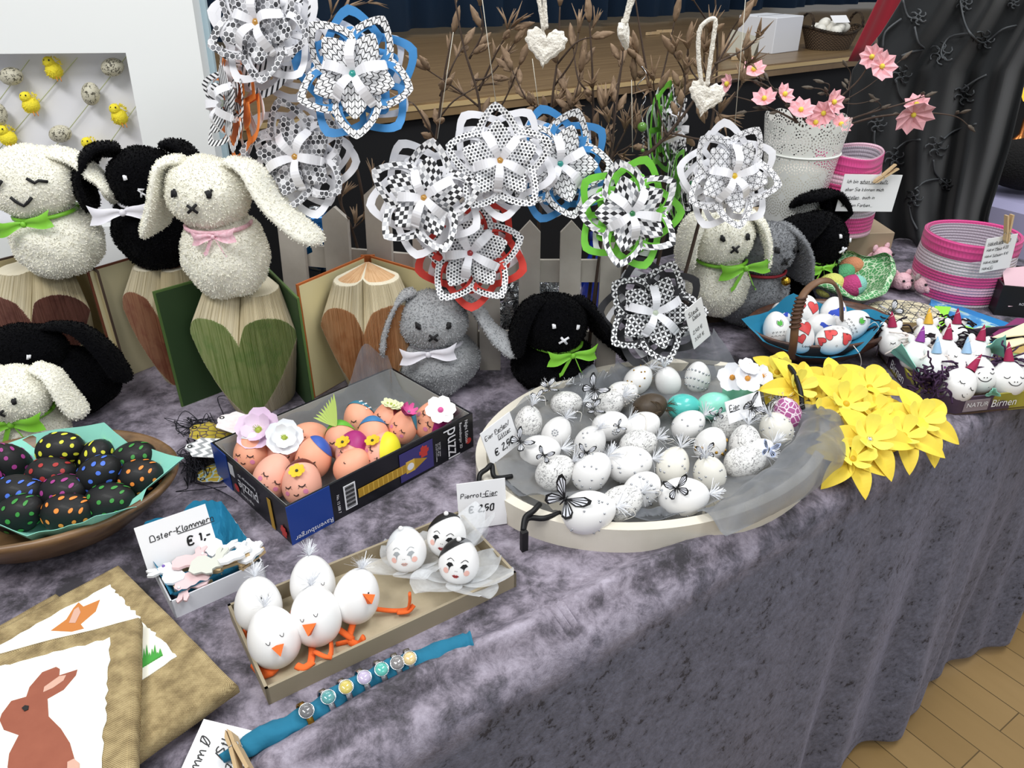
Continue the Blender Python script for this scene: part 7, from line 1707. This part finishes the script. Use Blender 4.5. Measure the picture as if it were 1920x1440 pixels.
fw=['at the top left of the pot','pointing left, furthest left of all','low at the left of the pot','left above the lace rim','over the lace rim at the left','above the rim in the middle, facing right','in the middle, facing left','just at the rim in the middle','inside the rim at the right','behind the highest one','highest, facing the viewer','large and hanging face down at the right','behind the large hanging one']
for i,(px,py,Y,R_,n) in enumerate(OF):
    c=Q(px,py,Y); r=thing('paper_blossom','pink folded paper blossom '+fw[i],'paper flower',Matrix.Translation(c),'pink folded paper blossoms on the magnolia twigs')
    o=origami(r,Vector((0,0,0)),n,R_*.92).build('petals',PKP,r); solid(o,.0004)
    MB().ball(tuple(Vector(n).normalized()*.004),.0048,10).build('yellow_centre',PYC,r)
# crochet baskets
def crochet(name,stripes):
    t=NT(name); c=t.co('UV'); x,y,z=t.xyz(c)
    st=[]; 
    for p,cc in stripes: st.append((p,cc))
    wob=t.math('MULTIPLY',t.math('ABSOLUTE',t.math('SUBTRACT',t.math('FRACT',t.math('MULTIPLY',x,90.0)),.5)),.012)
    col=t.ramp(t.math('ADD',y,wob),st,'CONSTANT')
    rows=t.math('ABSOLUTE',t.math('SINE',t.math('MULTIPLY',y,PI*28))); cols_=t.math('ABSOLUTE',t.math('SINE',t.math('MULTIPLY',x,PI*90.0)))
    h=t.math('MULTIPLY',rows,t.math('ADD',t.math('MULTIPLY',cols_,.5),.5)); t.base(t.mix(t.math('MULTIPLY',t.math('SUBTRACT',1.0,h),.22),col,srgb('7a4a68'))); t.b.inputs['Roughness'].default_value=.85; t.bump(h,.6,.003); t.b.inputs['Sheen Weight'].default_value=.2
    return t.m
CR1=crochet('crochet_wool',[(0,'d9cfd6'),(.045,'d9458c'),(.16,'ecbcd2'),(.26,'d9458c'),(.385,'cfc6d0'),(.62,'cfc6d0'),(.70,'d9458c')])
CRI=crochet('crochet_wool_inside',[(0,'cfc6d0'),(.5,'c2b8c4'),(.75,'d9458c')])
CR2=crochet('crochet_wool_2',[(0,'e3b4c8'),(.05,'d9458c'),(.20,'cfc6d0'),(.33,'d2417f'),(.50,'e6bccd'),(.58,'d2417f'),(.68,'e6bccd'),(.84,'d9458c')])
def cbasket(label,M,r0,r1,H,m,wob,seed,fold=True):
    r=thing('crochet_basket',label,'basket',M)
    W=lambda a,v:1+wob*(.5*math.sin(2*a+seed)+.5*math.sin(3*a+seed*2))*v
    n=72
    mb=MB(); mb.grid(lambda u,v:((r0+(r1-r0)*v+.006*math.sin(PI*v))*W(2*PI*u,v)*math.cos(2*PI*u),(r0+(r1-r0)*v+.006*math.sin(PI*v))*W(2*PI*u,v)*math.sin(2*PI*u),H*v*.97+wob*.06*v*math.sin(2*PI*u*2+seed)*0.5),n,20,0,True,None,lambda u,v:(u,v*.72)); mb.build('side_wall',m,r)
    mb=MB(); mb.grid(lambda u,v:((r1*.95-.002-(r1-r0)*.0)*(1-.08*v)*W(2*PI*u,1-v)*math.cos(2*PI*u),(r1*.95-.002)*(1-.08*v)*W(2*PI*u,1-v)*math.sin(2*PI*u),H*(.97-.9*v)+wob*.06*(1-v)*math.sin(2*PI*u*2+seed)*.5),n,14,0,True,None,lambda u,v:(u,.74-v*.7)); mb.build('inner_wall',CRI,r)
    # turned-down cuff
    mb=MB()
    def cf(u,v):
        a=2*PI*u; ph=v
        prof=[(r1*.95-.002,H*.80),(r1*.96,H*.97),(r1*1.0,H*1.01),(r1*1.045,H*.99),(r1*1.055,H*.88),(r1*1.05,H*.75),(r1*1.03,H*.735)]
        k=ph*6; i=min(5,int(k)); f=k-i; p=prof[i]; q=prof[i+1]; R0=p[0]*(1-f)+q[0]*f; z=p[1]*(1-f)+q[1]*f
        w=W(a,1); return (R0*w*math.cos(a),R0*w*math.sin(a),z+wob*.06*math.sin(a*2+seed)*.5)
    mb.grid(cf,n,18,0,True,None,lambda u,v:(u,.72+v*.27)); mb.build('turned_cuff',m if fold else m,r)
    MB().lathe([(0,.003),(r0*.99,.003),(r0,.001)],40).build('base',CRI,r)
    return r
bc=T(1800,580); bM2=Matrix.Translation(bc+Vector((.030,.085,0)))
cbasket('large pink and grey striped crochet basket standing on the velvet at the right',bM2,.083,.082,.126,CR1,.07,1.2)
bc1=T(1597,446,BH2+.002); bM1=Matrix.Translation(bc1+Vector((-.012,.062,0)))
cbasket('smaller pink striped crochet basket behind the lace pot on the cardboard box',bM1,.068,.060,.155,CR2,.13,.3)
# cards with pegs on the baskets
A=Q(1566,396,1.425); B=Q(1672,397,1.44); X=(B-A).normalized(); up=Vector((0,.0,1)); up=(up-X*up.dot(X)).normalized(); M=frame(A,X,up,X.cross(up)); cwid=(B-A).length
card('white card with four handwritten lines pegged to the smaller pink basket',M,cwid,.070,[('Ich bin schon verkauft,',.008,.054,.0062,(.33,1.0)),('aber Sie können mich',.008,.039,.0062),('bestellen.. auch in',.008,.024,.0062,(0,.5)),('anderen Farben...',.008,.009,.0062)],name='note_card')
pg=pegM(Q(1638,343,1.42),Q(1676,316,1.425),0,0,Vector((0,-1,.2))); peg('wooden clothespin holding the four-line card on the smaller pink basket',pg,.048,.010)
A=Q(1836,512,1.345); B=Q(1890,502,1.36); X=(B-A).normalized(); up=Vector((.10,.05,1)); up=(up-X*up.dot(X)).normalized(); M=frame(A,X,up,X.cross(up)); cwid=(B-A).length
card('white price list card pegged to the large pink basket',M,cwid*1.05,.066,[('Häkelkorb €20',.004,.053,.0056,(0,.7)),('Häkel Maus €20',.004,.041,.0050,(.4,.7)),('Häkel Schwein €10',.003,.029,.0046,(.35,.7)),('Häkel Hase',.003,.017,.0050,(.5,1)),('Häkel Ei',.003,.005,.0050,(.6,1))],name='price_card')
pg=pegM(Q(1886,456,1.345),Q(1892,408,1.35),0,0,Vector((0,-1,.2))); peg('wooden clothespin on the price list of the large pink basket',pg,.052,.011)
# fabric bowl with crochet eggs
GF=pattern('green_leaf_print','blobs',150,cols=('cfe3c4','4f9a5c','888888')); GING=pattern('grey_gingham','grid',120,cols=('8f959f','55565a','55565a'))
fc=T(1592,590); fM2=Matrix.Translation(fc+Vector((0,.055,0)))@Matrix.Rotation(math.radians(14),4,'Z')
fM2=Matrix.Translation((-.012,0,0))@fM2@Matrix.Scale(1.12,4)
r=thing('fabric_bowl','grey gingham fabric bowl with green leaf-print ruffled lining','bowl',fM2)
wv=lambda a,v:1+.10*math.sin(3*a+.6)*v
MB().grid(lambda u,v:((.045+.050*v)*wv(2*PI*u,v)*math.cos(2*PI*u),(.036+.034*v)*wv(2*PI*u,v)*math.sin(2*PI*u),.048*v+.012*v*math.sin(4*PI*u+1)),60,10,0,True,None,lambda u,v:(u*.45,v*.06)).build('outer_fabric',GING,r)
MB().grid(lambda u,v:((.094-.050*v)*wv(2*PI*u,1-v)*math.cos(2*PI*u),(.069-.034*v)*wv(2*PI*u,1-v)*math.sin(2*PI*u),.0485-.038*v+.012*(1-v)*math.sin(4*PI*u+1)),60,10,0,True,None,lambda u,v:(u*.45,v*.06)).build('lining',GF,r)
mb=MB(); mb.grid(lambda u,v:((.094+.010*math.sin(v*PI))*wv(2*PI*u,1)*math.cos(2*PI*u),(.069+.010*math.sin(v*PI))*wv(2*PI*u,1)*math.sin(2*PI*u),.0485+.016*v*(1+.6*math.sin(u*50))*(.4+.6*abs(math.sin(PI*u+.4)))+.012*math.sin(4*PI*u+1)),120,6,0,True,None,lambda u,v:(u*.5,v*.03)); mb.build('ruffle',GF,r)
MB().lathe([(0,.002),(.045,.001)],30,sx=1,sy=.8).build('base',GING,r)
mb=MB()
WO={k:mat('wool_'+k,v,.95,bump=(330,1,.003)) for k,v in dict(yellow='dfe07a',magenta='c2467e',aqua='8fd0c0',orange='e59a72',pink='e9bdc6',grey='a89c9a',green='5fae7a').items()}
def wool(label,px,py,z,rx,rz,a,m,m2=None):
    o=ell(MB(),Vector((0,0,0)),rx,rz,a,0,22)
    if m2: o.m=[1 if (o.v[f[0]][0])>0.002 else 0 for f in o.f]
    tag(o.build('crochet_egg',[m,m2 or m],M=Matrix.Translation(T(px,py,z))),label,'crochet egg','crochet eggs in the fabric bowl')
wool('yellow crochet egg at the left of the fabric bowl',1556,535,.060,.022,.027,60,WO['yellow'])
wool('magenta and aqua crochet egg in the middle of the fabric bowl',1598,536,.062,.021,.026,70,WO['magenta'],WO['aqua'])
wool('green crochet egg at the back of the fabric bowl',1580,514,.062,.018,.024,50,WO['green'])
wool('orange crochet egg peeping out behind the fabric bowl',1596,498,.052,.018,.024,80,WO['orange'])
def piggy(label,px,py,z,s,body,yaw,spot=None):
    r=thing('crochet_pig',label,'crochet toy',standM(T(px,py,z),yaw,0,0,s),'small crochet pigs')
    MB().ball((0,.022,.014),(.017,.026,.015),18).build('body',body,r)
    h=MB().ball((0,-.008,.020),(.016,.014,.014),18).build('head',spot or body,r)
    MB().ball((0,-.0215,.017),(.0075,.004,.006),12).build('snout',WO['pink'],h)
    for sg in(-1,1):
        MB().ball((sg*.0075,-.0205,.0255),.0022,8).build('eye',INK,h); MB().ball((sg*.012,-.003,.032),(.005,.003,.006),10).build('ear',body,h)
        MB().ball((sg*.002,-.0255,.017),.0008,6).build('nostril',INK,h)
piggy('pink crochet pig resting on the back of the fabric bowl',1640,500,.035,1.35,WO['pink'],25)
piggy('pale crochet pig beside the fabric bowl, left of the grey-spotted one',1680,545,.0,1.25,WO['pink'],12)
piggy('crochet pig with a grey spotted head right of the pale one',1722,552,.0,1.25,WO['grey'],8,WO['pink'])
# wooden discs with script print
DISC=pattern('script_print','grid',45,cols=('ddd3b4','8b7f66','8b7f66')); DISE=mat('mdf_edge','a88f66',.7)
def disc(label,px,py,z,rx,ry,a,th,clock=False):
    M=Matrix.Translation(T(px,py,z))@Matrix.Rotation(math.radians(a),4,'Z'); r=thing('wooden_disc',label,'wooden disc',M)
    P=[(rx*math.cos(q*2*PI/40),ry*math.sin(q*2*PI/40)) for q in range(40)]
    MB().prism(P,0,th,0,ms=1,uv=True).build('plate',[DISC,DISE],r)
    if clock:
        mb=MB(); 
        for rr in(.026,.022): mb.ribbon([(rr*math.cos(q*2*PI/36)+.025,rr*math.sin(q*2*PI/36),th+.0004) for q in range(37)],.0009)
        for q in range(12): a_=q*PI/6; mb.ribbon([(.018*math.cos(a_)+.025,.018*math.sin(a_),th+.0005),(.022*math.cos(a_)+.025,.022*math.sin(a_),th+.0005)],.0014)
        mb.build('clock_print',INK,r)
disc('oval wooden disc with script and clock print beside the handled basket',1690,592,.016,.068,.050,8,.010,True)
disc('lower oval wooden disc half under the clock-print one',1660,604,.003,.062,.046,0,.010)
butterfly('printed black and white butterfly on the oval wooden discs',bfM(1672,584,.030,0,75,20),.020)
# sea-blue picture card and others
SKYC=NT('painted_sea'); c=SKYC.co(); n=SKYC.noise(18,4,.6,.8,c); SKYC.base(SKYC.ramp(n,[(.38,'2f7fc0'),(.52,'4f9ad0'),(.58,'cfe6e0'),(.66,'4fae6a')])); SKYC.b.inputs['Roughness'].default_value=.5
def sheet(label,P,m,name='picture_card',cat='card',th=.002,edge=None):
    V=[T(*p) for p in P]; o=Vector((0,0,th)); n=len(V); mb=MB().add([*V]+[v+o for v in V],[tuple(range(n-1,-1,-1)),tuple(range(n,2*n))]+[(k,(k+1)%n,n+(k+1)%n,n+k) for k in range(n)],0)
    return tag(mb.build(name,m),label,cat)
sheet('blue painted picture with green patches lying behind the pear box',[(1745,590,.004),(1882,640,.004),(1852,665,.004),(1690,640,.004),(1745,562,.004)][0:0] or [(1740,640,.004),(1850,690,.004),(1885,618,.004),(1745,562,.004)],[SKYC.m],'painted_picture','picture')
sheet('blue edge card under the painted picture near the large basket',[(1730,600,.001),(1860,650,.001),(1905,612,.001),(1748,558,.001)],[mat('edge_blue','2f86c8',.5)],'blue_card')
LG=mat('lime_paper','9be34a',.7)
sheet('lime green paper square on the painted picture',[(1755,604,.009),(1775,596,.009),(1783,577,.012),(1752,575,.012)],[LG],'lime_paper','paper')
sheet('larger lime green paper sheet lying over the painted picture',[(1742,615,.009),(1840,655,.008),(1850,625,.010),(1770,600,.010)],[LG],'lime_paper','paper')
sheet('white paper strip along the edge of the painted picture',[(1700,612,.0065),(1742,622,.0065),(1752,600,.0065),(1735,596,.0065)],[CARD],'paper_strip','paper')
# star of folded paper on the right edge
PLM=mat('plum_paper','7d2a5e',.6); CRP=mat('cream_paper','ece3bd',.6); OCH=mat('ochre_paper','b79a5a',.6)
sheet('plum paper star point at the right edge behind the pear box',[(1842,640,.020),(1930,625,.020),(1930,600,.030),(1905,598,.030)],[PLM],'paper_star_point','paper')
sheet('cream paper star point over the plum one at the right edge',[(1855,636,.024),(1935,628,.024),(1925,605,.032)],[CRP],'paper_star_point','paper')
sheet('cream and ochre paper star point below the plum one',[(1835,650,.016),(1880,658,.016),(1935,640,.018),(1915,634,.018)],[CRP],'paper_star_point','paper')
sheet('ochre paper star point at the very right edge',[(1885,660,.012),(1935,668,.012),(1935,645,.014)],[OCH],'paper_star_point','paper')
sheet('yellow-edged card with red and green print at the right edge',[(1885,688,.010),(1935,700,.010),(1935,665,.010),(1888,660,.010)],[mat('mixed_print','dfe0c0',.6,var=(60,'3a8a4a',1.4))],'picture_card')
# black box with pastel papers
bb=T(1862,592); ux=Vector((math.cos(math.radians(-14)),math.sin(math.radians(-14)),0)); bM3=frame(bb,ux,Vector((-ux.y,ux.x,0)),Vector((0,0,1)))
r=thing('black_box','matt black box holding pastel papers at the right edge','box',bM3); BKB=mat('black_box_card','17181a',.5)
mb=MB(); hb_=.062
for c,d in(((.075,.0015,hb_/2),(.15,.003,hb_)),((.0015,.06,hb_/2),(.003,.114,hb_)),((.1485,.06,hb_/2),(.003,.114,hb_)),((.075,.1185,hb_/2),(.15,.003,hb_)),((.075,.06,.0015),(.15,.12,.003))): mb.box(c,d)
mb.build('tray',BKB,r)
mb=MB(); textmesh(mb,'RÖSSLER',.0062,.036,.026,0,Matrix(((1,0,0,0),(0,0,-1,-.0004),(0,1,0,0),(0,0,0,1)))); mb.build('lettering',WPR,r)
for i,(cn,cc) in enumerate((('pink','e9c3cd'),('yellow','f0e36a'),('white','eeeeee'),('blue','9db6e0'),('rose','d98a9a'),('lilac','c5b2dc'))):
    mb=MB(); mb.box((.055,.0,.0),(.11,.0012,.075)); 
    tag(mb.build('pastel_paper',mat('pastel_'+cn,cc,.7),M=bM3@Matrix.Translation((.012+.004*i,.022+.010*i,.050-.004*i))@Matrix.Rotation(math.radians(-38),4,'X')@Matrix.Rotation(math.radians(-12+i*2),4,'Y')),cn+' pastel paper sheet standing in the black box','paper','pastel papers in the black box')
# price card by the black paper flower
A=Q(1302,655,1.03); B=Q(1333,628,1.05); X=(B-A).normalized(); up=Vector((0,.05,1)); up=(up-X*up.dot(X)).normalized(); M=frame(A,X,up,X.cross(up))
card('white price card turned sideways beside the black-and-white paper flower',M,.036,.075,[('Steck',.004,.060,.0062,(0,1)),('Deko',.010,.050,.0056,(0,1)),('2,50 €',.004,.026,.0058),('3,50 €',.004,.012,.0058)],name='price_card')
# ================================================================ on the stage
def SP(px,py): return T(px,py,SZ)
sy=math.degrees(math.atan2(sx.y,sx.x))
o=thing('white_carton','white cardboard carton standing on the stage beside the wicker basket','box',Matrix.Translation(SP(1480,98))@Matrix.Rotation(math.radians(38),4,'Z'))
MB().box((-.02,.09,.062),(.17,.17,.124),0,None,.002).build('carton',WBX,o); MB().box((-.02,.09,.1245),(.17,.003,.001)).build('lid_seam',mat('seam_grey','8a8c90',.6),o)
wc=SP(1568,97); wM=Matrix.Translation(wc+Vector((0,.10,0)))@Matrix.Rotation(math.radians(14),4,'Z')
r=thing('wicker_basket','brown oval wicker basket full of white eggs on the stage','basket',wM)
WK=NT('wicker'); c=WK.co('UV'); x,y,z=WK.xyz(c); a_=WK.math('SINE',WK.math('ADD',WK.math('MULTIPLY',x,260.0),WK.math('MULTIPLY',WK.math('FLOOR',WK.math('MULTIPLY',y,13.0)),PI))); b_=WK.math('ABSOLUTE',WK.math('SINE',WK.math('MULTIPLY',y,13*PI))); h=WK.math('MULTIPLY',b_,WK.math('ADD',WK.math('MULTIPLY',a_,.4),.6)); WK.base(WK.ramp(h,[(.05,'2c2016'),(.4,'5f4a36'),(.9,'8a7054')])); WK.b.inputs['Roughness'].default_value=.7; WK.bump(h,1,.006)
MB().grid(lambda u,v:((.085+.03*v)*math.cos(2*PI*u),(.068+.02*v)*math.sin(2*PI*u),.070*v+.010*v*math.cos(4*PI*u)),64,14,0,True).build('woven_wall',WK.m,r)
MB().grid(lambda u,v:((.111-.03*v)*math.cos(2*PI*u),(.085-.02*v)*math.sin(2*PI*u),.070*(1-v)+.010*(1-v)*math.cos(4*PI*u)+.001),64,14,0,True).build('inner_wall',WK.m,r)
mb=MB()
for ph in(0,2.1,4.2): mb.tube([((.114+.003*math.cos(20*a+ph))*math.cos(a),(.087+.003*math.cos(20*a+ph))*math.sin(a),.072+.010*math.cos(2*a)+.003*math.sin(20*a+ph)) for a in [q*2*PI/160 for q in range(161)]],.003,5)
mb.build('braided_rim',WK.m,r)
for sg in(-1,1):
    mb=MB()
    for ph in(0,3): mb.tube([(sg*.108+.004*math.cos(9*t+ph),.045*math.cos(t)+.002*math.sin(9*t+ph),.078+.050*math.sin(t)) for t in [q*PI/24 for q in range(25)]],.0032,5)
    mb.build('handle',WK.m,r)
MB().lathe([(0,.02),(.085,.02)],30,sx=1,sy=.8).build('base',WK.m,r)
for i,(a,b,c_,rz) in enumerate(((-.055,-.01,.070,80),(-.02,.02,.088,60),(.02,-.025,.076,90),(.055,.0,.074,70),(.0,.0,.070,40),(.035,.035,.078,20),(-.04,.035,.070,100),(-.005,-.04,.066,80))):
    o=Egg(.052,.042,20).build('plain_egg',CREAMEGG,M=wM@Matrix.Translation((a,b,c_))@Matrix.Rotation(math.radians(rz),4,'Y')@Matrix.Rotation(rz,4,'X')); tag(o,'plain pale egg heaped in the wicker basket on the stage','egg','pale eggs in the wicker basket')
A=Q(1556,48,3.0); sheetm=thing('price_card','small white card lying on the eggs of the wicker basket','card',wM@Matrix.Translation((.012,-.03,.108))@Matrix.Rotation(math.radians(35),4,'X')); MB().box((0,0,0),(.07,.04,.001)).build('paper',CARD,sheetm); mb=MB(); write(mb,'1,50',-.02,-.006,.012); mb.build('handwriting',INK,sheetm)
o=thing('folded_card','pale folded card leaning on the stage edge beside the white carton','card',Matrix.Translation(SP(1385,112))@Matrix.Rotation(math.radians(-18),4,'Z'))
GC=mat('grey_card','a9a698',.7)
MB().box((0,0,.0),(.11,.0015,.085),0,Matrix.Translation((0,.03,.045))@Matrix.Rotation(math.radians(-25),4,'X')@Matrix.Rotation(math.radians(14),4,'Y')).build('front_leaf',GC,o); MB().box((0,0,.0),(.10,.0015,.075),0,Matrix.Translation((.01,.075,.035))@Matrix.Rotation(math.radians(30),4,'X')).build('back_leaf',GC,o)
for i,(px,py,a,lab) in enumerate(((1222,66,25,'wooden clothespin lying on the stage behind the branches'),(1245,62,8,'wooden clothespin crossing the first one on the stage'),(1390,113,0,'wooden clothespin lying before the folded card on the stage'))):
    p=SP(px,py)+Vector((0,0,.008)); peg(lab,Matrix.Translation(p)@Matrix.Rotation(math.radians(a+12),4,'Z')@Matrix.Translation((-.04,0,0)),.085,.012)
